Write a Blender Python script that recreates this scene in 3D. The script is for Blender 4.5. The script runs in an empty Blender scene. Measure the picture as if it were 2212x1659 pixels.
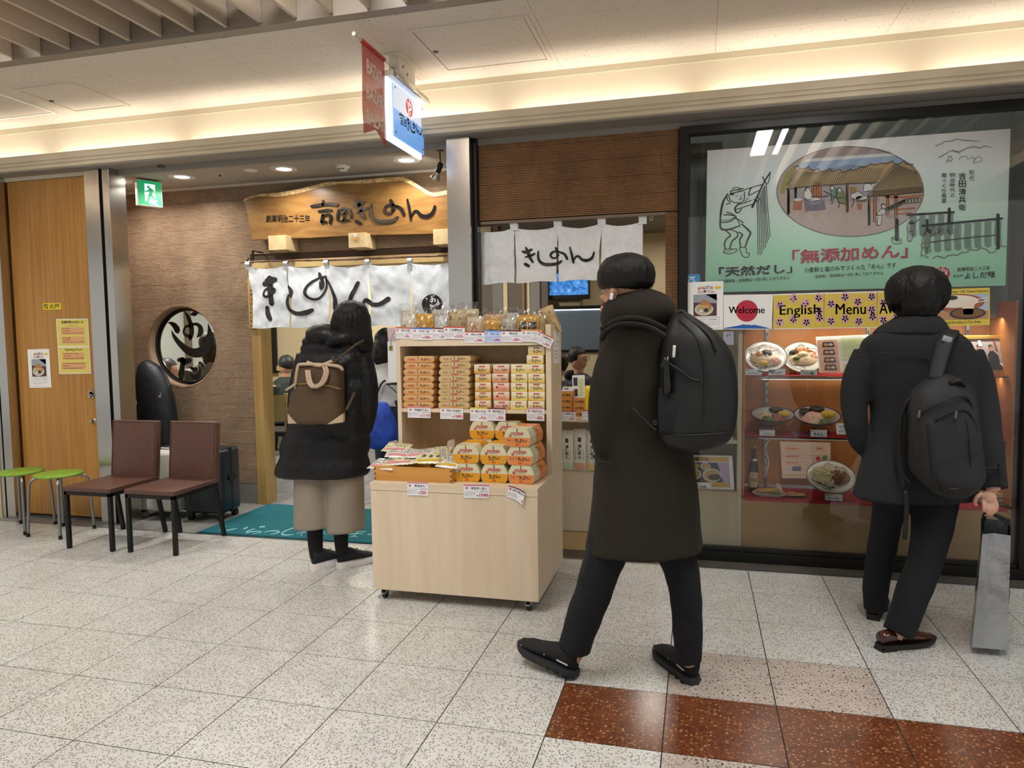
import bpy, bmesh, math, random
from mathutils import Vector, Matrix, Euler
from mathutils.noise import noise as PN
# ------------------------------------------------------------------ camera
FPX = 1547.22
CAM = Vector((2.911463, -2.352129, 1.397129))
RR = ((0.967917, 0.250927, -0.013152), (0.004462, -0.069496, -0.997572), (-0.251232, 0.965508, -0.068386))
S = bpy.context.scene
COL = S.collection
cd = bpy.data.cameras.new('camera')
cam = bpy.data.objects.new('camera', cd)
COL.objects.link(cam)
cd.sensor_width = 36.0
cd.lens = FPX / 2212 * 36.0
cd.clip_start = 0.05
m = Matrix.Identity(4)
for i in range(3):
    m[i][0] = RR[0][i]; m[i][1] = -RR[1][i]; m[i][2] = -RR[2][i]; m[i][3] = CAM[i]
cam.matrix_world = m
S.camera = cam
# ------------------------------------------------------------------ light
S.view_settings.view_transform = 'Standard'
S.view_settings.look = 'None'
S.view_settings.gamma = 1.0
S.view_settings.use_curve_mapping = False
S.view_settings.exposure = 0.25
W = bpy.data.worlds.new('world'); S.world = W
W.use_nodes = True
W.node_tree.nodes['Background'].inputs[0].default_value = (0.98, 0.99, 1.0, 1)
W.node_tree.nodes['Background'].inputs[1].default_value = 0.5
def area(name, loc, rot, sx, sy, power, col=(1, .96, .9), spread=180, shape='RECTANGLE'):
    l = bpy.data.lights.new(name, 'AREA'); l.shape = shape
    l.size = sx
    if shape in ('RECTANGLE', 'ELLIPSE'): l.size_y = sy
    l.energy = power; l.color = col; l.spread = math.radians(spread)
    o = bpy.data.objects.new(name, l); COL.objects.link(o)
    o.location = loc; o.rotation_euler = rot
    return o
def spot(name, loc, to, power, deg, col=(1, .93, .82), size=.03, blend=.5):
    l = bpy.data.lights.new(name, 'SPOT'); l.energy = power; l.color = col
    l.spot_size = math.radians(deg); l.spot_blend = blend; l.shadow_soft_size = size
    o = bpy.data.objects.new(name, l); COL.objects.link(o)
    o.location = loc
    o.rotation_euler = (Vector(to) - Vector(loc)).to_track_quat('-Z', 'Y').to_euler()
    return o
PI = math.pi
# fluorescent battens above the open slat ceiling of the concourse
for _y in (-.2, -1.56):
    for _x in (-3.57, -1.17, 1.23, 3.63, 6.03):
        area('slat_ceiling_light', (_x, _y, 3.42), (0, 0, 0), .3, 1.25, 36, (1, .985, .965))
# lamps in the cove trough above the fascia, shining up
for _k in range(9):
    area('cove_light', (-3.55 + _k * 1.17, 2.045, 2.715), (PI - .18, 0, 0), 1.02, .05, 1.9, (1, .945, .85), 170)
# downlights of the shop entrance
DL = [(-1.575, 2.49), (-.989, 2.505), (-.099, 2.513), (.876, 2.54)]
for _x, _y in DL:
    area('entrance_downlight_lamp', (_x, _y, 2.645), (0, 0, 0), .09, .09, 7.5, (1, .97, .92), 150, 'DISK')
# lamps inside the dining room
for _x, _y, _p in ((-.9, 5.2, 26), (.8, 4.4, 22), (2.6, 4.9, 10), (3.6, 3.6, 4), (-2.3, 3.9, 46)):
    area('dining_room_lamp', (_x, _y, 2.42), (0, 0, 0), .5, .5, _p, (1, .93, .82))
# strip lamps of the food display
for _z, _y, _p in ((1.125, 2.36, 2.6), (.745, 2.36, 3.2), (1.46, 2.36, 3.0)):
    area('display_strip_lamp', (3.95, _y, _z), (.25, 0, 0), 1.3, .03, _p, (1, .9, .76), 160)

# ------------------------------------------------------------------ pixel helpers (2212 x 1659 frame)
def ray(px, py):
    a = (px - 1106) / FPX; b = (py - 829.5) / FPX
    return Vector([RR[0][i] * a + RR[1][i] * b + RR[2][i] for i in range(3)])
def PY(px, py, y):
    d = ray(px, py); return CAM + d * ((y - CAM.y) / d.y)
def PZ(px, py, z=0.0):
    d = ray(px, py); return CAM + d * ((z - CAM.z) / d.z)
def PX(px, py, x):
    d = ray(px, py); return CAM + d * ((x - CAM.x) / d.x)
def mpp(y):  # metres per pixel around depth y
    return (y - CAM.y) / FPX
# ------------------------------------------------------------------ materials
def lin(h):
    c = [int(h[i:i + 2], 16) / 255 for i in (0, 2, 4)]
    return tuple((x / 12.92 if x <= .04045 else ((x + .055) / 1.055) ** 2.4) for x in c) + (1,)
MATS = {}
def M(name, col='808080', rough=.6, metal=0, emit=0, alpha=1, trans=0, spec=.5, sheen=0, coat=0):
    if name in MATS: return MATS[name]
    mt = bpy.data.materials.new(name); mt.use_nodes = True
    b = mt.node_tree.nodes['Principled BSDF']
    c = lin(col)
    b.inputs['Base Color'].default_value = c
    b.inputs['Roughness'].default_value = rough
    b.inputs['Metallic'].default_value = metal
    b.inputs['Specular IOR Level'].default_value = spec
    if emit:
        b.inputs['Emission Color'].default_value = c
        b.inputs['Emission Strength'].default_value = emit
    if alpha < 1: b.inputs['Alpha'].default_value = alpha
    if trans: b.inputs['Transmission Weight'].default_value = trans
    if sheen: b.inputs['Sheen Weight'].default_value = sheen
    if coat: b.inputs['Coat Weight'].default_value = coat
    MATS[name] = mt
    return mt
def nodes(mt): return mt.node_tree.nodes, mt.node_tree.links, mt.node_tree.nodes['Principled BSDF']
def ramp(nt, stops, interp='LINEAR'):
    r = nt.new('ShaderNodeValToRGB'); e = r.color_ramp.elements
    r.color_ramp.interpolation = interp
    while len(e) < len(stops): e.new(.5)
    for q, (p, c) in zip(e, stops):
        q.position = p; q.color = lin(c) if isinstance(c, str) else (c, c, c, 1)
    return r
def coords(N, L, scale, kind='Object', rot=(0, 0, 0)):
    tc = N.new('ShaderNodeTexCoord'); mp = N.new('ShaderNodeMapping')
    mp.inputs['Scale'].default_value = scale if isinstance(scale, tuple) else (scale,) * 3
    mp.inputs['Rotation'].default_value = rot
    if kind == 'World':
        g = N.new('ShaderNodeNewGeometry'); L.new(g.outputs['Position'], mp.inputs[0])
    else:
        L.new(tc.outputs[kind], mp.inputs[0])
    return mp.outputs[0]
def bump(N, L, b, src, strength=.3, dist=.002):
    bp = N.new('ShaderNodeBump'); bp.inputs['Strength'].default_value = strength
    bp.inputs['Distance'].default_value = dist
    L.new(src, bp.inputs['Height']); L.new(bp.outputs[0], b.inputs['Normal'])
def mat_noise(name, c1, c2, scale=8, rough=.7, detail=4, bmp=0, bscale=None, dist=.002, kind='Object', lo=.35, hi=.65, **kw):
    """two colours blended by noise, with optional fine relief"""
    if name in MATS: return MATS[name]
    mt = M(name, c1, rough, **kw); N, L, b = nodes(mt)
    v = coords(N, L, scale, kind)
    n = N.new('ShaderNodeTexNoise'); n.inputs['Scale'].default_value = 1; n.inputs['Detail'].default_value = detail
    L.new(v, n.inputs['Vector'])
    r = ramp(N, [(lo, c1), (hi, c2)]); L.new(n.outputs[0], r.inputs[0]); L.new(r.outputs[0], b.inputs['Base Color'])
    if bmp:
        v2 = coords(N, L, bscale or scale, kind)
        n2 = N.new('ShaderNodeTexNoise'); n2.inputs['Scale'].default_value = 1; n2.inputs['Detail'].default_value = 3
        L.new(v2, n2.inputs['Vector']); bump(N, L, b, n2.outputs[0], bmp, dist)
    return mt
def mat_terrazzo(name, base, chips, scale=120, rough=.35):
    if name in MATS: return MATS[name]
    mt = M(name, base, rough); N, L, b = nodes(mt)
    v = coords(N, L, 1.0, 'World')
    col = None
    n0 = N.new('ShaderNodeTexNoise'); n0.inputs['Scale'].default_value = 7; n0.inputs['Detail'].default_value = 3
    L.new(v, n0.inputs['Vector'])
    prev = ramp(N, [(.35, base), (.7, chips[0][1])]); L.new(n0.outputs[0], prev.inputs[0]); prev = prev.outputs[0]
    for k, (sc, c, th) in enumerate(chips):
        vo = N.new('ShaderNodeTexVoronoi'); vo.inputs['Scale'].default_value = sc
        vo.inputs['Randomness'].default_value = 1
        ad = N.new('ShaderNodeVectorMath'); ad.operation = 'ADD'; ad.inputs[1].default_value = (k * 3.7, k * 1.3, k * 2.1)
        L.new(v, ad.inputs[0]); L.new(ad.outputs[0], vo.inputs['Vector'])
        r = ramp(N, [(max(th - .05, 0), 1.0), (th, 0.0)]); L.new(vo.outputs['Distance'], r.inputs[0])
        sx = N.new('ShaderNodeSeparateColor'); L.new(vo.outputs['Color'], sx.inputs[0])
        gt = N.new('ShaderNodeMath'); gt.operation = 'GREATER_THAN'; gt.inputs[1].default_value = .45
        L.new(sx.outputs[0], gt.inputs[0])
        mu = N.new('ShaderNodeMath'); mu.operation = 'MULTIPLY'; L.new(gt.outputs[0], mu.inputs[0]); L.new(r.outputs[0], mu.inputs[1])
        mx = N.new('ShaderNodeMix'); mx.data_type = 'RGBA'; L.new(mu.outputs[0], mx.inputs[0])
        L.new(prev, mx.inputs[6]); mx.inputs[7].default_value = lin(c); prev = mx.outputs[2]
    L.new(prev, b.inputs['Base Color'])
    return mt
def mat_wood(name, c1, c2, axis='z', scale=14, rough=.45, stretch=.06, kind='Object', ring=False):
    if name in MATS: return MATS[name]
    mt = M(name, c1, rough); N, L, b = nodes(mt)
    sc = {'x': (stretch, 1, 1), 'y': (1, stretch, 1), 'z': (1, 1, stretch)}[axis]
    v = coords(N, L, tuple(s * scale for s in sc), kind)
    n = N.new('ShaderNodeTexNoise'); n.inputs['Scale'].default_value = 1; n.inputs['Detail'].default_value = 6
    n.inputs['Distortion'].default_value = 1.2 if ring else .3
    L.new(v, n.inputs['Vector'])
    if ring:
        w = N.new('ShaderNodeMath'); w.operation = 'MULTIPLY'; w.inputs[1].default_value = 9; L.new(n.outputs[0], w.inputs[0])
        f = N.new('ShaderNodeMath'); f.operation = 'PINGPONG'; f.inputs[1].default_value = 1; L.new(w.outputs[0], f.inputs[0])
        src = f.outputs[0]; st = [(0, c1), (1, c2)]
    else:
        src = n.outputs[0]; st = [(.38, c1), (.66, c2)]
    r = ramp(N, st); L.new(src, r.inputs[0]); L.new(r.outputs[0], b.inputs['Base Color'])
    return mt
def mat_steel(name, col='a8a8a8', rough=.28, axis='x'):
    if name in MATS: return MATS[name]
    mt = M(name, col, rough, 1.0); N, L, b = nodes(mt)
    v = coords(N, L, (3, 3, 400) if axis == 'x' else (400, 400, 3))
    n = N.new('ShaderNodeTexNoise'); n.inputs['Scale'].default_value = 1; L.new(v, n.inputs['Vector'])
    bump(N, L, b, n.outputs[0], .06, .001)
    return mt
def mat_weave(name, c1, c2, scale=900, rough=.9, bmp=.25):
    if name in MATS: return MATS[name]
    mt = mat_noise(name, c1, c2, scale, rough, 2, bmp, scale * .8, .0012)
    return mt
# ------------------------------------------------------------------ mesh builder
class B:
    def __init__(s): s.v = []; s.f = []; s.m = []; s.mats = []; s.cur = 0
    def mat(s, mt):
        if mt not in s.mats: s.mats.append(mt)
        s.cur = s.mats.index(mt); return s
    def add(s, vs, fs):
        o = len(s.v); s.v += [Vector(q) for q in vs]
        for f in fs: s.f.append([o + i for i in f]); s.m.append(s.cur)
        return s
    def box(s, a, b, mx=None):
        (x0, y0, z0), (x1, y1, z1) = a, b
        vs = [(x0, y0, z0), (x1, y0, z0), (x1, y1, z0), (x0, y1, z0), (x0, y0, z1), (x1, y0, z1), (x1, y1, z1), (x0, y1, z1)]
        if mx: vs = [mx @ Vector(q) for q in vs]
        return s.add(vs, [(3, 2, 1, 0), (4, 5, 6, 7), (0, 1, 5, 4), (1, 2, 6, 5), (2, 3, 7, 6), (3, 0, 4, 7)])
    def cbox(s, c, size, rot=None):
        h = Vector(size) / 2
        mx = Matrix.Translation(Vector(c)) @ (Euler(rot).to_matrix().to_4x4() if rot else Matrix.Identity(4))
        return s.box(-h, h, mx)
    def rbox(s, a, b, r=.01, n=3, mx=None):
        """box rounded in plan and rims (superellipse-free): via bmesh bevel"""
        bm = bmesh.new(); bmesh.ops.create_cube(bm, size=1)
        ce = [(a[i] + b[i]) / 2 for i in range(3)]; sz = [b[i] - a[i] for i in range(3)]
        for v in bm.verts: v.co = Vector([ce[i] + v.co[i] * sz[i] for i in range(3)])
        bmesh.ops.bevel(bm, geom=bm.edges[:], offset=r, segments=n, profile=.5, affect='EDGES')
        return s.bm(bm, mx)
    def bm(s, bm, mx=None):
        bm.verts.index_update()
        s.add([(mx @ v.co) if mx else v.co.copy() for v in bm.verts], [[v.index for v in f.verts] for f in bm.faces])
        bm.free(); return s
    def prism(s, pts, d):
        """closed polygon of 3D points extruded by vector d"""
        n = len(pts); d = Vector(d); vs = [Vector(p) for p in pts]; vs += [p + d for p in vs]
        fs = [list(range(n))[::-1], list(range(n, 2 * n))] + [(i, (i + 1) % n, n + (i + 1) % n, n + i) for i in range(n)]
        return s.add(vs, fs)
    def tube(s, path, rad, n=10, cap=True, flat=None):
        """swept tube; rad number or list; flat=(a,b) squashes the section"""
        P = [Vector(p) for p in path]; k = len(P)
        R = rad if isinstance(rad, (list, tuple)) else [rad] * k
        vs = []; up = None
        for i in range(k):
            t = (P[min(i + 1, k - 1)] - P[max(i - 1, 0)])
            t = t.normalized() if t.length > 1e-9 else Vector((0, 0, 1))
            if up is None:
                up = Vector((0, 0, 1)) if abs(t.z) < .9 else Vector((0, 1, 0))
            u = t.cross(up)
            if u.length < 1e-6: u = t.cross(Vector((1, 0, 0)))
            u.normalize(); w = u.cross(t).normalized(); up = w
            for j in range(n):
                a = 2 * PI * j / n
                fa, fb = (flat if flat else (1, 1))
                vs.append(P[i] + u * math.cos(a) * R[i] * fa + w * math.sin(a) * R[i] * fb)
        fs = [(i * n + j, i * n + (j + 1) % n, (i + 1) * n + (j + 1) % n, (i + 1) * n + j) for i in range(k - 1) for j in range(n)]
        if cap: fs += [list(range(n))[::-1], list(range((k - 1) * n, k * n))]
        return s.add(vs, fs)
    def lathe(s, prof, c=(0, 0, 0), n=24, mx=None, a0=0, a1=2 * PI, ring=False):
        """profile [(r,z)] revolved about z through c"""
        if ring: prof = list(prof) + [prof[0]]
        vs = []; k = len(prof)
        for r, z in prof:
            for j in range(n):
                a = a0 + (a1 - a0) * j / n
                q = Vector((c[0] + r * math.cos(a), c[1] + r * math.sin(a), c[2] + z)); vs.append(mx @ q if mx else q)
        fs = [(i * n + j, i * n + (j + 1) % n, (i + 1) * n + (j + 1) % n, (i + 1) * n + j) for i in range(k - 1) for j in range(n)]
        if prof[0][0] > 1e-6 and not ring: fs.append(list(range(n))[::-1])
        if prof[-1][0] > 1e-6 and not ring: fs.append(list(range((k - 1) * n, k * n)))
        return s.add(vs, fs)
    def loft(s, rings, cap=True):
        """rings: lists of points, all of one length"""
        n = len(rings[0]); vs = [p for r in rings for p in r]; k = len(rings)
        fs = [(i * n + j, i * n + (j + 1) % n, (i + 1) * n + (j + 1) % n, (i + 1) * n + j) for i in range(k - 1) for j in range(n)]
        if cap: fs += [list(range(n))[::-1], list(range((k - 1) * n, k * n))]
        return s.add(vs, fs)
    def sphere(s, c, r, n=14, k=9, mx=None):
        rx, ry, rz = r if isinstance(r, (tuple, list)) else (r, r, r)
        rings = []
        for i in range(k + 1):
            t = PI * i / k; z = -math.cos(t); q = max(math.sin(t), .002)
            ring = []
            for j in range(n):
                a = 2 * PI * j / n; p = Vector((rx * q * math.cos(a), ry * q * math.sin(a), rz * z))
                if mx: p = mx @ p
                ring.append(Vector(c) + p)
            rings.append(ring)
        return s.loft(rings)
    def grid(s, fn, nu, nv):
        vs = [fn(i / nu, j / nv) for j in range(nv + 1) for i in range(nu + 1)]
        w = nu + 1
        return s.add(vs, [(j * w + i, j * w + i + 1, (j + 1) * w + i + 1, (j + 1) * w + i) for j in range(nv) for i in range(nu)])
    def mesh(s, name):
        me = bpy.data.meshes.new(name)
        me.from_pydata([tuple(v) for v in s.v], [], s.f)
        for mt in s.mats: me.materials.append(mt)
        me.polygons.foreach_set('material_index', s.m)
        return me
    def build(s, name, mt=None, parent=None, at=None, smooth=False, bevel=0, seg=2, norm=True, fix=True):
        if mt is not None: s.mats = [mt]; s.m = [0] * len(s.f)
        me = s.mesh(name)
        if fix or bevel:
            bm = bmesh.new(); bm.from_mesh(me)
            if norm: bmesh.ops.recalc_face_normals(bm, faces=bm.faces[:])
            if bevel:
                ed = [e for e in bm.edges if len(e.link_faces) == 2 and e.calc_face_angle(0) > .6]
                if ed: bmesh.ops.bevel(bm, geom=ed, offset=bevel, segments=seg, profile=.6, affect='EDGES', clamp_overlap=True)
            bm.to_mesh(me); bm.free()
        return link(name, me, parent, at, smooth)
WM = {}
def link(name, me, parent=None, at=None, smooth=False):
    o = bpy.data.objects.new(name, me); COL.objects.link(o)
    if parent is not None:
        o.parent = parent; pm = WM.get(parent.name, Matrix.Identity(4))
        me.transform(pm.inverted()); WM[o.name] = pm
        # a child sits at its parent's origin
    elif at is not None:
        mt = at if isinstance(at, Matrix) else Matrix.Translation(Vector(at))
        me.transform(mt.inverted()); o.matrix_world = mt; WM[o.name] = mt
    else: WM[o.name] = Matrix.Identity(4)
    if smooth:
        if smooth is True: me.shade_smooth()
        else:
            me.shade_smooth()
            try: me.set_sharp_from_angle(angle=smooth)
            except Exception: pass
    me.update()
    return o
def tag(o, label=None, cat=None, group=None, kind=None):
    if label: o['label'] = label
    if cat: o['category'] = cat
    if group: o['group'] = group
    if kind: o['kind'] = kind
    return o
def thing(name, label, cat, loc=(0, 0, 0), rotz=0, group=None):
    o = bpy.data.objects.new(name, None); COL.objects.link(o)
    o.empty_display_size = .05
    o.location = loc; o.rotation_euler = (0, 0, rotz)
    WM[o.name] = Matrix.Translation(Vector(loc)) @ Matrix.Rotation(rotz, 4, 'Z')
    return tag(o, label, cat, group)
def struct(o): o['kind'] = 'structure'; return o
def dup(root, mx, label=None, group=None):
    r = root.copy(); COL.objects.link(r); r.matrix_world = mx; WM[r.name] = mx
    if label: r['label'] = label
    if group: r['group'] = group
    for ch in [c for c in root.children]:
        c = ch.copy(); COL.objects.link(c); c.parent = r
        for g in ch.children:
            d = g.copy(); COL.objects.link(d); d.parent = c
    return r
# ------------------------------------------------------------------ flat print: text, strokes and shapes on a plane
TXT = {}
def text_mesh(s, bold=0.0):
    k = (s, bold)
    if k not in TXT:
        cu = bpy.data.curves.new('t', 'FONT'); cu.body = s; cu.size = 1; cu.resolution_u = 2; cu.offset = bold
        ob = bpy.data.objects.new('t', cu); me = bpy.data.meshes.new_from_object(ob)
        vs = [(v.co.x, v.co.y) for v in me.vertices]; fs = [list(p.vertices) for p in me.polygons]
        bpy.data.objects.remove(ob); bpy.data.curves.remove(cu); bpy.data.meshes.remove(me)
        xs = [v[0] for v in vs] or [0]; ys = [v[1] for v in vs] or [0]
        TXT[k] = (vs, fs, (min(xs), min(ys), max(xs), max(ys)))
    return TXT[k]
def crom(pts, n=5):
    """Catmull-Rom through points of any dimension"""
    P = [pts[0]] + list(pts) + [pts[-1]]; out = []
    for i in range(1, len(P) - 2):
        a, b, c, d = P[i - 1:i + 3]
        for k in range(n):
            t = k / n
            out.append(tuple(.5 * (2 * b[q] + (c[q] - a[q]) * t + (2 * a[q] - 5 * b[q] + 4 * c[q] - d[q]) * t * t + (3 * b[q] - a[q] - 3 * c[q] + d[q]) * t ** 3) for q in range(len(b))))
    out.append(tuple(pts[-1])); return out
class Flat(B):
    """drawing plane: f maps drawing coordinates (a,b) to a point, n is the outward normal"""
    def __init__(s, f, n, step=.00035, base=.0006):
        B.__init__(s); s.sub = 1; s.fn = f; s.n = Vector(n).normalized(); s.step = step; s.lv = base
    def up(s): s.lv += s.step; return s
    def P(s, a, b, lv=None): return Vector(s.fn(a, b)) + s.n * (s.lv if lv is None else lv)
    def poly(s, pts, mt):
        s.mat(mt); s.add([s.P(*p) for p in pts], [list(range(len(pts)))]); return s
    def rect(s, a0, b0, a1, b1, mt):
        if s.sub > 1: s.mat(mt); return s.grid(lambda u, v: s.P(a0 + (a1 - a0) * u, b0 + (b1 - b0) * v), s.sub, s.sub)
        return s.poly([(a0, b0), (a1, b0), (a1, b1), (a0, b1)], mt)
    def ell(s, c, ra, rb, mt, n=32): return s.poly([(c[0] + ra * math.cos(2 * PI * k / n), c[1] + rb * math.sin(2 * PI * k / n)) for k in range(n)], mt)
    def ring(s, c, ra, rb, w, mt, n=48, wb=None):
        wb = w if wb is None else wb
        s.mat(mt); vs = []
        for k in range(n):
            a = 2 * PI * k / n
            vs += [s.P(c[0] + ra * math.cos(a), c[1] + rb * math.sin(a)), s.P(c[0] + (ra - w) * math.cos(a), c[1] + (rb - wb) * math.sin(a))]
        s.add(vs, [(2 * k, 2 * k + 1, (2 * k + 3) % (2 * n), (2 * k + 2) % (2 * n)) for k in range(n)]); return s
    def text(s, t, a0, b0, a1, b1, mt, bold=0.0, fit=True):
        """text fitted into the box; b0 is the bottom edge"""
        vs, fs, (x0, y0, x1, y1) = text_mesh(t, bold)
        sx = (a1 - a0) / max(x1 - x0, 1e-6); sy = (b1 - b0) / max(y1 - y0, 1e-6)
        s.mat(mt); s.add([s.P(a0 + (x - x0) * sx, b0 + (y - y0) * sy) for x, y in vs], fs); return s
    def greek(s, a0, b0, a1, b1, mt, n=None, seed=1):
        """a row of marks too small in the photo to read"""
        rd = random.Random(seed); w = a1 - a0; h = b1 - b0; n = n or 14
        c = w / n
        for i in range(n):
            if rd.random() < .08: continue
            x = a0 + i * c
            for _ in range(3):
                if rd.random() < .5:
                    y = b0 + h * rd.uniform(.05, .9); s.rect(x + c * .1, y, x + c * rd.uniform(.6, .9), y + h * .14, mt)
                else:
                    q = x + c * rd.uniform(.1, .75); s.rect(q, b0 + h * rd.uniform(0, .4), q + c * .14, b0 + h * rd.uniform(.6, 1), mt)
        return s
    def stext(s, t, a0, b0, a1, b1, mt, bold=0.0, k=0.0):
        """text on a slanting baseline"""
        vs, fs, (x0, y0, x1, y1) = text_mesh(t, bold); sx = (a1 - a0) / max(x1 - x0, 1e-6); sy = (b1 - b0) / max(y1 - y0, 1e-6)
        s.mat(mt); s.add([s.P(a0 + (x - x0) * sx, b0 + (y - y0) * sy + k * (x - x0) * sx) for x, y in vs], fs); return s
    def vtext(s, t, a, b0, b1, w, mt, bold=0.0):
        """vertical column of characters from b0 (top) to b1"""
        n = len(t); h = (b1 - b0) / n
        for i, c in enumerate(t):
            q = .86 if c not in 'くりのづ' else .66
            s.text(c, a - w / 2 * q, b0 + h * (i + .93), a + w / 2 * q, b0 + h * (i + .07 + (.86 - q) * .4), mt, bold)
        return s
    def stroke(s, pts, wid, mt, n=4, sc=1.0):
        """brush stroke; wid one width or a width per point, in drawing units"""
        if not isinstance(wid, (list, tuple)): wid = [wid] * len(pts)
        q = crom([(p[0], p[1], w) for p, w in zip(pts, wid)], n) if len(pts) > 2 else [(p[0], p[1], w) for p, w in zip(pts, wid)]
        L = []; Rr = []; k = len(q)
        for i in range(k):
            dx = q[min(i + 1, k - 1)][0] - q[max(i - 1, 0)][0]; dy = q[min(i + 1, k - 1)][1] - q[max(i - 1, 0)][1]
            l = math.hypot(dx, dy) or 1; w = q[i][2] / 2
            L.append((q[i][0] - dy / l * w, q[i][1] + dx / l * w)); Rr.append((q[i][0] + dy / l * w, q[i][1] - dx / l * w))
        s.mat(mt)
        vs = [s.P(*p) for p in L] + [s.P(*p) for p in Rr]
        s.add(vs, [(i, i + 1, k + i + 1, k + i) for i in range(k - 1)])
        for e, (c, o) in enumerate(((q[0], q[1]), (q[-1], q[-2]))):   # round ends
            w = c[2] / 2; a = math.atan2(c[1] - o[1], c[0] - o[0])
            if w > 1e-6:
                s.add([s.P(c[0] + w * math.cos(a + t), c[1] + w * math.sin(a + t)) for t in (-PI / 2, -PI / 4, 0, PI / 4, PI / 2)], [(0, 1, 2, 3, 4)])
        return s
def flatY(y, **k):      # drawing in photo pixels on the plane y = const, facing the concourse
    return Flat(lambda a, b: PY(a, b, y), (0, -1, 0), **k)
def flatL(O, U, V, **k):  # drawing in metres from O along U and V
    O, U, V = Vector(O), Vector(U).normalized(), Vector(V).normalized()
    return Flat(lambda a, b: O + U * a + V * b, U.cross(V), **k)
INK = M('black_ink', '15140f', .5)
INKD = M('dark_print', '2a2622', .6)
WHITE = M('white_paper', 'f2f1ee', .55)
RED = M('red_print', 'c4202c', .5)
# brush lettering, traced in a 2074 x 1659 sheet
KISHIMEN = {
 'yoshida': [([(722,356),(765,350),(850,336),(944,342)],[22,30,26,30]), ([(822,306),(823,344)],[16,22]), ([(786,402),(850,393),(896,391)],[18,24,20]),
   ([(822,436),(812,497)],[26,28]), ([(822,440),(880,430),(893,460),(884,505)],[16,22,26,20]), ([(812,497),(850,494)],[18,20]),
   ([(962,386),(955,440),(954,482)],[14,22,16]), ([(965,398),(1005,374),(1052,386),(1070,420),(1076,462)],[10,22,24,22,16]),
   ([(988,428),(1032,416)],[16,16]), ([(1022,392),(1014,440),(1008,484)],[14,18,14]), ([(980,492),(1020,481),(1052,480)],[14,20,14])],
 'ki': [([(1100,346),(1132,352),(1186,324)],[22,34,26]), ([(1130,302),(1152,350),(1168,410),(1198,466)],[22,34,28,26]), ([(1126,411),(1170,396),(1220,370)],[14,24,18]), ([(1126,492),(1158,512)],[34,30])],
 'shi': [([(1258,342),(1254,400),(1266,452),(1310,488),(1380,494),(1452,484),(1492,454)],[16,22,28,34,34,30,20])],
 'me': [([(1430,300),(1452,345),(1446,398)],[20,28,18]), ([(1500,362),(1430,342),(1384,366),(1386,406),(1428,420),(1468,386)],[18,22,24,24,20,14]), ([(1480,352),(1526,378),(1550,428)],[18,26,26])],
 'n': [([(1580,296),(1598,380),(1612,470)],[16,24,22]), ([(1612,452),(1642,404),(1670,402),(1702,436),(1752,446),(1802,418),(1826,356)],[12,20,24,30,32,28,20])]}
def brush(fl, keys, box, mt, src=(720, 290, 1835, 525), n=4, fat=1.0):
    """draw brush lettering fitted to box (a0,b_top,a1,b_bottom) in the plane's drawing units"""
    x0, y0, x1, y1 = src; a0, bt, a1, bb = box
    sx = (a1 - a0) / (x1 - x0); sy = (bb - bt) / (y1 - y0); sw = (abs(sx) + abs(sy)) / 2 * fat
    for k in keys:
        for pts, w in KISHIMEN[k]:
            fl.stroke([(a0 + (x - x0) * sx, bt + (y - y0) * sy) for x, y in pts], [q * sw for q in w], mt, n)
    return fl
SK = (1095, 290, 1835, 525)
ALLK = ('ki', 'shi', 'me', 'n')
LOGO_POLY = [[(335,490),(400,475),(480,500),(540,560),(550,620),(510,665),(460,640),(430,580),(390,530)]]
LOGO = [([(400,610),(440,700),(540,815),(680,920),(820,950),(950,905),(1045,790),(1062,640),(1040,520)],[12,60,90,120,140,160,150,80,10]),
  ([(645,335),(700,420),(745,540),(748,650),(722,735)],[18,60,76,84,60]), ([(720,545),(645,560),(612,630),(640,680),(720,705)],[50,34,40,50,60]),
  ([(770,525),(850,525),(905,580),(900,650),(840,715)],[40,50,80,90,20]), ([(740,380),(800,370),(845,355)],[10,70,66]),
  ([(500,1055),(560,1050)],[60,80]), ([(580,1060),(560,1160),(530,1290),(545,1380)],[100,90,100,40]), ([(600,1085),(690,1060)],[90,80]),
  ([(682,1160),(760,1195),(800,1192)],[16,66,60]), ([(685,1255),(760,1315),(835,1285),(866,1200),(850,1120),(868,1088)],[16,80,80,30,20,30]),
  ([(884,1100),(915,1140)],[40,52]), ([(945,1070),(975,1105)],[44,46])]
def logo(fl, c, r, mt, n=4, sy=-1):
    """the smiling seal lettering inside a disc of radius r; sy=-1 when b grows upward"""
    k = r / 480.0
    T = lambda p: (c[0] + (p[0] - 735) * k, c[1] - sy * -1 * (p[1] - 850) * k * 1.0 if sy < 0 else c[1] + (p[1] - 850) * k)
    if sy < 0: T = lambda p: (c[0] + (p[0] - 735) * k, c[1] - (p[1] - 850) * k)
    for pl in LOGO_POLY: fl.poly([T(p) for p in pl], mt)
    for pts, w in LOGO: fl.stroke([T(p) for p in pts], [q * k for q in w], mt, n)
    return fl
random.seed(7)
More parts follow.
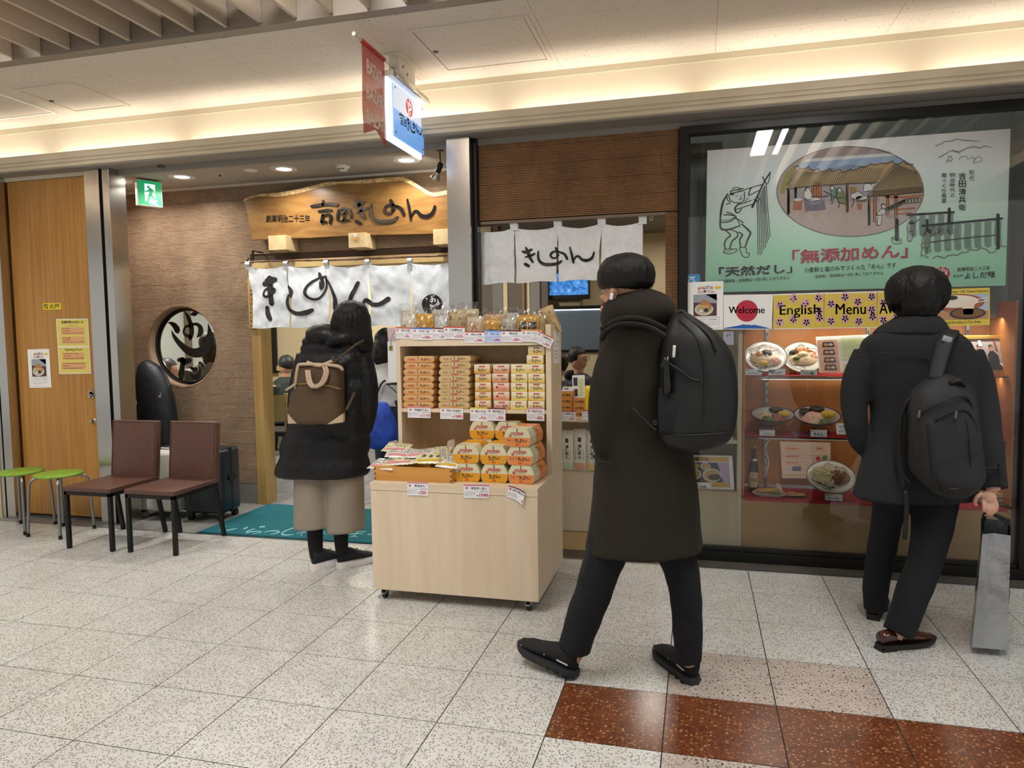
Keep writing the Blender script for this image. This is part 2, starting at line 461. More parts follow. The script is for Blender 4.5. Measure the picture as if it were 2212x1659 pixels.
# ================================================================== SETTING
T = 0.4
tz_white = mat_terrazzo('terrazzo_white', 'd2d2cd', [(95, 'c7c6c0', .36), (88, '8c867b', .36), (130, '665f57', .34), (60, 'a8a296', .30)], rough=.3)
tz_pink = mat_terrazzo('terrazzo_pink', 'c4b8ae', [(95, 'b4a89d', .36), (60, '2c2422', .28), (110, '4d4541', .3), (140, '8b7d74', .4)], rough=.3)
tz_brown = mat_terrazzo('terrazzo_brown', '6f4027', [(55, '57301d', .4), (60, 'a06c44', .34), (85, '7f4a2c', .42), (48, 'b98f66', .2)], rough=.18)
grout = M('grout', '3a3632', .9)
b = B().box((-9, -7, -.08), (9, 1.972, -.004))
floor = struct(b.build('floor', grout))
def tile_mesh(w, d, mt, nm):
    g = .0022
    bb = B().box((g, g, -.004), (w - g, d - g, 0)); bb.mats = [mt]; return bb.mesh(nm)
TM = {}
def put_tile(x, y, w, d, mt):
    k = (w, d, mt.name)
    if k not in TM: TM[k] = tile_mesh(w, d, mt, 'tile')
    o = bpy.data.objects.new('tile', TM[k]); COL.objects.link(o); o.parent = floor; o.location = (x, y, 0)
for i in range(-10, 14):
    for j in range(-4, 5):
        mt = tz_white
        if j == 0 and i >= 6: mt = tz_brown
        elif j == -1 and i >= 7: mt = tz_pink
        elif j == 1 and i in (7, 8): mt = tz_pink
        put_tile(i * T, j * T, T, T if j < 4 else .372, mt)
# the far rest of the concourse floor, joints too fine to tell apart
b = B().box((-9, -7, -.004), (-10 * T, 1.972, 0)).box((14 * T, -7, -.004), (9, 1.972, 0)).box((-10 * T, -7, -.004), (14 * T, -4 * T, 0))
o = b.build('floor_tiles_beyond', tz_white, floor)
# metal strip and granite sill of the shop
b = B().box((-9, 1.972, -.004), (9, 1.988, .002))
struct(b.build('trim_1', mat_steel('strip_metal', 'c3c5c8', .3)))
granite = mat_terrazzo('granite_dark', '58514b', [(160, '4a443f', .4), (260, '2c2724', .4), (300, '8a827a', .34)], rough=.45)
granite_l = mat_terrazzo('granite_grey', '8d8c88', [(160, '807d78', .4), (260, '5c5a58', .4), (300, 'b5b3ae', .34)], rough=.5)
b = B().box((1.45, 1.988, -.06), (9, 2.6, .0))
struct(b.build('floor_2', granite))
b = B().box((-9, 1.988, -.06), (1.45, 9, -.001))
f3 = struct(b.build('floor_3', grout))
slate = mat_noise('slate_grey', '75777a', '8a8c8e', 9, .55, 4, kind='World')
TM2 = {}
for i in range(-6, 5):
    for j in range(0, 9):
        w, d = .395, .44
        k = (j < 2)
        if k not in TM2:
            TM2[k] = tile_mesh(w, d, granite_l if k else slate, 'tile')
        o = bpy.data.objects.new('tile', TM2[k]); COL.objects.link(o); o.parent = f3
        o.location = (-.95 + i * w if i >= 0 else -.95 + i * w, 1.99 + j * d, .0005)
b = B().box((1.45, 2.6, -.06), (9, 9, -.001)); struct(b.build('floor_4', slate))
# ---------------------------------------------------------------- ceiling
ZC = 3.02
pl = M('ceiling_board', 'd9cdbf', .85)
N, L, bs = nodes(pl)
v = coords(N, L, (1, 1.9, 1), 'World')
vo = N.new('ShaderNodeTexVoronoi'); vo.inputs['Scale'].default_value = 42
n2 = N.new('ShaderNodeTexNoise'); n2.inputs['Scale'].default_value = 30; n2.inputs['Detail'].default_value = 2
mxv = N.new('ShaderNodeVectorMath'); mxv.operation = 'ADD'; L.new(v, mxv.inputs[0])
sc_ = N.new('ShaderNodeVectorMath'); sc_.operation = 'SCALE'; sc_.inputs['Scale'].default_value = .03; L.new(n2.outputs['Color'], sc_.inputs[0]); L.new(v, n2.inputs['Vector'])
L.new(sc_.outputs[0], mxv.inputs[1]); L.new(mxv.outputs[0], vo.inputs['Vector'])
n3 = N.new('ShaderNodeTexNoise'); n3.inputs['Scale'].default_value = 9; L.new(v, n3.inputs['Vector'])
th = N.new('ShaderNodeMath'); th.operation = 'MULTIPLY'; th.inputs[1].default_value = .30; L.new(n3.outputs[0], th.inputs[0])
lt = N.new('ShaderNodeMath'); lt.operation = 'LESS_THAN'; L.new(vo.outputs['Distance'], lt.inputs[0]); L.new(th.outputs[0], lt.inputs[1])
sp = N.new('ShaderNodeSeparateColor'); L.new(vo.outputs['Color'], sp.inputs[0])
gt = N.new('ShaderNodeMath'); gt.operation = 'GREATER_THAN'; gt.inputs[1].default_value = .5; L.new(sp.outputs[0], gt.inputs[0])
ml = N.new('ShaderNodeMath'); ml.operation = 'MULTIPLY'; L.new(lt.outputs[0], ml.inputs[0]); L.new(gt.outputs[0], ml.inputs[1])
mx = N.new('ShaderNodeMix'); mx.data_type = 'RGBA'; mx.inputs[6].default_value = lin('d9cdbf'); mx.inputs[7].default_value = lin('75685b')
L.new(ml.outputs[0], mx.inputs[0]); L.new(mx.outputs[2], bs.inputs['Base Color'])
cream = M('cream_paint', 'd8cbb0', .6)
cream2 = M('cream_cove', 'e9dcc4', .7)
b = B().box((-9, 1.115, ZC), (9, 2.1, ZC + .04))
ceil = struct(b.build('ceiling', M('void_black', '14110f', .9)))
# ceiling boards with hairline joints, one by one
xs = [-9, -4.2, -3.3, -2.4, -1.5, -.6, .3, 1.2, 2.1, 3.0, 3.9, 4.8, 5.7, 9]
for i in range(len(xs) - 1):
    for (y0, y1) in ((1.115, 1.36), (1.36, 1.815), (1.815, 2.1)):
        B().box((xs[i] + .0008, y0 + .0008, ZC - .006), (xs[i + 1] - .0008, y1 - .0008, ZC)).build('ceiling_board', pl, ceil)
frame_c = M('hatch_frame', 'd6cab8', .55)
def hatch(x0, y0, x1, y1, lab, fm=frame_c):
    t = thing('access_hatch', lab, 'ceiling hatch', ((x0 + x1) / 2, (y0 + y1) / 2, ZC - .006))
    z = ZC - .0065; w = .022
    bb = B()
    for a, c in (((x0, y0), (x1, y0 + w)), ((x0, y1 - w), (x1, y1)), ((x0, y0 + w), (x0 + w, y1 - w)), ((x1 - w, y0 + w), (x1, y1 - w))):
        bb.box((a[0], a[1], z - .005), (c[0], c[1], z))
    bb.build('frame', fm, t)
    B().box((x0 + w + .004, y0 + w + .006, z - .003), (x1 - w - .004, y1 - w - .004, z)).build('panel', pl, t)
    B().box((x0 + w, y0 + w, z - .0006), (x1 - w, y1 - w, z)).build('shadow_gap', M('void_black'), t)
    B().lathe([(.001, -.008), (.014, -.008), (.016, -.003)], ((x0 + .05), (y0 + y1) / 2, z), 12).build('key_lock', M('lock_dark', '3d3833', .5), t)
hatch(1.41, 1.30, 2.068, 1.915, 'square ceiling access hatch beside the red pennant')
hatch(-1.36, 1.42, -.89, 1.90, 'square ceiling access hatch in thin cream frame above the fire door')
hatch(-2.03, 1.43, -1.50, 1.885, 'square ceiling access hatch in bright white frame', M('hatch_white', 'f1eee6', .4))
# cove band, fascia lip with stepped mouldings
b = B().box((-9, 2.1, 2.66), (9, 2.13, ZC + .04))
cove = struct(b.build('wall_cove', cream2))
B().box((-9, 2.092, ZC - .045), (9, 2.1, ZC - .0061)).build('cove_bead', cream, cove)
prof = [(1.972, 2.767), (1.972, 2.722), (1.980, 2.722), (1.980, 2.712), (1.975, 2.712), (1.975, 2.697), (1.984, 2.697), (1.984, 2.687),
        (1.978, 2.687), (1.978, 2.668), (1.992, 2.664), (2.1, 2.664), (2.1, 2.69), (2.0, 2.70), (1.99, 2.767)]
b = B()
for k in range(5):
    x0 = -9 + k * 3.6 + (0 if k == 0 else .0008)
    b.prism([(x0, y, z) for y, z in prof], (3.5992, 0, 0))
struct(b.build('trim_2', cream))
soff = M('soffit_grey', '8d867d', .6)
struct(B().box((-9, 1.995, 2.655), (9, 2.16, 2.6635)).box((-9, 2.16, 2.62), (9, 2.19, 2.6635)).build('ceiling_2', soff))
# open slat ceiling
lou = struct(B().box((-9, 1.06, ZC - .004), (9, 1.113, ZC + .012)).box((-9, 1.045, ZC - .004), (9, 1.06, 3.5)).build('ceiling_3', M('slat_frame', '8f8275', .5)))
slat_m = M('slat_paint', 'c9b7a1', .6)
me = None
for k in range(-42, 30):
    x = .093 + k * .2037
    if me is None:
        # fin with a bevelled foot
        bb = B().prism([(-.006, 0, 3.035), (.006, 0, 3.035), (.006, 0, 3.185), (-.006, 0, 3.185)], (0, -6.0, 0)).prism([(-.010, 0, 3.031), (.010, 0, 3.031), (.010, 0, 3.035), (-.010, 0, 3.035)], (0, -6.0, 0))
        bb.mats = [slat_m]; me = bb.mesh('slat')
    o = bpy.data.objects.new('slat', me); COL.objects.link(o); o.parent = lou; o.location = (x, 1.04, 0)
b = B().box((-9, -7, 3.5), (9, 1.06, 3.54)); struct(b.build('ceiling_4', M('plenum', '3a342e', .9)))
# light battens that can be glimpsed between the slats
for yy in (-.2, -1.56):
    for xx in (-3.57, -1.17, 1.23, 3.63, 6.03):
        t = thing('ceiling_batten', 'white fluorescent batten glowing above the ceiling slats', 'light', (xx, yy, 3.5), 0, 'battens above the slats')
        B().box((xx - .04, yy - .64, 3.46), (xx + .04, yy + .64, 3.5)).build('housing', M('white_metal', 'e6e6e2', .4), t)
        B().tube([(xx, yy - .62, 3.445), (xx, yy + .62, 3.445)], .013, 10).build('lamp_tube', M('lamp_glow', 'fffaf0', .4, emit=6), t)
# ---------------------------------------------------------------- ribbed clay wall tiles
rib_a = mat_noise('clay_tile', '9d836a', 'af967b', 5, .75, 4, .3, 90, .002, kind='World')
rib_b = mat_noise('clay_tile_brown', '8a6644', '9c744e', 5, .75, 4, .3, 90, .002, kind='World')
RIB = .0112
def rib_mesh(w, n, mt):
    """ribbed tile: w wide, n ribs high, face towards -y"""
    pr = []
    for k in range(n):
        z = k * RIB
        pr += [(.0012, z + .0004), (-.0078, z + .0022), (-.0080, z + .0058), (.0008, z + .0098)]
    pr += [(0, n * RIB - .0004)]
    vs = []; fs = []; k = len(pr)
    for x in (.0008, w - .0008):
        vs += [(x, y - .002, z) for y, z in pr]
    fs = [(i, i + 1, k + i + 1, k + i) for i in range(k - 1)]
    # end caps back to the wall
    vs += [(.0008, .004, pr[0][1]), (.0008, .004, pr[-1][1]), (w - .0008, .004, pr[0][1]), (w - .0008, .004, pr[-1][1])]
    c = 2 * k
    fs += [[c] + list(range(k)) + [c + 1], [c + 3] + list(range(2 * k - 1, k - 1, -1)) + [c + 2]]
    bb = B().add(vs, fs); bb.mats = [mt]; bb.m = [0] * len(bb.f); return bb.mesh('clay_tile')
RM = {}
def rib_wall(parent, x0, x1, z0, z1, y, mt, seed, tw=.40, n=10, hole=None, cut=None):
    rd = random.Random(seed); h = n * RIB + .0008; z = z0
    while z < z1 - .02:
        nn = min(n, int((z1 - z) / RIB)); 
        if nn < 1: break
        x = x0 - rd.random() * tw * .8; first = True
        while x < x1 - .004:
            w = tw * rd.choice((.8, 1, 1, 1.25)); a = max(x, x0); e = min(x + w, x1); x += w
            if e - a < .004: continue
            if cut and a < cut[1] and e > cut[0] and z < cut[3] and z + h > cut[2]:
                if a < cut[0] - .01 and e > cut[0]: e = cut[0]
                elif e > cut[1] + .01 and a < cut[1]: a = cut[1]
                else: continue
            dy = -rd.random() * .0018
            if hole:
                cx, cz, r = hole
                nx = min(max(cx, a), e); nz = min(max(cz, z), z + h)
                if math.hypot(nx - cx, nz - cz) < r:   # cut the tile around the round window
                    vs = []; fs = []
                    m2 = max(2, int((e - a) / .008))
                    for q in range(nn):
                        zz = z + q * RIB; zm = zz + RIB / 2
                        segs = [(a, e)]
                        if abs(zm - cz) < r:
                            dx = math.sqrt(r * r - (zm - cz) ** 2)
                            segs = [s_ for s_ in ((a, min(e, cx - dx)), (max(a, cx + dx), e)) if s_[1] - s_[0] > .002]
                        for (p0, p1) in segs:
                            i0 = len(vs)
                            for xx in (p0 + .0008, p1 - .0008):
                                vs += [(xx, y - .0008, zz + .0004), (xx, y - .0098, zz + .0022), (xx, y - .010, zz + .0058), (xx, y - .0012, zz + .0098), (xx, y - .0008, zz + RIB)]
                            fs += [(i0 + i, i0 + i + 1, i0 + 6 + i, i0 + 5 + i) for i in range(4)]
                    if vs:
                        B().add(vs, fs).build('clay_tile', mt, parent)
                    continue
            k = (round(e - a, 2), nn, mt.name)
            if k not in RM: RM[k] = rib_mesh(k[0], nn, mt)
            o = bpy.data.objects.new('clay_tile', RM[k]); COL.objects.link(o); o.parent = parent
            o.location = (a, y + dy, z); o.scale = ((e - a) / k[0] if k[0] else 1, 1, 1)
        z += h
BW = 2.90          # back wall of the entrance recess
CX, CZ, CR = -1.372, 1.335, .338   # round window
mortar = M('mortar_brown', '4d3c30', .9)
dx0, dx1, dz1 = -.675, 1.42, 1.985
# wall core with door opening and a round hole
def ringwall(x0, x1, z0, z1, y0, y1, c, r, n=48):
    bb = B(); cx, cz = c
    out = []
    for k in range(n):
        a = 2 * PI * (k + .5) / n; dx, dz = math.cos(a), math.sin(a)
        t = min((((x1 if dx > 0 else x0) - cx) / dx) if abs(dx) > 1e-6 else 9e9, (((z1 if dz > 0 else z0) - cz) / dz) if abs(dz) > 1e-6 else 9e9)
        out.append(((cx + dx * r, cz + dz * r), (cx + dx * t, cz + dz * t)))
    # corners
    for y in (y0, y1):
        i0 = len(bb.v)
        bb.v += [Vector((p[0][0], y, p[0][1])) for p in out] + [Vector((p[1][0], y, p[1][1])) for p in out]
        bb.v += [Vector((xx, y, zz)) for xx, zz in ((x0, z0), (x1, z0), (x1, z1), (x0, z1))]
        for k in range(n):
            q = (k + 1) % n
            bb.f.append([i0 + k, i0 + q, i0 + n + q, i0 + n + k]); bb.m.append(0)
            A, Bp = out[k][1], out[q][1]
            if abs(A[0] - Bp[0]) > 1e-4 and abs(A[1] - Bp[1]) > 1e-4:
                cxx = x0 if min(A[0], Bp[0]) < x0 + 1e-6 else x1; czz = z0 if min(A[1], Bp[1]) < z0 + 1e-6 else z1
                ci = {(x0, z0): 0, (x1, z0): 1, (x1, z1): 2, (x0, z1): 3}[(cxx, czz)]
                bb.f.append([i0 + n + k, i0 + n + q, i0 + 2 * n + ci]); bb.m.append(0)
    return bb
b = ringwall(-2.3, dx0, 0, 2.66, BW, BW + .10, (CX, CZ), CR)
b.box((dx0, BW, dz1), (1.45, BW + .1, 2.66))
wb = struct(b.build('wall_back', mortar, norm=False))
rib_wall(wb, -2.1, 1.40, .17, 2.655, BW, rib_a, 3, hole=(CX, CZ, CR + .004), cut=(dx0, 1.45, 0, dz1))
b = B().box((-2.3, BW - .012, 0), (dx0, BW - .002, .165)); struct(b.build('baseboard_back', granite_l))
# recess ceiling
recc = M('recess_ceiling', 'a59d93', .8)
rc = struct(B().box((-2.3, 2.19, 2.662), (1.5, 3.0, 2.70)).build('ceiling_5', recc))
struct(B().box((-2.3, BW - .03, 2.645), (1.45, BW - .009, 2.662)).build('trim_3', M('trim_pale', 'cfc6b8', .6)))
# upper brown wall and column round the serving hatch
HY = 2.18
wm = struct(B().box((1.5, HY, 2.135), (2.86, HY + .12, 2.655)).box((2.715, HY, .9), (2.86, HY + .12, 2.135)).build('wall_middle', mortar))
rib_wall(wm, 1.505, 2.79, 2.14, 2.65, HY, rib_b, 11, tw=.52)
rib_wall(wm, 2.715, 2.79, .92, 2.13, HY, rib_b, 12, tw=.3)
# smooth beam under the brown wall
struct(B().box((1.5, HY + .0, 2.118), (2.715, HY + .03, 2.139)).build('trim_4', M('beam_taupe', '7b6a59', .6)))
struct(B().box((1.44, 2.19, 2.6), (9, 2.3, 2.66)).build('trim_5', M('void_black')))
# ---------------------------------------------------------------- steel pillar, jambs and the fire door
steel = mat_steel('brushed_steel', 'c4c0b8', .22)
steel_d = mat_steel('dark_steel', '5b5c5e', .3)
t = struct(B().box((1.352, 2.05, 0), (1.508, 2.2, 2.655)).build('pillar', steel, bevel=.003))
struct(B().box((1.509, 2.12, 0), (1.53, 2.2, 2.655)).build('trim_6', M('black_metal', '1b1a19', .4, .6)))
def px_x(px, py, y): return PY(px, py, y).x
jy = 2.06
xa, xb, xc, xd = px_x(180, 375, jy), px_x(212, 375, jy), px_x(219, 375, jy), px_x(234, 375, jy)
struct(B().box((xa, jy, 0), (xb, jy + .16, 2.655)).build('pillar_2', steel, bevel=.003))
struct(B().box((xb, jy + .03, 0), (xc, jy + .16, 2.655)).build('trim_7', M('black_metal')))
struct(B().box((xc, jy, 0), (xd, jy + .16, 2.655)).build('pillar_3', steel, bevel=.003))
struct(B().box((-9, jy - .02, 0), (-2.42, jy + .1, 2.655)).build('wall_left', M('cream_marble', 'c9b996', .35)))
xe, xf = px_x(-40, 380, jy), px_x(-12, 380, jy)
struct(B().box((-2.42, jy - .012, 0), (-2.385, jy + .13, 2.655)).box((-2.37, jy - .012, 0), (-2.29, jy + .13, 2.655)).build('pillar_4', steel, bevel=.003))
DYY = 2.13
oak = mat_wood('oak_veneer', 'a8742f', 'b98740', 'z', 40, .35, .03, kind='World')
d1 = struct(B().box((-2.275, DYY, .03), (xa - .004, DYY + .045, 2.625)).build('door_1', oak, bevel=.002))
struct(B().box((-2.29, DYY - .01, 2.628), (xa, DYY + .05, 2.655)).build('trim_8', cream))
struct(B().box((-2.29, DYY + .0, 0), (xa, DYY + .05, .018)).build('trim_9', mat_steel('sill_steel', '77757a', .4)))
c = PY(198, 852, DYY)
B().lathe([(.001, .0), (.018, .0), (.021, .006), (.030, .008), (.033, .003), (.034, 0)], n=24, mx=Matrix.Translation(c) @ Matrix.Rotation(PI / 2, 4, 'X')).tube([c + Vector((-.018, -.008, .006)), c + Vector((.004, -.012, -.004)), c + Vector((.02, -.008, -.01))], .006, 8).build('pull_ring', steel, d1, smooth=.6)
c = PY(202, 909, DYY)
B().lathe([(.001, .03), (.012, .03), (.016, .022), (.016, .006), (.022, 0)], n=20, mx=Matrix.Translation(c) @ Matrix.Rotation(PI / 2, 4, 'X')).build('lock_knob', steel, d1, smooth=.6)
# ---------------------------------------------------------------- right shop window: black frame, glass
GY = 2.15
blk = M('frame_black', '16150f', .35, .4)
gx0, gx1 = 2.80, 4.66
w1 = thing('window_1', None, None, (gx0, GY, 0)); struct(w1)
B().box((gx0 - .002, GY - .03, 0), (gx0 + .05, GY + .05, 2.62)).build('stile', blk, w1, bevel=.002)
B().box((gx1 - .02, GY - .03, 0), (gx1 + .035, GY + .05, 2.62)).build('stile', blk, w1, bevel=.002)
B().box((gx0 + .05, GY - .03, 2.575), (gx1 - .02, GY + .05, 2.62)).build('head_rail', blk, w1, bevel=.002)
B().box((gx0 + .05, GY - .03, 0), (gx1 - .02, GY + .05, .06)).box((gx0 + .05, GY - .012, .06), (gx1 - .02, GY + .05, .082)).build('bottom_rail', blk, w1, bevel=.002)
glass = M('window_glass', 'ffffff', .02, trans=1.0)
N, L, bs = nodes(glass); bs.inputs['IOR'].default_value = 1.0
gm = bpy.data.materials.new('clear_glass'); gm.use_nodes = True
N = gm.node_tree.nodes; L = gm.node_tree.links; N.clear()
out = N.new('ShaderNodeOutputMaterial'); tr = N.new('ShaderNodeBsdfTransparent'); gl = N.new('ShaderNodeBsdfGlossy'); gl.inputs['Roughness'].default_value = .02
fr = N.new('ShaderNodeFresnel'); fr.inputs['IOR'].default_value = 1.45; ms = N.new('ShaderNodeMixShader')
tr.inputs[0].default_value = (.98, .99, .985, 1)
L.new(fr.outputs[0], ms.inputs[0]); L.new(tr.outputs[0], ms.inputs[1]); L.new(gl.outputs[0], ms.inputs[2]); L.new(ms.outputs[0], out.inputs[0])
GLASS = gm
B().box((gx0 + .05, GY + .0, .082), (gx1 - .02, GY + .008, 2.575)).build('pane', GLASS, w1)
# right end of the facade
struct(B().box((gx1 + .04, GY - .06, 0), (9, GY + .2, 2.66)).build('wall_right', M('dark_jamb', '24211d', .5)))
# grey blind board behind the poster, upper zone of the window
blind = M('blind_grey', '8b9490', .6)
N, L, bs = nodes(blind)
v = coords(N, L, (260, 1, 1), 'World'); wv = N.new('ShaderNodeTexNoise'); wv.inputs['Scale'].default_value = 1; L.new(v, wv.inputs['Vector'])
bump(N, L, bs, wv.outputs[0], .5, .004)
struct(B().box((gx0 + .0, GY + .30, 1.46), (5.5, GY + .32, 2.8)).box((gx1 + .0, GY + .05, 0), (gx1 + .04, GY + .32, 2.8)).build('wall_window_blind', blind))
# ================================================================== SIGNS AND FITTINGS OF THE ENTRANCE
def zm(ox, oy, k):           # coordinates read in an enlarged crop -> photo pixels
    return lambda x, y: (ox + x * k, oy + y * k)
Z5 = zm(500, 360, .24108); Z6 = zm(1000, 440, .21700); ZF = zm(760, 60, .18085)
def extrude_flat(fl, d):
    """give flat strokes a raised body of height d"""
    n = fl.n; out = []
    edges = {}
    base = len(fl.v)
    vs = list(fl.v); fs = [list(f) for f in fl.f]; ms = list(fl.m)
    fl.v = vs + [v - n * d for v in vs]
    for f, mi in zip(fs, ms):
        k = len(f)
        for i in range(k):
            fl.f.append([f[i], f[(i + 1) % k], base + f[(i + 1) % k], base + f[i]]); fl.m.append(mi)
    return fl
# --- live-edge wooden name board
SY = 2.79
top = [(112,300),(150,276),(250,250),(420,236),(600,206),(760,166),(850,141),(1000,136),(1200,118),(1400,101),(1530,96),(1600,121),(1680,171),(1750,216),(1800,236),(1860,231),(1930,214),(2010,196)]
bot = [(2010,592),(1700,605),(1230,614),(900,626),(700,640),(500,641),(380,652),(190,655),(170,600),(148,450),(126,350)]
keyaki = mat_wood('zelkova_board', '8f6a38', '79542a', 'x', 5.0, .3, .22, kind='World', ring=True)
bark = mat_noise('bark_edge', 'd9bd83', 'a88452', 30, .6, 4, .8, 60, .006, kind='World')
sb = thing('name_board', 'live-edge wooden shop name board with raised black brush lettering', 'sign', PY(*Z5(1060, 640), SY))
pts = [PY(*Z5(*p), SY) for p in top + bot]
B().prism(pts, (0, .055, 0)).build('board', keyaki, sb, bevel=.004)
edge = [p for p in top]
low = [(x, y + (34 if 380 < x < 900 or x > 1180 else 16) + 7 * PN(Vector((x * .02, 0, 0)))) for x, y in edge]
bb = B(); n = len(edge)
fa = [PY(*Z5(*p), SY) + Vector((0, -.004, .002)) for p in edge] + [PY(*Z5(*p), SY) + Vector((0, -.003, 0)) for p in low] + [PY(*Z5(*p), SY) + Vector((0, .056, .004)) for p in edge]
bb.add(fa, [(i, i + 1, n + i + 1, n + i) for i in range(n - 1)] + [(i, i + 1, 2 * n + i + 1, 2 * n + i) for i in range(n - 1)])
bb.build('bark_edge', bark, sb)
black_lac = M('black_lacquer', '0d0e10', .18, coat=.6)
fl = flatY(SY, base=.010)
brush(fl, ('yoshida',) + ALLK, Z5(720, 290) + Z5(1835, 525), black_lac, n=5)
extrude_flat(fl, .010).build('lettering', None, sb, fix=False)
fl = flatY(SY, base=.003)
fl.text('創業明治二十三年', *Z5(312, 500), *Z5(705, 432), black_lac, .006)
extrude_flat(fl, .003).build('small_lettering', None, sb, fix=False)
pale = mat_wood('pale_timber', 'd5bd8f', 'c8ad7c', 'y', 18, .5, .1, kind='World')
for q, (x0, y0, x1, y1) in enumerate([(333, 612, 485, 750), (1050, 588, 1200, 728), (1808, 555, 1960, 700)]):
    a = PY(*Z5(x0, y1), 2.71); c = PY(*Z5(x1, y0), 2.71)
    lab = ['square pale timber beam end under the tapered end of the name board', 'square pale timber beam end with small straw ornament', 'square pale timber beam end partly hidden by the steel pillar'][q]
    o = B().box((a.x, 2.71, a.z), (c.x, BW - .006, c.z)).build('beam_end', pale, None, at=((a.x + c.x) / 2, 2.8, a.z), bevel=.002)
    tag(o, lab, 'beam', 'beam ends under the name board')
c = PY(*Z5(1110, 640), 2.705)
t = thing('straw_charm', 'tiny straw ornament with cream rosette and orange tag', 'ornament', c)
for k in range(6):
    a = k * PI / 3; B().sphere(c + Vector((.010 * math.cos(a), -.002, .018 + .010 * math.sin(a))), (.007, .004, .007), 8, 5).build('petal', M('straw_cream', 'd9d3b4', .7), t, smooth=True)
B().cbox(c + Vector((0, -.001, -.008)), (.022, .006, .018)).build('tag', M('charm_orange', 'd98a2c', .6), t, bevel=.002)
B().tube([c + Vector((.002, 0, -.016)), c + Vector((.004, -.002, -.026)), c + Vector((0, 0, -.034))], .0015, 6).build('string', M('charm_string', '6d5a3a', .8), t)
# --- entrance door surround: timber post, lintel
post = mat_wood('post_timber', 'b8975c', 'a6844c', 'z', 16, .45, .06, kind='World')
struct(B().box((dx0 - .002, BW - .02, 0), (dx0 + .082, BW + .13, 1.99)).build('trim_10', post, bevel=.002))
struct(B().box((dx0 - .01, BW - .03, 1.965), (1.42, BW + .12, 2.03)).build('trim_11', mat_wood('lintel_timber', 'c7ad78', 'b89a62', 'x', 16, .5, .06, kind='World'), bevel=.002))
# --- noren curtains
linen = mat_weave('linen_white', 'dde2e6', 'd4d9dd', 40, .95, .2)
linen2 = mat_weave('cotton_white', 'eeeff0', 'e6e8ea', 40, .95, .12)
bamboo = mat_noise('bamboo_dark', '5a4030', '755540', 20, .45, 3)
black_m = M('bracket_black', '121212', .4, .3)
def noren(name, lab, y, tops, bots, ztop, zbot, sag, fold, cloth, loopw, tabh):
    """tops/bots: px of panel borders; ztop(k)/zbot = py functions"""
    t = thing(name, lab, 'curtain', PY(tops[0], ztop(0), y))
    fns = []
    for k in range(len(tops) - 1):
        x0, x1, X0, X1 = tops[k], tops[k + 1], bots[k] + (2.2 if k else 0), bots[k + 1] - (2.2 if k < len(tops) - 2 else 0)
        y0, y1 = ztop(k), ztop(k + 1)
        def fn(u, v, x0=x0, x1=x1, X0=X0, X1=X1, y0=y0, y1=y1, k=k):
            e = min(1, max(0, v * 1.6)); e = e * e * (3 - 2 * e)
            ax = (x0 + (x1 - x0) * u) * (1 - e) + (X0 + (X1 - X0) * u) * e
            tp = y0 + (y1 - y0) * u + sag * 4 * u * (1 - u)
            bt = zbot(ax) + 3 * math.sin(u * PI * 2 + k) * fold / .02
            ay = tp + (bt - tp) * v
            ds = fold * (math.sin(u * 7 + k * 2.1 + v * 1.5) * .5 * (1 - .4 * v) + 1.6 * PN(Vector((u * 3.1 + k * 5, v * 3.3, 0))) + .8 * PN(Vector((u * 9 + k * 5, v * 8, 4)))) + fold * .9 * math.sin(PI * u) * (1 - v) ** 2
            return PY(ax, ay, y) + Vector((0, ds, 0))
        B().grid(fn, 26, 20).build('cloth_panel', cloth, t, smooth=True)
        fns.append(fn)
    for k, x in enumerate(tops):
        yy = ztop(k); w = loopw / 2
        bb = B()
        def lf(u, v, x=x, yy=yy, w=w):
            a = -PI / 2 + 2 * PI * 0 + v * 0
            return PY(x + (u - .5) * 2 * w, yy - tabh * (1 - v) + 6 * v, y) + Vector((0, -.016 * math.sin(PI * min(1, (v) * 1.3 + .1)) - .004, 0))
        bb.grid(lf, 2, 6)
        def lb(u, v, x=x, yy=yy, w=w):
            return PY(x + (u - .5) * 2 * w, yy - tabh * (1 - v) + 6 * v, y) + Vector((0, .016 * math.sin(PI * min(1, v * 1.2)) + .004, 0))
        bb.grid(lb, 2, 6); bb.build('hanging_loop', cloth, t, smooth=True)
    return t, fns
NY = 2.76
tp1 = [Z5(q, 0)[0] for q in (150, 490, 850, 1220, 1600, 1975)]
bt1 = [Z5(q, 0)[0] for q in (190, 527, 885, 1240, 1612, 1990)]
zt = [Z5(0, q)[1] for q in (895, 885, 880, 872, 862, 850)]
zb0 = PY(546, 709, NY).z
def zb1(px):
    lo, hi = 650, 760
    for _ in range(20):
        md = (lo + hi) / 2
        if PY(px, md, NY).z > zb0: lo = md
        else: hi = md
    return lo
nr, fns = noren('noren_curtain', 'off-white linen shop curtain with large black brush lettering over the entrance', NY, tp1, bt1, lambda k: zt[k], zb1, 6, .008, linen, 9.5, 10)
def cloth_flat(y, base=.02): return Flat(lambda a, b: PY(a, b, y) , (0, -1, 0), base=base)
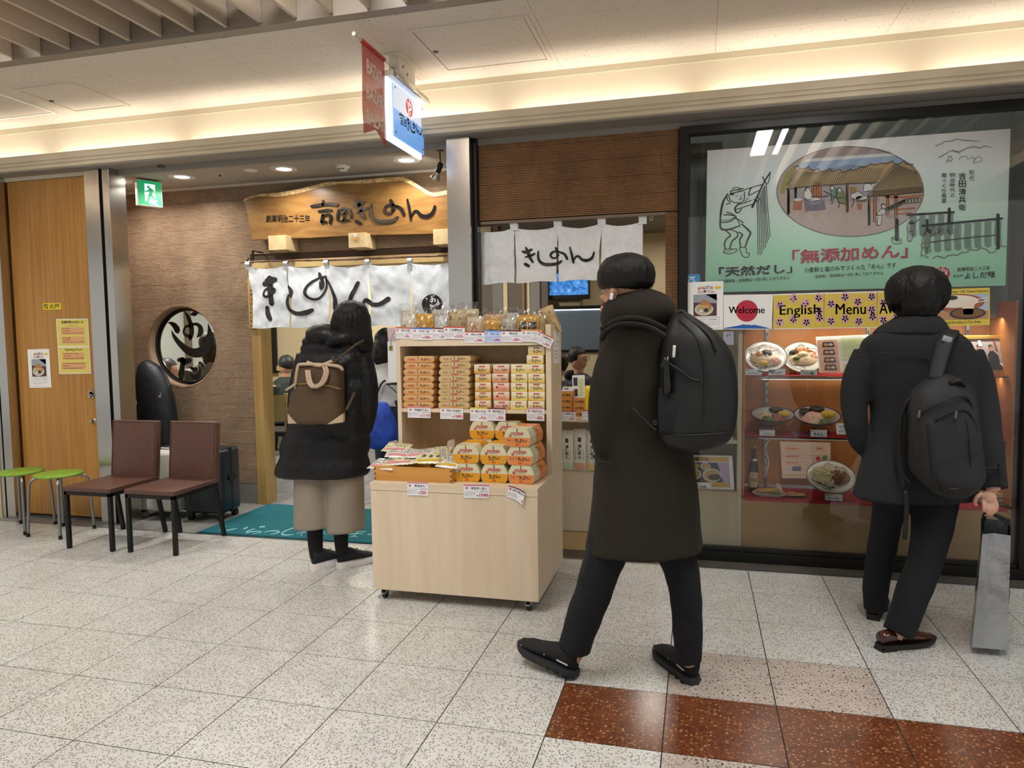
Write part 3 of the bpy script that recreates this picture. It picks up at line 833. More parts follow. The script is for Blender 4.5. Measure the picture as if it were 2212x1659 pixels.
NS = [([(300,1052),(345,1022),(388,1012)],[50,70,46]), ([(345,1000),(350,1080),(356,1170),(362,1225)],[50,52,44,46]),
  ([(350,1080),(300,1110),(292,1150),(318,1168),(345,1150)],[22,22,22,22,20]), ([(360,1085),(390,1100),(380,1128),(356,1146)],[20,20,20,16]), ([(318,1262),(328,1320),(352,1368)],[34,44,34]),
  ([(512,1075),(538,1120),(534,1165)],[20,34,24]), ([(512,1150),(500,1210),(522,1280),(590,1316),(670,1308),(722,1286)],[18,26,30,36,46,34]),
  ([(785,958),(806,1030),(806,1084)],[30,50,40]), ([(852,985),(770,1004),(690,1056),(660,1124),(696,1176),(768,1188),(826,1136),(854,1064),(848,990)],[20,22,24,26,24,22,20,20,18]), ([(846,996),(890,1076),(926,1170),(930,1270)],[18,20,32,40]),
  ([(1134,1042),(1100,1110),(1062,1196)],[36,40,36]), ([(1160,1258),(1206,1196),(1262,1232),(1330,1232),(1404,1186)],[20,36,38,40,46])]
def on_cloth(fl, fns, tops, bots):
    """carry drawn strokes onto the wavy cloth"""
    for i, v in enumerate(fl.v):
        # nearest cloth sample in x,z
        best = None
        for k, f in enumerate(fns):
            lo, hi = f(0, .6).x, f(1, .6).x
            if v.x < lo - .03 or v.x > hi + .03: continue
            u = min(1, max(0, (v.x - lo) / (hi - lo)))
            za, zb = f(u, 0).z, f(u, 1).z
            w = min(1, max(0, (za - v.z) / (za - zb)))
            q = f(u, w); d = abs(q.x - v.x) + abs(q.z - v.z)
            if best is None or d < best[0]: best = (d, q.y)
        if best: fl.v[i] = Vector((v.x, best[1] - .004, v.z))
    return fl
fl = flatY(NY); ink = M('cloth_ink', '2b2523', .9)
for p, w in NS: fl.stroke([Z5(*q) for q in p], [q * .241 for q in w], ink, 6)
on_cloth(fl, fns, tp1, bt1).build('brush_lettering', None, nr, fix=False)
fl = flatY(NY); cc = Z5(1800, 1235); fl.ell(cc, 90 * .241, 92 * .241, ink)
on_cloth(fl, fns, tp1, bt1).build('seal_disc', None, nr, fix=False)
fl = flatY(NY); logo(fl, cc, 76 * .241, linen, 4, 1); on_cloth(fl, fns, tp1, bt1)
for i in range(len(fl.v)): fl.v[i].y -= .003
fl.build('seal_mark', None, nr, fix=False)
a, c = PY(*Z5(85, 858), NY), PY(*Z5(2000, 798), NY)
rd = random.Random(4)
def bamboo_pole(name, lab, a, c, r, n=9):
    P = []; Rr = []
    for i in range(n * 4 + 1):
        q = i / (n * 4); P.append(a.lerp(c, q) + Vector((0, 0, .003 * math.sin(q * 9)))); Rr.append(r * (1.35 if i % 4 == 0 and 0 < i < n * 4 else 1))
    o = B().tube(P, Rr, 10).build(name, bamboo, None, at=a, smooth=True); return tag(o, lab, 'pole')
bamboo_pole('bamboo_pole', 'thin dark bamboo pole carrying the curtain with large lettering', a, c, .0075)
h = PY(*Z5(193, 800), NY)
t = thing('pole_hook', 'black hook bracket holding the bamboo pole on the clay wall', 'bracket', h)
B().box((h.x - .008, NY - .006, h.z - .03), (h.x + .008, NY + .006, h.z + .045)).build('stem', black_m, t, bevel=.002)
B().tube([h + Vector((-.03 + .026 * math.cos(q), 0, -.045 + .03 * math.sin(q))) for q in [i * PI / 6 for i in range(-1, 9)]], .005, 8).build('clip', black_m, t, smooth=True)
B().tube([h + Vector((0, 0, .04)), Vector((h.x, BW - .008, h.z + .04))], .005, 8).build('arm', black_m, t)
# narrow vertical signboard at the door post, half behind the cloth
x0, x1 = PY(538, 640, 2.86).x, PY(547, 640, 2.86).x
z1, z0 = PY(540, 600, 2.86).z, PY(540, 710, 2.86).z
t = thing('vertical_signboard', 'narrow orange wooden signboard with vertical writing beside the door post', 'sign', (x0, 2.86, z0))
B().box((x0 - .01, 2.86, z0), (x1 + .02, 2.885, z1)).build('board', post, t, bevel=.002)
fl = flatY(2.86); [fl.greek(539.5, 606 + k * 9.4, 545.5, 613 + k * 9.4, INK, 1, k) for k in range(11)]; fl.build('lettering', None, t, fix=False)
# second curtain in the serving hatch
NY2 = 2.215
tp2 = [Z6(q, 0)[0] for q in (128, 512, 946, 1382, 1790)]
bt2 = [Z6(q, 0)[0] for q in (130, 520, 943, 1366, 1790)]
zt2 = [Z6(0, q)[1] for q in (262, 238, 218, 196, 175)]
def zb2(px): return 614.5 - (px - 1028) * (614.5 - 600) / 360
nr2, fns2 = noren('noren_curtain', 'bright white cotton curtain with smaller brush lettering across the serving hatch', NY2, tp2, bt2, lambda k: zt2[k], zb2, 7, .010, linen2, 17, 14)
fl = flatY(NY2)
brush(fl, ALLK, Z6(595, 430) + Z6(1315, 632), INK, SK, 6, 1.05); on_cloth(fl, fns2, tp2, bt2).build('brush_lettering', None, nr2, fix=False)
bamboo_pole('bamboo_pole', 'brown bamboo pole carrying the smaller white curtain', PY(*Z6(110, 226), NY2), PY(*Z6(2000, 88), NY2), .009, 7)
h = PY(*Z6(1875, 90), NY2)
t = thing('pole_hook', 'black ceiling hook with white loop at the end of the hatch curtain', 'bracket', h)
B().box((h.x - .022, NY2 - .012, h.z + .012), (h.x + .022, NY2 + .012, h.z + .017)).tube([h + Vector((0, 0, .014)), h + Vector((0, 0, -.02))], .0035, 8).build('stem', black_m, t)
B().tube([h + Vector((.009 * math.cos(q), 0, -.034 + .014 * math.sin(q))) for q in [i * PI / 8 for i in range(17)]], .0018, 6).build('loop', WHITE, t, smooth=True)
# --- recess ceiling fittings
glow = M('downlight_glow', 'fffdf6', .4, emit=9)
for q, (x, y) in enumerate(DL):
    lab = ['round recessed downlight nearest the fire door', 'round recessed downlight beside the exit sign', 'round recessed downlight above the left end of the name board', 'round recessed downlight below the lit hanging sign'][q]
    t = thing('recessed_downlight', lab, 'light', (x, y, 2.662), 0, 'entrance downlights')
    B().lathe([(.056, -.002), (.06, -.006), (.098, -.006), (.103, -.0005)], (x, y, 2.662), 32, ring=True).build('rim', M('downlight_rim', 'cbc7c0', .4), t, smooth=.5)
    B().lathe([(.001, -.003), (.052, -.0025), (.056, -.001)], (x, y, 2.662), 24).build('lens', glow, t)
def disc_thing(name, lab, cat, x, y, prof, mt, extra=None, z=2.662):
    t = thing(name, lab, cat, (x, y, z)); B().lathe(prof, (x, y, z), 24).build('body', mt, t, smooth=.5)
    if extra: extra(t)
    return t
wpl = M('white_plastic', 'd9d6cf', .45)
disc_thing('smoke_detector', 'white round smoke detector on the recess ceiling', 'detector', .36, 2.568, [(.05, 0), (.05, -.012), (.035, -.02), (.034, -.03), (.024, -.036), (.001, -.036)][::-1], wpl,
  lambda t: [B().box((.36 + a - .006, 2.568 - .036, 2.662 - .031), (.36 + a + .006, 2.568 - .033, 2.662 - .024)).build('vent_slot', M('slot_dark', '222222', .6), t) for a in (-.018, 0, .018)])
disc_thing('flush_sprinkler', 'flat round sprinkler cover between two downlights', 'sprinkler', -.36, 2.477, [(.052, 0), (.05, -.005), (.02, -.006), (.012, -.012), (.001, -.012)][::-1], wpl)
t = disc_thing('sprinkler_head', 'small dark sprinkler head beside the exit sign downlight', 'sprinkler', -.642, 2.499, [(.022, 0), (.02, -.004), (.001, -.004)][::-1], wpl,
  lambda t: B().lathe([(.001, -.022), (.010, -.022), (.010, -.019), (.004, -.017), (.006, -.004)], (-.642, 2.499, 2.662), 12).build('nozzle', M('slot_dark'), t))
t = thing('motion_sensor', 'small grey sensor block on the soffit above the exit sign', 'sensor', PZ(347, 357, 2.655)); c = PZ(347, 357, 2.655)
B().box((c.x - .02, c.y - .012, c.z - .02), (c.x + .02, c.y + .012, c.z)).build('body', M('sensor_grey', '6c645a', .5), t, bevel=.003)
B().cbox(c + Vector((0, -.013, -.011)), (.02, .004, .01)).build('eye', M('slot_dark'), t)
c = PZ(1175, 297, 2.655)
t = thing('motion_sensor', 'small pale sensor block above the brown clay wall', 'sensor', c)
B().box((c.x - .026, c.y - .012, c.z - .004), (c.x + .026, c.y + .012, c.z)).build('plate', M('sensor_pale', '9b9284', .5), t)
B().prism([(c.x - .018, c.y - .01, c.z - .004), (c.x + .018, c.y - .01, c.z - .004), (c.x + .013, c.y - .01, c.z - .024), (c.x - .013, c.y - .01, c.z - .024)], (0, .02, 0)).build('body', M('sensor_pale'), t, bevel=.003)
# spot lamp on a stem, aimed at the name board
c = Vector((1.219, 2.3, 2.662))
t = thing('spot_lamp', 'black stem spotlight with silver bulb aimed at the name board', 'lamp', c)
B().lathe([(.028, 0), (.028, -.02), (.008, -.026), (.001, -.026)][::-1], c, 20).build('canopy', black_m, t, smooth=.5)
B().tube([c + Vector((0, 0, -.02)), c + Vector((.003, 0, -.115))], .0042, 8).build('stem', black_m, t)
d = Vector((-.5, .35, -.8)).normalized(); s0 = c + Vector((.003, 0, -.112))
mxl = Matrix.Translation(s0) @ d.to_track_quat('Z', 'Y').to_matrix().to_4x4()
B().lathe([(.001, -.012), (.017, -.010), (.019, .0), (.019, .05), (.017, .055)], n=16, mx=mxl).build('socket', black_m, t, smooth=.5)
B().lathe([(.016, .055), (.018, .066), (.024, .078), (.033, .092), (.036, .102), (.035, .106)], n=20, mx=mxl).build('bulb', M('bulb_silver', 'c8c4ba', .25, .7), t, smooth=.6)
B().lathe([(.001, .110), (.02, .109), (.034, .105)], n=20, mx=mxl).build('bulb_face', M('bulb_glow', 'fff1cf', .4, emit=5), t, smooth=.6)
spot('name_board_spot', s0 + d * .13, PY(*Z5(1500, 200), SY), 5, 95)
# exit sign
EX = Vector((-1.362, 2.435, 2.655)); U = Vector((.49, .87, 0)).normalized(); Nn = Vector((.87, -.49, 0)).normalized()
t = thing('exit_sign', 'green running-man emergency exit sign in a white box', 'sign', EX)
O = EX + Vector((0, 0, -.205)) + Nn * .04
mxE = Matrix((( U.x, Nn.x, 0, O.x), (U.y, Nn.y, 0, O.y), (0, 0, 1, O.z), (0, 0, 0, 1)))
B().box((0, -.055, 0), (.185, 0, .2), mxE).build('housing', M('exit_white', 'ddd9d0', .4), t, bevel=.004)
B().box((.03, -.045, .2), (.155, -.01, .205), mxE).build('mount', M('slot_dark'), t)
EG = M('exit_green', '0b8f55', .4, emit=.75); EW = M('exit_light', 'dce9ff', .4, emit=.85)
fl = flatL(O + Vector((0, 0, .006)) + U * .006, U, (0, 0, 1), base=.001)
fl.rect(0, 0, .173, .188, EG).up()
fl.poly([(.046, .165), (.125, .165), (.125, .06), (.14, .035), (.125, .03), (.15, .003), (.085, .012), (.046, .03)], EW).up()
fl.ell((.075, .142), .0105, .0105, EG, 20)
fl.stroke([(.088, .122), (.093, .10), (.085, .08)], [.03, .028, .024], EG); fl.stroke([(.082, .122), (.066, .106), (.052, .106)], [.012, .011, .009], EG)
fl.stroke([(.09, .124), (.108, .118), (.122, .095)], [.012, .011, .009], EG); fl.stroke([(.083, .082), (.074, .052), (.064, .022)], [.02, .017, .015], EG)
fl.stroke([(.094, .085), (.107, .058), (.138, .048)], [.02, .016, .013], EG); fl.stroke([(.07, .016), (.08, .0045)], [.008, .008], EG)
fl.build('pictogram', None, t, fix=False)
# --- hanging lit sign and pennant, both square to the facade
HX = 1.2
t = thing('projecting_sign', 'lit blue and white projecting shop sign with red seal under a ceiling bracket', 'sign', (HX, 1.75, ZC))
brk = M('bracket_cream', 'd9d0c0', .5)
B().box((HX - .06, 1.555, ZC - .016), (HX + .075, 1.86, ZC - .006)).build('ceiling_plate', brk, t, bevel=.002)
hb = B().box((HX - .028, 1.60, 2.89), (HX + .035, 1.845, ZC - .016)).build('hanger_box', brk, t, bevel=.003)
for yy, zz in ((1.66, 2.97), (1.72, 2.945)):
    B().lathe([(.001, .006), (.008, .006), (.009, 0)], n=12, mx=Matrix.Translation((HX + .035, yy, zz)) @ Matrix.Rotation(PI / 2, 4, 'Y')).build('bolt', M('bolt_steel', '9d9a94', .3, .9), hb)
B().box((HX - .045, 1.50, 2.868), (HX + .04, 2.03, 2.90)).build('top_rail', brk, t, bevel=.002)
for k, zz in enumerate((2.897, 2.884, 2.872)):
    B().tube([(HX + .046 + .004 * k, 1.515, zz), (HX + .046 + .004 * k, 2.03, zz)], .006, 8).build('rail_bead', mat_steel('bead_alu', 'd3cfc8', .3), t, smooth=True)
B().box((HX - .025, 1.505, 2.522), (HX + .0, 2.018, 2.868)).build('light_box', M('sign_edge_glow', 'eaf6ff', .4, emit=1.0), t, bevel=.003)
fl = flatL((HX + .0005, 1.505, 2.522), (0, 1, 0), (0, 0, 1), base=.001)
SW, SH = .513, .346
pblue = M('sign_blue', '6fa3e6', .25, emit=.6); pwht = M('sign_pale', 'ccd6ea', .25, emit=.6)
B().box((HX + .012, 1.545, 2.546), (HX + .018, 2.012, 2.846)).build('face_panel', pblue, t)
fl = flatL((HX + .018, 1.545, 2.546), (0, 1, 0), (0, 0, 1), base=.0006)
fl.rect(0, .16, .467, .3, pwht).up()
fl.ell((.235, .225), .052, .052, M('seal_red', 'd6202c', .4, emit=.3)).up()
logo(fl, (.235, .225), .044, M('seal_white', 'ffffff', .4, emit=.5), 3)
brush(fl, ('yoshida',) + ALLK, (.075, .165, .43, .085), INK, (720, 290, 1835, 525), 3, 1.2)
fl.build('face_print', None, t, fix=False)
for yy, zz in ((1.57, 2.825), (1.57, 2.575), (1.99, 2.825), (1.99, 2.575)):
    B().tube([(HX - .0, yy, zz), (HX + .024, yy, zz)], .006, 8).build('standoff', M('bolt_steel'), t)
t = thing('pennant', 'translucent red pennant printed BAZAR three times hanging from a silver rod', 'flag', (HX, 1.136, 2.945))
B().tube([(HX, 1.12, 2.945), (HX, 1.599, 2.945)], .0085, 10).tube([(HX, 1.105, 2.945), (HX, 1.125, 2.945)], .011, 12).build('rod', mat_steel('rod_steel', 'c9c7c2', .3), t, smooth=.6)
redc = M('pennant_red', 'b5302e', .7, alpha=.86)
def yz(x, y): q = PX(*ZF(x, y), HX); return q.y, q.z
fy0, fy1 = yz(115, 190)[0], yz(385, 400)[0]
ft = 2.95; fb = yz(150, 1270)[1]; fn_ = yz(260, 1205)[1]; fr_ = yz(395, 1440)[1]
def fdis(y, z): return .003 * math.sin((y - 1.2) * 22 + z * 9) + .004 * PN(Vector((y * 6, z * 5, 2)))
def ff(u, v):
    y = fy0 + (fy1 - fy0) * u
    bz = fb + (fn_ - fb) * u / .5 if u < .5 else fn_ + (fr_ - fn_) * (u - .5) / .5
    z = ft + (bz - ft) * v
    return Vector((HX + fdis(y, z) * min(1, v * 4), y + .012 * v * (u - .3), z))
B().grid(ff, 16, 24).build('cloth', redc, t, smooth=True)
B().tube([(HX, fy0, 2.945), (HX, fy1, 2.945)], .012, 12).build('sleeve', redc, t, smooth=True)
pt = M('pennant_print', 'ecd3c8', .7)
fl = Flat(lambda a, b: Vector((HX + fdis(a, b) , a, b)), (1, 0, 0), base=.006)
for zc_ in (.085, .215, .345):
    fl = Flat(lambda a, b: Vector((HX + fdis(a, b) , a, b)), (1, 0, 0), base=.006)
    fl.text('BAZAR', fy0 + .035, ft - zc_ - .075, fy1 - .03, ft - zc_ + .0, pt, .02)
    fl.build('lettering', None, t, fix=False)
# --- notices on the fire door
def sheet(name, lab, cat, corners, y, mt=WHITE, thick=.0012, group=None):
    """paper with px corners TL,TR,BR,BL on plane y; returns thing and a drawing function in unit coordinates (b up)"""
    P = [PY(*c, y) for c in corners]
    c = (P[2] + P[3]) / 2
    t = thing(name, lab, cat, c, 0, group)
    B().prism([p for p in P], (0, thick, 0)).build('sheet', mt, t)
    def f(a, b_):
        tpp = P[0].lerp(P[1], a); btt = P[3].lerp(P[2], a); return btt.lerp(tpp, b_)
    return t, f
def uflat(f, **k): return Flat(f, (0, -1, 0), **k)
ylw = M('label_yellow', 'e8cf1c', .4)
t, f = sheet('fire_door_label', 'small bright yellow fire door label with three characters', 'label', [(92, 655), (131, 654), (132, 668), (93, 669)], DYY - .002, ylw)
fl = uflat(f); fl.text('防火戸', .07, .12, .93, .88, INK, .02); fl.build('lettering', None, t, fix=False)
hy = M('notice_yellow', 'e3d26a', .5); ho = M('notice_orange', 'e3aa72', .5)
t, f = sheet('opening_hours_notice', 'white-edged yellow opening hours notice in Japanese and English on the fire door', 'notice', [(121, 689), (190, 688.5), (196.5, 807), (128, 808)], DYY - .002)
fl = uflat(f)
fl.rect(.02, .505, .98, .988, hy); fl.rect(.02, .012, .98, .485, hy); fl.up()
for (a, c, e, g_) in ((.15, .715, .86, .845), (.15, .55, .86, .675), (.15, .26, .82, .385), (.1, .085, .86, .205)): fl.rect(a, c, e, g_, ho)
fl.up()
fl.text('営業時間のお知らせ', .17, .915, .85, .965, INKD, .02); fl.text('平日（月〜金）', .17, .812, .42, .838, INKD, .015); fl.text('11:00~15:00', .17, .77, .4, .795, INKD, .01); fl.text('17:00~20:30（ラストオーダー20:00）', .17, .728, .84, .755, INKD, .01)
fl.text('土・日・祝日', .17, .645, .42, .67, INKD, .015); fl.text('11:00~15:00', .17, .605, .4, .628, INKD, .01); fl.text('17:00~21:00（ラストオーダー20:30）', .17, .562, .84, .59, INKD, .01)
fl.text('Opening Hours', .22, .41, .78, .468, INKD, .015); fl.text('From Monday To Friday', .16, .355, .66, .38, INKD, .01); fl.text('11:00~15:00', .17, .315, .4, .338, INKD, .01); fl.text('17:00~20:30 Last Order 20:00', .17, .27, .8, .295, INKD, .01)
fl.text('On Saturday, Sunday and holidays', .12, .178, .84, .202, INKD, .01); fl.text('11:00~15:00', .12, .135, .34, .158, INKD, .01); fl.text('17:00~21:00 Last Order 20:30', .12, .092, .75, .117, INKD, .01)
for i, w in enumerate((.3, .38)): fl.greek(.5 - w / 2, .882 - i * .018, .5 + w / 2, .894 - i * .018, INKD, 18, i)
fl.build('print', None, t, fix=False)
def bowl_poster(name, lab, corners, y):
    t, f = sheet(name, lab, 'poster', corners, y)
    fl = uflat(f)
    fl.rect(.16, .29, .82, .74, M('poster_tray', '5b3138', .5)).up()
    fl.poly([(.16, .58), (.82, .55), (.82, .74), (.16, .74)], M('poster_bg', '9aa2a8', .5)); fl.poly([(.5, .74), (.82, .6), (.82, .74)], M('poster_bg2', '33323c', .5)); fl.up()
    fl.ell((.46, .43), .26, .125, M('poster_bowl', 'd9d7ce', .5)).up(); fl.ell((.46, .44), .22, .1, M('poster_soup', 'a9b07c', .5)).up()
    fl.poly([(.34, .5), (.36, .57), (.42, .64), (.52, .62), (.6, .58), (.68, .5), (.66, .44), (.4, .46)], M('poster_fry', 'b27c50', .5)).up(); fl.poly([(.35, .47), (.6, .46), (.6, .51), (.36, .52)], M('poster_tofu', 'd9a45c', .5)); fl.ell((.52, .41), .07, .04, M('poster_mush', '33292b', .5)); fl.poly([(.32, .38), (.42, .36), (.44, .42), (.34, .43)], M('poster_kamaboko', 'e7d3cf', .5)); fl.up()
    for k, c_ in enumerate(('c8402c', 'e0922c', '2f7f9c', 'd8662c')): fl.greek(.29 + k * .11, .83, .39 + k * .11, .92, M('pp' + c_, c_, .5), 2, k + 3); fl.greek(.29 + k * .11, .84, .39 + k * .11, .91, M('pp' + c_, c_, .5), 3, k + 9)
    fl.ell((.85, .87), .1, .026, ylw); fl.greek(.27, .775, .75, .82, RED, 11, 5); fl.greek(.27, .755, .78, .785, M('poster_fry'), 12, 8); fl.up()
    fl.ell((.49, .805), .03, .02, INK)
    for (a, c, e, g_) in ((.08, .262, .89, .266), (.08, .165, .89, .168), (.08, .03, .89, .033), (.08, .03, .083, .266), (.887, .03, .89, .266)): fl.rect(a, c, e, g_, INKD)
    fl.greek(.15, .203, .55, .227, INKD, 14, 2); fl.text('1,400円(税込)', .58, .203, .83, .227, INKD, .01)
    fl.greek(.14, .112, .84, .132, INKD, 22, 4); fl.greek(.3, .083, .7, .102, INKD, 12, 6)
    fl.build('print', None, t, fix=False); return t
bowl_poster('menu_poster', 'white menu poster with a noodle bowl photograph taped on the fire door', [(59, 755), (106, 753.5), (111, 837), (64, 838)], DYY - .002)
# ================================================================== ROUND WINDOW, SEATS, LUGGAGE, MAT
w2 = thing('window_2', None, None, (CX, BW, CZ)); struct(w2)
n = 64
bb = B(); vs = []
for r, y in ((CR + .010, BW - .012), (CR + .010, BW - .002), (CR - .002, BW - .002), (CR - .006, BW + .085), (CR + .004, BW + .09)):
    vs.append([Vector((CX + r * math.cos(2 * PI * k / n), y, CZ + r * math.sin(2 * PI * k / n))) for k in range(n)])
B().loft(vs[:4], False).build('reveal', M('reveal_beige', 'a58a70', .6), w2, smooth=.6)
vs = [[Vector((CX + r * math.cos(2 * PI * k / n), y, CZ + r * math.sin(2 * PI * k / n))) for k in range(n)] for r, y in ((CR - .006, BW + .060), (CR - .03, BW + .060), (CR - .034, BW + .075), (CR - .03, BW + .098), (CR - .006, BW + .098))]
B().loft(vs, False).build('ring_frame', M('frame_gloss', '101014', .2, coat=.5), w2, smooth=.6)
mxw = Matrix.Translation((CX, BW + .08, CZ)) @ Matrix.Rotation(PI / 2, 4, 'X')
B().lathe([(.001, 0), (CR - .03, 0), (CR - .03, .006), (.001, .006)], n=48, mx=mxw).build('pane', GLASS, w2)
fl = flatL((CX, BW + .072, CZ), (1, 0, 0), (0, 0, 1), base=.001)
logo(fl, (.03, .0), .279, INK, 6); fl.build('brush_seal', None, w2, fix=False)
# --- waiting chairs
leather = mat_noise('brown_vinyl', '56382c', '604033', 30, .42, 4, .25, 600, .0008)
legm = M('chair_leg_black', '15120f', .4, .3)
def make_chair(loc, lab):
    t = thing('waiting_chair', lab, 'chair', loc, 0, 'brown waiting chairs by the entrance')
    x, y, _ = loc; w, d, h = .385, .46, .425
    B().rbox((x - w / 2, y - .24, h - .034), (x + w / 2, y + .215, h), .008, 3).build('seat', leather, t, smooth=.7)
    # slightly reclined padded back
    mx = Matrix.Translation((x, y + .195, h - .03)) @ Matrix.Rotation(-.10, 4, 'X')
    bk = B().rbox((-w / 2, -.028, .02), (w / 2, .022, .425), .010, 3, mx).build('backrest', leather, t, smooth=.7)
    B().tube([mx @ Vector((-w / 2 + .012, -.029, .032)), mx @ Vector((-w / 2 + .012, -.029, .413)), mx @ Vector((w / 2 - .012, -.029, .413)), mx @ Vector((w / 2 - .012, -.029, .032))], .0022, 6).build('piping', M('vinyl_seam', '44241a', .5), bk)
    q = .0125
    fr = B()
    fr.box((x - w / 2 + .004, y - .235, h - .058), (x + w / 2 - .004, y - .21, h - .034)).box((x - w / 2 + .004, y + .18, h - .058), (x + w / 2 - .004, y + .205, h - .034))
    for s_ in (-1, 1): fr.cbox((x + s_ * (w / 2 - .0165), y - .015, h - .046), (.025, .42, .024))
    fr.build('seat_frame', legm, t, bevel=.0015)
    for s_ in (-1, 1):
        lx = x + s_ * (w / 2 - .0165)
        B().box((lx - q, y - .235, .004), (lx + q, y - .21, h - .036)).build('leg', legm, t, bevel=.0015)
        a = Vector((lx, y + .185, h - .04)); c = Vector((lx + s_ * .008, y + .255, .004))
        rd_ = B(); tq = [(-q, -q), (q, -q), (q, q), (-q, q)]
        rd_.loft([[c + Vector((u, v_, 0)) for u, v_ in tq], [a + Vector((u, v_, 0)) for u, v_ in tq]]).build('leg', legm, t, bevel=.0015)
        for p_ in ((lx, y - .2225), (c.x, c.y)):
            B().box((p_[0] - .011, p_[1] - .011, 0), (p_[0] + .011, p_[1] + .011, .005)).build('foot_cap', M('rubber_black', '0e0e0e', .8), t)
    return t
make_chair((-1.015, 1.715, 0), 'brown vinyl chair with black legs standing next to the green stool')
make_chair((-.53, 1.725, 0), 'brown vinyl chair with black legs standing in front of the dark suitcase')
# --- green stools
green = mat_noise('green_vinyl', '7fa634', '8bb23e', 20, .4, 3, .15, 500, .0006)
tubem = M('stool_tube', '8f8f8e', .35, .9)
def make_stool(cx, cy, rot, lab):
    t = thing('stool', lab, 'stool', (cx, cy, 0), 0, 'green stools by the fire door')
    h = .445; r = .158
    B().lathe([(.001, h - .022), (r - .02, h - .024), (r - .004, h - .02), (r, h - .010), (r - .006, h - .003), (r - .05, h + .003), (.001, h + .006)], (cx, cy, 0), 40).build('seat', green, t, smooth=True)
    for k in range(4):
        a = rot + k * PI / 2; d = Vector((math.cos(a), math.sin(a), 0)); c = Vector((cx, cy, 0))
        P = crom([tuple(c + d * .04 + Vector((0, 0, h - .03))), tuple(c + d * .13 + Vector((0, 0, h - .03))), tuple(c + d * .172 + Vector((0, 0, h - .05))), tuple(c + d * .186 + Vector((0, 0, h - .10))), tuple(c + d * .195 + Vector((0, 0, .2))), tuple(c + d * .205 + Vector((0, 0, .004)))], 5)
        lg = B().tube(P, .0105, 10).build('leg', tubem, t, smooth=.7)
        e = c + d * .2048
        B().lathe([(.0125, 0), (.0125, .026), (.0105, .028)], (e.x, e.y, 0), 12).build('rubber_foot', M('rubber_black'), lg)
    return t
q = [PZ(66.7, 1159), PZ(131, 1164), PZ(199, 1142)]
c2 = (q[0] + q[2]) / 2
make_stool(c2.x, c2.y, math.atan2(q[1].y - c2.y, q[1].x - c2.x), 'round lime green stool with bent steel legs next to the brown chair')
make_stool(c2.x - .375, c2.y + .015, math.atan2(q[1].y - c2.y, q[1].x - c2.x) + .15, 'round lime green stool cut by the left end of the fire door front')
# --- suitcases
def suitcase(name, lab, c, rot, w, d, h, mt, rim, wheels, ribs=True):
    t = thing(name, lab, 'suitcase', (c[0], c[1], 0), rot)
    mx = Matrix.Translation((c[0], c[1], 0)) @ Matrix.Rotation(rot, 4, 'Z')
    z0 = .055
    bd = B().rbox((-w / 2, -d / 2, z0), (w / 2, d / 2, h), .035, 4, mx).build('shell', mt, t, smooth=.8)
    if ribs:
        k = -w / 2 + .05
        while k < w / 2 - .04:
            B().rbox((k - .005, -d / 2 - .004, z0 + .04), (k + .005, -d / 2 + .01, h - .04), .003, 2, mx).build('rib', mt, bd)
            k += .021
    B().rbox((-w / 2 - .003, -.012, z0 - .003), (w / 2 + .003, .012, h + .003), .004, 2, mx).build('zip_band', rim, t)
    hd = B().tube([mx @ Vector((-.05, 0, h)), mx @ Vector((-.045, 0, h + .022)), mx @ Vector((.045, 0, h + .022)), mx @ Vector((.05, 0, h))], .007, 8).build('top_handle', rim, t, smooth=True)
    B().rbox((w / 2 + .001, -.05, h * .55), (w / 2 + .016, .05, h * .62), .005, 2, mx).build('side_handle', rim, t)
    B().rbox((-w / 2 + .05, -.055, h - .002), (-w / 2 + .09, .055, h + .008), .003, 2, mx).build('lock', steel, t)
    for sx in (-1, 1):
        for sy in (-1, 1):
            p = Vector((sx * (w / 2 - .045), sy * (d / 2 - .035), 0))
            f_ = B().rbox((p.x - .018, p.y - .02, .035), (p.x + .018, p.y + .02, z0 + .01), .006, 2, mx).build('caster_fork', rim, t)
            for q_ in (-.012, .012):
                mw = mx @ Matrix.Translation((p.x + q_, p.y, .026)) @ Matrix.Rotation(PI / 2, 4, 'Y')
                B().lathe([(.006, -.007), (.022, -.008), (.026, -.004), (.026, .004), (.022, .008), (.006, .007)], n=18, mx=mw).build('wheel', wheels, f_, smooth=.6)
    return t
cq = [PZ(403, 1125), PZ(470, 1120), PZ(524, 1110)]
suitcase('hard_suitcase', 'dark navy ribbed hard-shell suitcase on casters beside the mat', (-.765, 2.42, 0), .06, .34, .26, .555, M('navy_shell', '20262c', .35), M('navy_trim', '0c0e12', .5), M('caster_black', '141414', .5))
suitcase('hard_suitcase', 'off-white hard-shell suitcase with black corners behind the brown chairs', (-1.17, 2.40, 0), -.03, .37, .25, .53, M('ivory_shell', 'cfccc2', .35), M('navy_trim'), M('caster_grey', '9c9a94', .5), False)
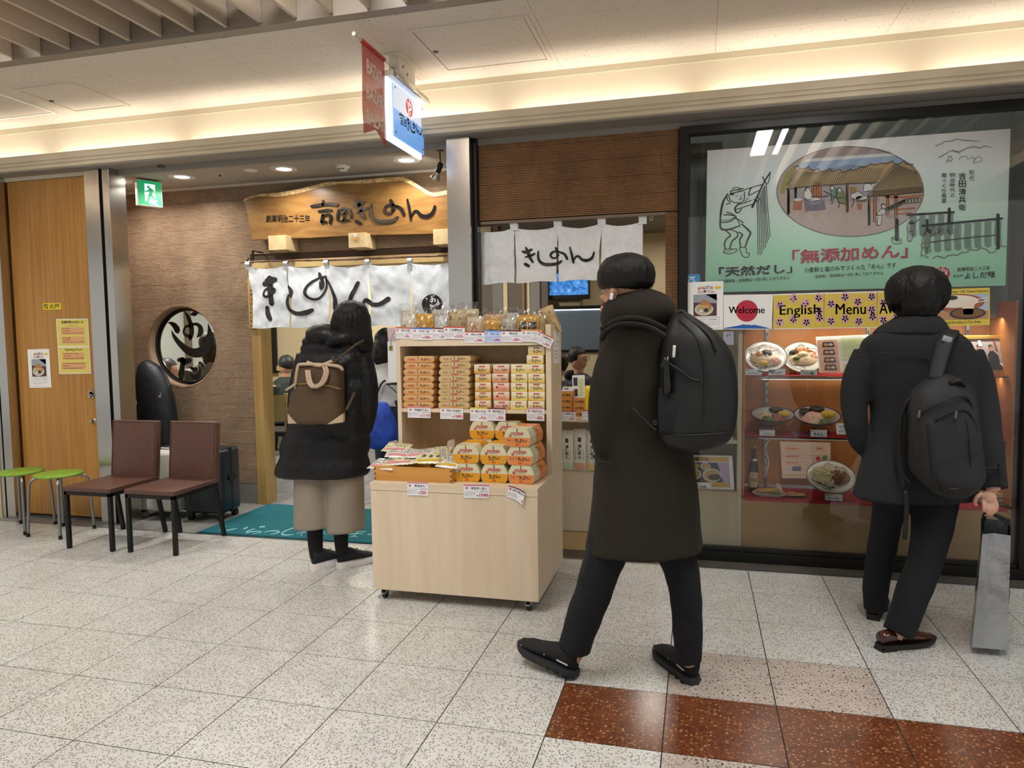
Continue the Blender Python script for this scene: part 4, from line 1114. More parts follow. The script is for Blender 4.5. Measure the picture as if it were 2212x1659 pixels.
# --- soft black cover bag leaning at the jamb
nyl = mat_noise('black_nylon', '12161d', '1b212a', 14, .5, 4, .5, 40, .004)
t = thing('cover_bag', 'tall soft black nylon bag with white letters standing by the steel jamb', 'bag', (-1.50, 2.70, 0))
rings = []
prf = [(0, .15, .10, 0), (.05, .17, .12, 0), (.3, .18, .12, .0), (.6, .185, .12, .01), (.8, .18, .115, .005), (.95, .165, .11, -.01), (1.08, .14, .095, -.03), (1.17, .10, .07, -.05), (1.21, .05, .04, -.065), (1.222, .015, .015, -.07)]
for z, a, c_, o_ in prf:
    rings.append([Vector((-1.50 + o_ + a * math.cos(q_) * (1 + .06 * PN(Vector((q_ * 2, z * 5, 1)))), 2.70 + c_ * math.sin(q_), z + .001)) for q_ in [2 * PI * k / 28 for k in range(28)]])
B().loft(rings).build('body', nyl, t, smooth=True)
a0 = PY(317, 885, 2.53)
fl = flatL((-1.50 + .115, 2.60, .80), (1, 0, 0), (0, 0, 1), base=.001)
for k in range(3): fl.greek(.0 + .012 * k, .12 - k * .055, .03 + .012 * k, .165 - k * .055, WHITE, 1, 30 + k)
fl.build('letters', None, t, fix=False)
B().rbox((-1.62, 2.575, .86), (-1.585, 2.585, .90), .004, 2).build('tag', M('tag_blue', 'a9bcdc', .4), t)
# wall phone half hidden by the jamb
c = PY(252, 762, BW - .01)
t = thing('wall_handset', 'small dark wall device half hidden behind the steel jamb', 'device', c)
B().rbox((c.x - .03, BW - .04, c.z - .05), (c.x + .025, BW - .008, c.z + .05), .006, 2).build('body', M('device_dark', '33302d', .5), t)
B().box((c.x - .015, BW - .042, c.z - .012), (c.x + .018, BW - .039, c.z + .022)).build('screen', M('device_grey', 'b9b6b0', .4), t)
# --- welcome mat
teal = mat_noise('mat_teal', '0d5f68', '0f6f7a', 180, .95, 3, .8, 700, .003, kind='World')
t = thing('welcome_mat', 'teal entrance mat with pale cursive greeting lettering', 'mat', (.35, 2.45, 0))
mzx0, mzx1, my0, my1 = -.575, 1.33, 2.005, 2.875
B().rbox((mzx0, my0, .0006), (mzx1, my1, .010), .003, 1).build('pile', teal, t)
B().box((mzx0 - .012, my0 - .012, .0006), (mzx1 + .012, my1 + .012, .004)).build('rubber_edge', M('mat_edge', '0e3a44', .8), t)
pm = mat_noise('mat_print', '6fa7ad', '86bcc0', 200, .95, 2, kind='World')
fl = Flat(lambda a, b_: PZ(*zm(420, 1060, .18083)(a, b_), .0105), (0, 0, 1), base=.0006)
for p, w in ([[(310,470),(330,440),(380,428)],[10,14,8]],[[(330,480),(420,468),(510,452)],[6,14,6]],[[(590,455),(630,440)],[16,18]],[[(780,435),(835,428)],[14,18]],[[(720,455),(640,480),(620,500),(680,490),(760,485),(800,495),(700,515)],[8,12,14,12,10,10,6]],
   [[(830,495),(920,480),(1010,485),(990,505),(910,520)],[6,12,16,14,6]],[[(1200,440),(1100,475),(1040,515),(1090,530),(1190,522)],[10,14,20,16,6]],[[(1220,512),(1300,495),(1360,498)],[8,10,8]],[[(1300,480),(1270,540)],[8,10]],[[(1340,480),(1400,500)],[8,8]],
   [[(1520,500),(1560,490),(1545,515)],[6,10,8]],[[(1560,525),(1625,512)],[6,8]],[[(1840,500),(1950,490),(2050,492)],[8,12,8]],[[(1830,525),(1930,512),(2010,518)],[6,12,8]],[[(1960,480),(1920,530),(1850,560),(1900,545),(1950,552)],[12,14,12,12,8]],[[(2070,525),(2120,520)],[10,14]]):
    fl.stroke(p, w, pm, 4)
fl.build('lettering', None, t, fix=False)
# ================================================================== SALES CART
maple = mat_wood('maple_board', 'e2cfb4', 'dac4a6', 'z', 16, .45, .06, kind='World')
maple_h = mat_wood('maple_board_long', 'e2cfb4', 'dac4a6', 'x', 16, .45, .06, kind='World')
cedge = M('board_edge', 'c6a77c', .6)
X0, X1, Y0, Y1, ZB = 1.245, 2.145, 1.066, 1.735, .635
cart = thing('sales_cart', 'pale wood sales cart on casters with a shelf unit on its rear half', 'cart', ((X0 + X1) / 2, 1.4, 0))
bs_ = B().box((X0, Y0, .06), (X1, Y1, .592)).build('cabinet', maple, cart, bevel=.0015)
B().box((X0 - .002, Y0 - .002, .5935), (X1 + .002, Y1, ZB)).build('top_board', maple_h, cart, bevel=.0015)
SYF = 1.44
B().box((X0, SYF, ZB), (X0 + .024, Y1, 1.40)).build('side_panel', maple, cart, bevel=.001)
B().box((X1 - .03, SYF, ZB), (X1, Y1, 1.452)).build('side_panel', maple, cart, bevel=.001)
B().box((X0 + .024, Y1 - .012, ZB), (X1 - .03, Y1, 1.38)).build('back_panel', mat_wood('maple_back', 'cdb088', 'c3a47a', 'z', 16, .5, .06, kind='World'), cart)
ZM = .985
B().box((X0 + .0245, SYF + .002, ZM - .02), (X1 - .0305, Y1 - .0125, ZM)).build('shelf', maple_h, cart, bevel=.001)
ZT = 1.362
B().box((X0 + .0245, SYF, ZT - .022), (X1 - .0305, Y1 - .0125, ZT)).build('shelf', maple_h, cart, bevel=.001)
B().box((X0 + .0245, SYF - .004, ZT - .022), (X1 - .0305, SYF + .008, ZT + .028)).build('front_ledge', maple_h, cart, bevel=.001)
whl = M('caster_black'); frk = M('caster_zinc', 'b9b9b6', .3, .9)
for cx in (X0 + .05, X1 - .06):
    for cy in (Y0 + .035, Y1 - .05):
        f_ = B().box((cx - .025, cy - .025, .056), (cx + .025, cy + .025, .06)).box((cx - .015, cy - .012, .03), (cx - .012, cy + .014, .057)).box((cx + .012, cy - .012, .03), (cx + .015, cy + .014, .057)).build('caster', frk, cart)
        mw = Matrix.Translation((cx, cy + .008, .026)) @ Matrix.Rotation(PI / 2 , 4, 'Y')
        B().lathe([(.004, -.010), (.022, -.010), (.026, -.006), (.026, .006), (.022, .010), (.004, .010)], n=20, mx=mw).build('wheel', whl, f_, smooth=.6)
        B().cbox((cx, cy - .018, .034), (.02, .012, .006)).build('brake_lever', frk, f_)
ORD = ['bottom', 'second from the bottom', 'third from the bottom', 'fourth from the bottom', 'fifth from the bottom', 'sixth from the bottom', 'seventh from the bottom', 'top']
def ordw(k, n): return 'bottom' if k == 0 else ('top' if k == n - 1 else ORD[k])
seal = M('seal_print', 'b3262c', .5)
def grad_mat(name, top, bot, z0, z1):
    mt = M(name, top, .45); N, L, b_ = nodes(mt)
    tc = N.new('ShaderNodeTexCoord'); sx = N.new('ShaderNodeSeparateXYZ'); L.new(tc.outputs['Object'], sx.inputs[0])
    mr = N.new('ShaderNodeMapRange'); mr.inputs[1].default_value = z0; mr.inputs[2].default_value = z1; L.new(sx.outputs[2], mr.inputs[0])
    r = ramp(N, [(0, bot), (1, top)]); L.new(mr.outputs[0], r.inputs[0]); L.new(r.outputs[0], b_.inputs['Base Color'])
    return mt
def tiny(fl, t, a0, b0, a1, b1, mt, bold=.02): fl.text(t, a0, b0, a1, b1, mt, bold)
# long flat lidded boxes (rounded ends), origin at the front bottom centre
def long_box(lab, body, kind, w=.186, h=.0365, d=.20):
    t = thing('noodle_box', lab, 'box', (0, 0, 0))
    c = .35 * h
    pr = [(-w / 2, h * .5), (-w / 2 + .003, h * .2), (-w / 2 + .012, .0), (w / 2 - .012, 0), (w / 2 - .003, h * .2), (w / 2, h * .5), (w / 2 - .003, h * .8), (w / 2 - .012, h), (-w / 2 + .012, h), (-w / 2 + .003, h * .8)]
    B().prism([(x, 0, z) for x, z in pr], (0, d, 0)).build('carton', body, t, bevel=.001)
    fl = flatL((0, 0, 0), (1, 0, 0), (0, 0, 1))
    fl.rect(-.006, h * .45, -.002, h, M('lid_slot', '5b4a36', .6))
    if kind == 0:
        fl.rect(-.062, h * .38, -.026, h * .62, seal); fl.up(); fl.greek(-.06, h * .42, -.028, h * .58, M('seal_pale', 'f0d9c4', .5), 6, 3)
        brush(fl, ALLK, (.012, h * .72, .068, h * .32), INKD, SK, 2, 1.2)
    else:
        fl.greek(-.068, h * .34, -.02, h * .74, INKD, 5, 8)
        brush(fl, ALLK, (.014, h * .82, .062, h * .38), INKD, SK, 2, 1.2); fl.rect(-.018, h * .12, .024, h * .34, seal); fl.up(); fl.greek(-.016, h * .16, .022, h * .3, M('seal_pale'), 6, 3)
    fl.greek(.055, h * .1, .082, h * .18, INKD, 8, 2)
    fl.build('print', None, t, fix=False)
    return t
kraft = mat_noise('carton_kraft', 'c9a56c', 'd0ae78', 12, .6, 3)
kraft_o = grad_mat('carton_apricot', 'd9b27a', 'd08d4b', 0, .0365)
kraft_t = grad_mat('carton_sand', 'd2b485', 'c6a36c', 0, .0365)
def place(proto, used, mx, lab, group):
    if not used:
        used.append(1); proto.matrix_world = mx; WM[proto.name] = mx; proto['label'] = lab; proto['group'] = group; return proto
    return dup(proto, mx, lab, group)
rdc = random.Random(21)
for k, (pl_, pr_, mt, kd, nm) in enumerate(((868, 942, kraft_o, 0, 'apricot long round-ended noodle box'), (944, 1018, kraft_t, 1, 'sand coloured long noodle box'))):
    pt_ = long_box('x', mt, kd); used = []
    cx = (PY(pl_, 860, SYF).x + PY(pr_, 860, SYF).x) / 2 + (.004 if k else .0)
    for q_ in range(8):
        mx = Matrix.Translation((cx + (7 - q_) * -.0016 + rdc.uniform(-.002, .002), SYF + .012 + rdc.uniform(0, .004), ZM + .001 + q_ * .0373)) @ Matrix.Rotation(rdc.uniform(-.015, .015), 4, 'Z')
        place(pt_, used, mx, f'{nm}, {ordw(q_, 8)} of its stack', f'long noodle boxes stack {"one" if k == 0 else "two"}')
# small cartons, columns of five and seven
def small_box(nm, top, bot, word, w=.092, h=.0492, d=.15):
    t = thing('noodle_carton', 'x', 'box', (0, 0, 0))
    g_ = grad_mat(nm, top, bot, .004, h * .85)
    B().box((-w / 2, 0, 0), (w / 2, d, h)).build('carton', g_, t, bevel=.0012)
    fl = flatL((0, 0, 0), (1, 0, 0), (0, 0, 1))
    fl.rect(-.018, h * .70, .018, h * .86, seal); fl.up(); fl.greek(-.016, h * .73, .016, h * .83, M('seal_pale'), 6, 3)
    if word == 'k': brush(fl, ALLK, (-.022, h * .58, .024, h * .2), INKD, SK, 2, 1.25)
    elif word == 'c': fl.greek(-.034, h * .34, -.022, h * .46, INKD, 2, 5); brush(fl, ALLK, (-.018, h * .58, .032, h * .2), INKD, SK, 2, 1.25)
    elif word == 'm': fl.greek(-.036, h * .26, .002, h * .5, INKD, 4, 8); brush(fl, ALLK, (.004, h * .56, .038, h * .22), INKD, SK, 2, 1.25)
    elif word == 's':
        fl.ell((-.022, h * .46), .007, .007, seal, 16); fl.greek(-.010, h * .42, .03, h * .5, seal, 7, 6); fl.text('よしだ麺', -.010, h * .26, .03, h * .4, seal, .02)
    fl.build('print', None, t, fix=False); return t
cols = [(1042.5, 5, 'carton_amber', 'e9dcc0', 'd9a02c', 'k', 'white-to-amber small noodle carton'), (1081, 5, 'carton_salmon', 'ead8c4', 'd98a58', 'm', 'white-to-salmon small noodle carton'),
        (1119.5, 5, 'carton_lemon', 'efe6c8', 'e6cc5a', 'c', 'white-to-lemon small noodle carton beside the tall column'), (1157, 7, 'carton_yellow', 'efe6cc', 'e3bf4a', 'c', 'yellow small noodle carton against the side panel')]
alt = None
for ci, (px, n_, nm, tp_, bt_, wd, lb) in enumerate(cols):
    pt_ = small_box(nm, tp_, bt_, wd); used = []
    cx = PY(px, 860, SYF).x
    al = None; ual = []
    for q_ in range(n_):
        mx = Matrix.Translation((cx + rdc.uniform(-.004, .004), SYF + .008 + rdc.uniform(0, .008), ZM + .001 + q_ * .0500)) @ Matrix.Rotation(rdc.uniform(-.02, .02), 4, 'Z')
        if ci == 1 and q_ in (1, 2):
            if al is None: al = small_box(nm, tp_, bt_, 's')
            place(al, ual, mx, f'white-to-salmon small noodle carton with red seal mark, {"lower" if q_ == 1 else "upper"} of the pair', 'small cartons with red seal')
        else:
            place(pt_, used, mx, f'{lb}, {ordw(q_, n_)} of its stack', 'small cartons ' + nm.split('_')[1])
# lantern-shaped gift boxes with cord handles
def gift_box(nm, low, word, w=.142, h=.094, d=.215):
    t = thing('gift_box', 'x', 'box', (0, 0, 0))
    pr = [(-.40, 0), (.40, 0), (.47, .12), (.5, .36), (.495, .56), (.44, .78), (.35, 1), (-.35, 1), (-.44, .78), (-.495, .56), (-.5, .36), (-.47, .12)]
    body = M(nm, low, .4)
    top_ = M('gift_cream', 'd9d2ae', .4)
    bb = B(); P = [Vector((x * w, 0, z * h)) for x, z in pr]; Q = [p + Vector((0, d, 0)) for p in P]; k = len(P)
    bb.mat(top_)
    bb.add(P + Q, [list(range(k)), list(range(2 * k - 1, k - 1, -1))])
    for i in range(k):
        j = (i + 1) % k
        # side walls: cream near the front edge, coloured band behind it
        for (s0, s1, mt) in ((0, .45, top_), (.45, 1, body)):
            bb.mat(mt); bb.add([P[i].lerp(Q[i], s0), P[j].lerp(Q[j], s0), P[j].lerp(Q[j], s1), P[i].lerp(Q[i], s1)], [(0, 1, 2, 3)])
    bb.build('carton', None, t)
    fl = flatL((0, 0, 0), (1, 0, 0), (0, 0, 1), base=.0006)
    fl.poly([(x * w, z * h) for x, z in [(-.40, 0), (.40, 0), (.47, .12), (.5, .36), (.498, .5), (-.498, .5), (-.5, .36), (-.47, .12)]], body).up()
    fl.rect(-.033, h * .66, .033, h * .79, seal); fl.rect(-.0025, h * .8, .0025, h, M('lid_slot')); fl.ell((-.038, h * .59), .0075, .0075, seal, 16); fl.up()
    fl.text('名古屋みやげ', -.03, h * .68, .03, h * .77, M('seal_pale'), .01); fl.text('p', -.0405, h * .55, -.0355, h * .63, M('seal_pale'), .02)
    fl.greek(-.025, h * .56, .025, h * .63, INKD, 9, 4)
    if word: fl.greek(-.056, h * .27, -.014, h * .42, INKD, 5, 8); brush(fl, ALLK, (-.010, h * .45, .052, h * .22), INKD, SK, 2, 1.25)
    else: brush(fl, ALLK, (-.027, h * .47, .033, h * .2), INKD, SK, 2, 1.25)
    fl.rect(-.009, h * .06, .011, h * .17, M('gift_stamp', 'cf5f20' if not word else 'f0c890', .5)); fl.greek(.028, h * .03, .052, h * .07, INKD, 8, 3)
    fl.build('print', None, t, fix=False)
    fl = flatL((-.3 * w, .02, h), (1, 0, 0), (0, 1, 0)); fl.greek(.0, .0, w * .55, .012, INKD, 7, 5); fl.greek(0, .02, w * .55, .03, seal, 8, 6); fl.build('lid_print', None, t, fix=False)
    c = Vector((w * .40, d * .5, h * .84))
    B().tube(crom([tuple(c + Vector(q)) for q in ((-.004, -.02, .002), (.006, -.026, .006), (.016, -.012, -.004), (.018, .01, -.010), (.008, .024, -.004), (-.004, .02, .002))], 4), .0022, 6).build('cord_handle', M('cord_tan', '8f7b58', .8), t, smooth=True)
    return t
gy, go = gift_box('gift_amber', 'dd9c1e', 0), gift_box('gift_orange', 'e08a4a', 1)
uy, uo = [], []
yb = PZ(1010, 1041, ZB).y
def gx(px, py, y): return PY(px, py, y).x
spots = [(gy, uy, 1008, yb, 0, 0, 'amber lantern-shaped gift box, lower one beside the wooden tray'), (gy, uy, 1067, yb, 0, .0, 'amber lantern-shaped gift box, lower one beside the orange boxes'),
  (gy, uy, 1006.5, yb + .005, .0955, .02, 'amber lantern-shaped gift box, upper one beside the wooden tray'), (gy, uy, 1066, yb + .004, .0955, .01, 'amber lantern-shaped gift box, upper one beside the orange boxes'),
  (gy, uy, 1042, yb + .235, .191, 0, 'amber lantern-shaped gift box in the back row, fully visible under the yellow price card'), (gy, uy, 1097, yb + .235, .191, 0, 'amber lantern-shaped gift box in the back row, half hidden by an orange box'),
  (go, uo, 1125, yb, 0, -.1, 'orange lantern-shaped gift box, bottom of three'), (go, uo, 1123, yb + .002, .0955, -.08, 'orange lantern-shaped gift box, middle of three'), (go, uo, 1118, yb + .0, .191, -.09, 'orange lantern-shaped gift box, top of three')]
for pt_, us, px, yy, dz, rz, lb in spots:
    x = PY(px, 1000, yy).x
    place(pt_, us, Matrix.Translation((x, yy, ZB + .001 + dz)) @ Matrix.Rotation(rz, 4, 'Z'), lb, 'lantern-shaped gift boxes')
# hidden lower boxes that carry the back row
for px in (1042, 1097):
    for q_ in range(2):
        place(gy, uy, Matrix.Translation((PY(px, 1000, yb + .235).x, yb + .235, ZB + .001 + q_ * .0955)), f'amber lantern-shaped gift box {"at the bottom of" if q_ == 0 else "in the middle of"} the back {"left" if px < 1060 else "right"} pile', 'lantern-shaped gift boxes')
# wooden tray with noodle bags
ty0 = PZ(810, 1037, ZB).y
tx0, tx1 = PY(808.5, 1030, ty0).x, PY(976, 1030, ty0).x
tray = thing('wooden_tray', 'finger-jointed honey-coloured wooden tray on the cart front', 'tray', ((tx0 + tx1) / 2, ty0, ZB + .001))
honey = mat_wood('honey_wood', 'cf974a', 'bf8438', 'x', 22, .4, .06, kind='World')
th_ = .076
for a, c, nm in (((tx0, ty0, ZB + .001), (tx1, ty0 + .011, ZB + th_), 'front_board'), ((tx0, ty0 + .30, ZB + .001), (tx1, ty0 + .311, ZB + th_), 'back_board'), ((tx0, ty0 + .0112, ZB + .001), (tx0 + .011, ty0 + .2998, ZB + th_), 'end_board'), ((tx1 - .011, ty0 + .0112, ZB + .001), (tx1, ty0 + .2998, ZB + th_), 'end_board')):
    B().box(a, c).build(nm, honey, tray, bevel=.001)
B().box((tx0 + .011, ty0 + .011, ZB + .001), (tx1 - .011, ty0 + .2998, ZB + .005)).build('tray_floor', honey, tray)
for k in range(3):
    for xx in (tx0 - .0005, tx1 - .0105):
        B().box((xx, ty0 - .0006, ZB + .004 + k * .026), (xx + .011, ty0 + .0005, ZB + .016 + k * .026)).build('finger_joint', M('joint_dark', '7c5424', .5), tray)
def pillow(name, lab, cat, mx, w, d, h, mt, prn, group=None, seed=0, crimp=.1):
    """soft sealed bag lying in its own xy plane, print on its upper face"""
    t = thing(name, lab, cat, (0, 0, 0), 0, group); t.matrix_world = mx; WM[t.name] = mx
    def sh(u, v, s_):
        a = 1 - abs(2 * u - 1) ** 3; c = 1 - abs(2 * v - 1) ** 4
        z = h / 2 * s_ * max(a * c, 0) ** .6 * (1 + .35 * PN(Vector((u * 5, v * 5, seed)))) 
        cr = .0018 * math.sin(u * 60) * (abs(2 * v - 1) > .85)
        return mx @ Vector(((u - .5) * w + .003 * PN(Vector((v * 6, seed, 1))), (v - .5) * d + .003 * PN(Vector((u * 6, seed, 5))), z + cr + h / 2))
    bb = B().grid(lambda u, v: sh(u, v, 1), 16, 14).grid(lambda u, v: sh(u, v, -1), 16, 14)
    bb.build('bag', mt, t, smooth=True)
    if prn:
        fl = Flat(lambda a, b_: sh(a, b_, 1), (mx.to_3x3() @ Vector((0, 0, 1))), base=.0014); fl.sub = 7
        prn(fl); fl.build('print', None, t, fix=False)
    return t
clear_film = bpy.data.materials.new('clear_film'); clear_film.use_nodes = True
N = clear_film.node_tree.nodes; L = clear_film.node_tree.links; N.clear()
out = N.new('ShaderNodeOutputMaterial'); tr = N.new('ShaderNodeBsdfTransparent'); gl = N.new('ShaderNodeBsdfGlossy'); gl.inputs['Roughness'].default_value = .08
tr.inputs[0].default_value = (.95, .95, .95, 1); ms = N.new('ShaderNodeMixShader'); ms.inputs[0].default_value = .17
L.new(tr.outputs[0], ms.inputs[1]); L.new(gl.outputs[0], ms.inputs[2]); L.new(ms.outputs[0], out.inputs[0])
bagy = mat_noise('bag_pale', 'd9d29a', 'e6e2c4', 10, .25, 3); bagw = mat_noise('bag_white', 'd5d1c6', 'e6e4dc', 10, .25, 3); bagp = M('bag_pink', 'd98a8f', .35); bagg = M('bag_gold', 'd2a92c', .35)
def pr_bag(c1, word):
    def f(fl):
        fl.rect(.1, .08, .9, .26, c1).up()
        for k in range(3): fl.text('2' if word == 2 and k == 1 else 'き', .2 + k * .22, .45, .34 + k * .22, .75, INKD, .02) if word else fl.greek(.12, .35 + .16 * k, .88, .46 + .16 * k, INKD, 7, k + 2)
    return f
bags = [(-.24, .06, .16, .12, bagw, bagp, 0, 'white noodle bag with pink band at the corner of the tray'), (-.16, .085, .17, .13, bagy, bagp, 0, 'pale yellow noodle bag lying beside the tall divider'), (-.19, .17, .17, .13, bagw, bagp, 0, 'white noodle bag with red flash in the middle of the tray'),
  (-.24, .22, .15, .12, bagy, bagp, 0, 'pale yellow noodle bag at the rear of the tray'), (.02, .07, .17, .13, bagy, bagg, 2, 'noodle bag with golden band and black numeral between the dividers and the gift boxes'), (.08, .16, .17, .13, bagw, bagp, 0, 'white noodle bag with pink band behind the numbered one'),
  (.0, .21, .16, .13, bagy, bagg, 0, 'pale yellow noodle bag leaning on the cart back behind the divider'), (.12, .07, .12, .13, bagw, bagg, 0, 'white noodle bag squeezed against the amber gift boxes'), (-.07, .15, .15, .13, bagw, bagp, 0, 'white noodle bag between the two dividers')]
tcx = (tx0 + tx1) / 2 + .06
for k, (dx, dy, w, d, mt, c1, wd, lb) in enumerate(bags):
    mx = Matrix.Translation((tcx + dx, ty0 + dy, ZB + .05 + (dy * .25) + .008 * (k % 5))) @ Matrix.Rotation(rdc.uniform(-.3, .3), 4, 'Z') @ Matrix.Rotation(.22 + rdc.uniform(-.08, .08), 4, 'X') @ Matrix.Rotation(rdc.uniform(-.12, .12), 4, 'Y')
    pillow('noodle_bag', lb, 'bag', mx, w, d, .024, mt, pr_bag(c1, wd), 'noodle bags in the tray', k)
# white metal dividers
def divider(lab, x, y, z, rot=0, w=.10, h=.14):
    t = thing('bookend_divider', lab, 'divider', (x, y, z), rot, 'white metal dividers')
    mx = Matrix.Translation((x, y, z)) @ Matrix.Rotation(rot, 4, 'Z')
    bb = B(); o_ = [(-w / 2, 0), (w / 2, 0), (w / 2, h - .012), (w / 2 - .012, h), (-w / 2 + .012, h), (-w / 2, h - .012)]
    i_ = [(-.016, .03), (.016, .03), (.016, h - .045), (.01, h - .035), (-.01, h - .035), (-.016, h - .045)]
    n_ = 6
    for yy in (-.0008, .0008):
        i0 = len(bb.v); bb.v += [mx @ Vector((p[0], yy, p[1])) for p in o_] + [mx @ Vector((p[0], yy, p[1])) for p in i_]
        for i in range(n_): bb.f.append([i0 + i, i0 + (i + 1) % n_, i0 + n_ + (i + 1) % n_, i0 + n_ + i]); bb.m.append(0)
    bb.build('upright', M('divider_white', 'e4e2dc', .4), t, norm=False)
    B().box((-w / 2, 0, 0), (w / 2, .08, .0015), mx).build('foot', M('divider_white'), t)
divider('white metal divider nearest the tray front', tx0 + .37, ty0 + .055, ZB + .006, PI / 2 - .1, .08, .16)
divider('white metal divider against the cart back', tx0 + .375, ty0 + .17, ZB + .03, PI / 2 - .1, .09, .17)
divider('white metal divider with oval slot outside the cart side panel', X0 - .022, SYF - .03, ZB + .001, PI / 2 - .15, .11, .165)
# pouches on the top shelf
def pouch(lab, px0, py0, px1, py1, y, mt, prn=None, seed=0, film=True, tilt=-.12):
    a, c = PY(px0, py1, y), PY(px1, py0, y)
    w, hgt = c.x - a.x, c.z - (ZT + .002)
    mx = Matrix.Translation(((a.x + c.x) / 2, y, ZT + .002 + hgt / 2)) @ Matrix.Rotation(PI / 2 + tilt, 4, 'X') @ Matrix.Translation((0, 0, -.012))
    mx = Matrix.Translation((0, .03, 0)) @ mx
    t = pillow('sauce_pouch', lab, 'pouch', mx, w, hgt, .03, mt, prn, 'pouches on the cart top', seed)
    if film:
        def ff2(u, v): return mx @ Vector(((u - .5) * w * 1.04, (v - .42) * hgt * 1.22, .034 + .012 * PN(Vector((u * 8, v * 8, seed))) + .012 * PN(Vector((u * 19, v * 15, seed + 2))) - .02 * max(0, v - .8)))
        B().grid(ff2, 14, 12).build('clear_wrapper', clear_film, t)
    return t
Z7 = zm(850, 650, .16727)
gold = mat_noise('foil_gold', 'c48a1e', 'd9a52e', 14, .22, 3); tan = mat_noise('pouch_tan', 'a58a5c', 'c2a875', 16, .35, 4); beige = mat_noise('pouch_beige', 'c7ae8c', 'd6c2a4', 16, .35, 4); greyw = mat_noise('pouch_grey', 'a8a392', 'c3bfae', 14, .3, 4); crm = mat_noise('pouch_cream', 'd8cdb4', 'e6dfce', 14, .3, 3)
blackp = M('pouch_black', '1d1b17', .4)
def pr_frame(fl): fl.rect(.22, .1, .8, .5, blackp).up(); fl.rect(.3, .17, .72, .43, crm).up(); fl.greek(.44, .2, .58, .4, blackp, 1, 4)
def pr_curry(fl):
    for k in (0, 1): fl.rect(.12 + k * .43, .3, .47 + k * .43, .72, blackp).up(); fl.text('カレー', .14 + k * .44, .5, .46 + k * .43, .68, crm, .01); fl.greek(.16 + k * .42, .34, .44 + k * .42, .46, crm, 4, k); fl.up()
def pr_fig(fl): fl.stroke([(.35, .4), (.5, .62), (.66, .4)], [.05, .1, .05], M('pouch_fig', 'b96a2c', .5)); fl.greek(.3, .2, .7, .34, M('pouch_fig'), 5, 2)
def pr_ko(fl): fl.greek(.62, .1, .8, .4, INKD, 1, 5); fl.ring((.2, .3), .07, .09, .03, INKD, 16); fl.greek(.1, .7, .3, .85, INKD, 1, 8); fl.greek(.65, .7, .9, .85, INKD, 2, 9)
def pr_mnt(fl): fl.stroke([(.3, .1), (.55, .5), (.85, .1)], [.03, .05, .03], INKD); fl.greek(.15, .55, .4, .7, INKD, 2, 4)
plist = [((75, 190, 258, 345), 1.475, crm, pr_mnt, 'cream soup pouch at the tray end of the cart top'), ((260, 160, 500, 345), 1.47, gold, pr_frame, 'golden sauce pouch with black framed emblem behind the blue price card'), ((502, 195, 690, 345), 1.475, M('pouch_clear', 'cfccc4', .2), None, 'silvery clear soup pouch between golden and tan pouches'), ((682, 140, 925, 345), 1.48, tan, pr_ko, 'tan sesame sauce pouch with black ring mark'),
  ((925, 200, 1146, 385), 1.47, beige, pr_fig, 'beige sauce pouch with orange figure drawing'), ((1146, 228, 1378, 385), 1.47, gold, pr_frame, 'golden sauce pouch with black framed emblem beside the grey one'), ((1362, 222, 1572, 385), 1.48, greyw, pr_mnt, 'grey white miso pouch with mountain line'), ((1576, 178, 1862, 385), 1.47, gold, pr_curry, 'golden curry pouch with two black label blocks'), ((1842, 160, 1950, 385), 1.49, tan, None, 'brown pouch squeezed in by the side panel')]
for k, (bx_, yy, mt, pf, lb) in enumerate(plist):
    pouch(lb, *Z7(bx_[0], bx_[1]), *Z7(bx_[2], bx_[3]), yy, mt, pf, k)
# second rank behind, film tops sticking up
for k, (bx_, lb) in enumerate((((70, 110, 300, 300), 'clear film pouch in the rear rank behind the cream pouch'), ((480, 105, 760, 300), 'clear film pouch in the rear rank behind the silvery pouch'), ((740, 100, 1080, 300), 'yellowish film pouch in the rear rank behind the tan pouch'), ((1150, 165, 1450, 330), 'orange film pouch in the rear rank behind the golden pouch'), ((1440, 150, 1600, 330), 'clear film pouch in the rear rank behind the grey pouch'))):
    pouch(lb, *Z7(bx_[0], bx_[1]), *Z7(bx_[2], bx_[3]), 1.56, [crm, M('pouch_clear'), M('pouch_straw', 'd3c48f', .3), M('pouch_peach', 'd9a878', .3), M('pouch_clear')][k], None, 20 + k, True, -.05)
a = PY(*Z7(1985, 190), 1.60)
mx = Matrix.Translation((a.x + .02, 1.60, 1.475)) @ Matrix.Rotation(-.35, 4, 'Y') @ Matrix.Rotation(PI / 2, 4, 'X')
pillow('sauce_pouch', 'kraft pouch leaning over the tall side panel of the cart', 'pouch', mx, .085, .16, .03, tan, pr_ko, 'pouches on the cart top', 40)
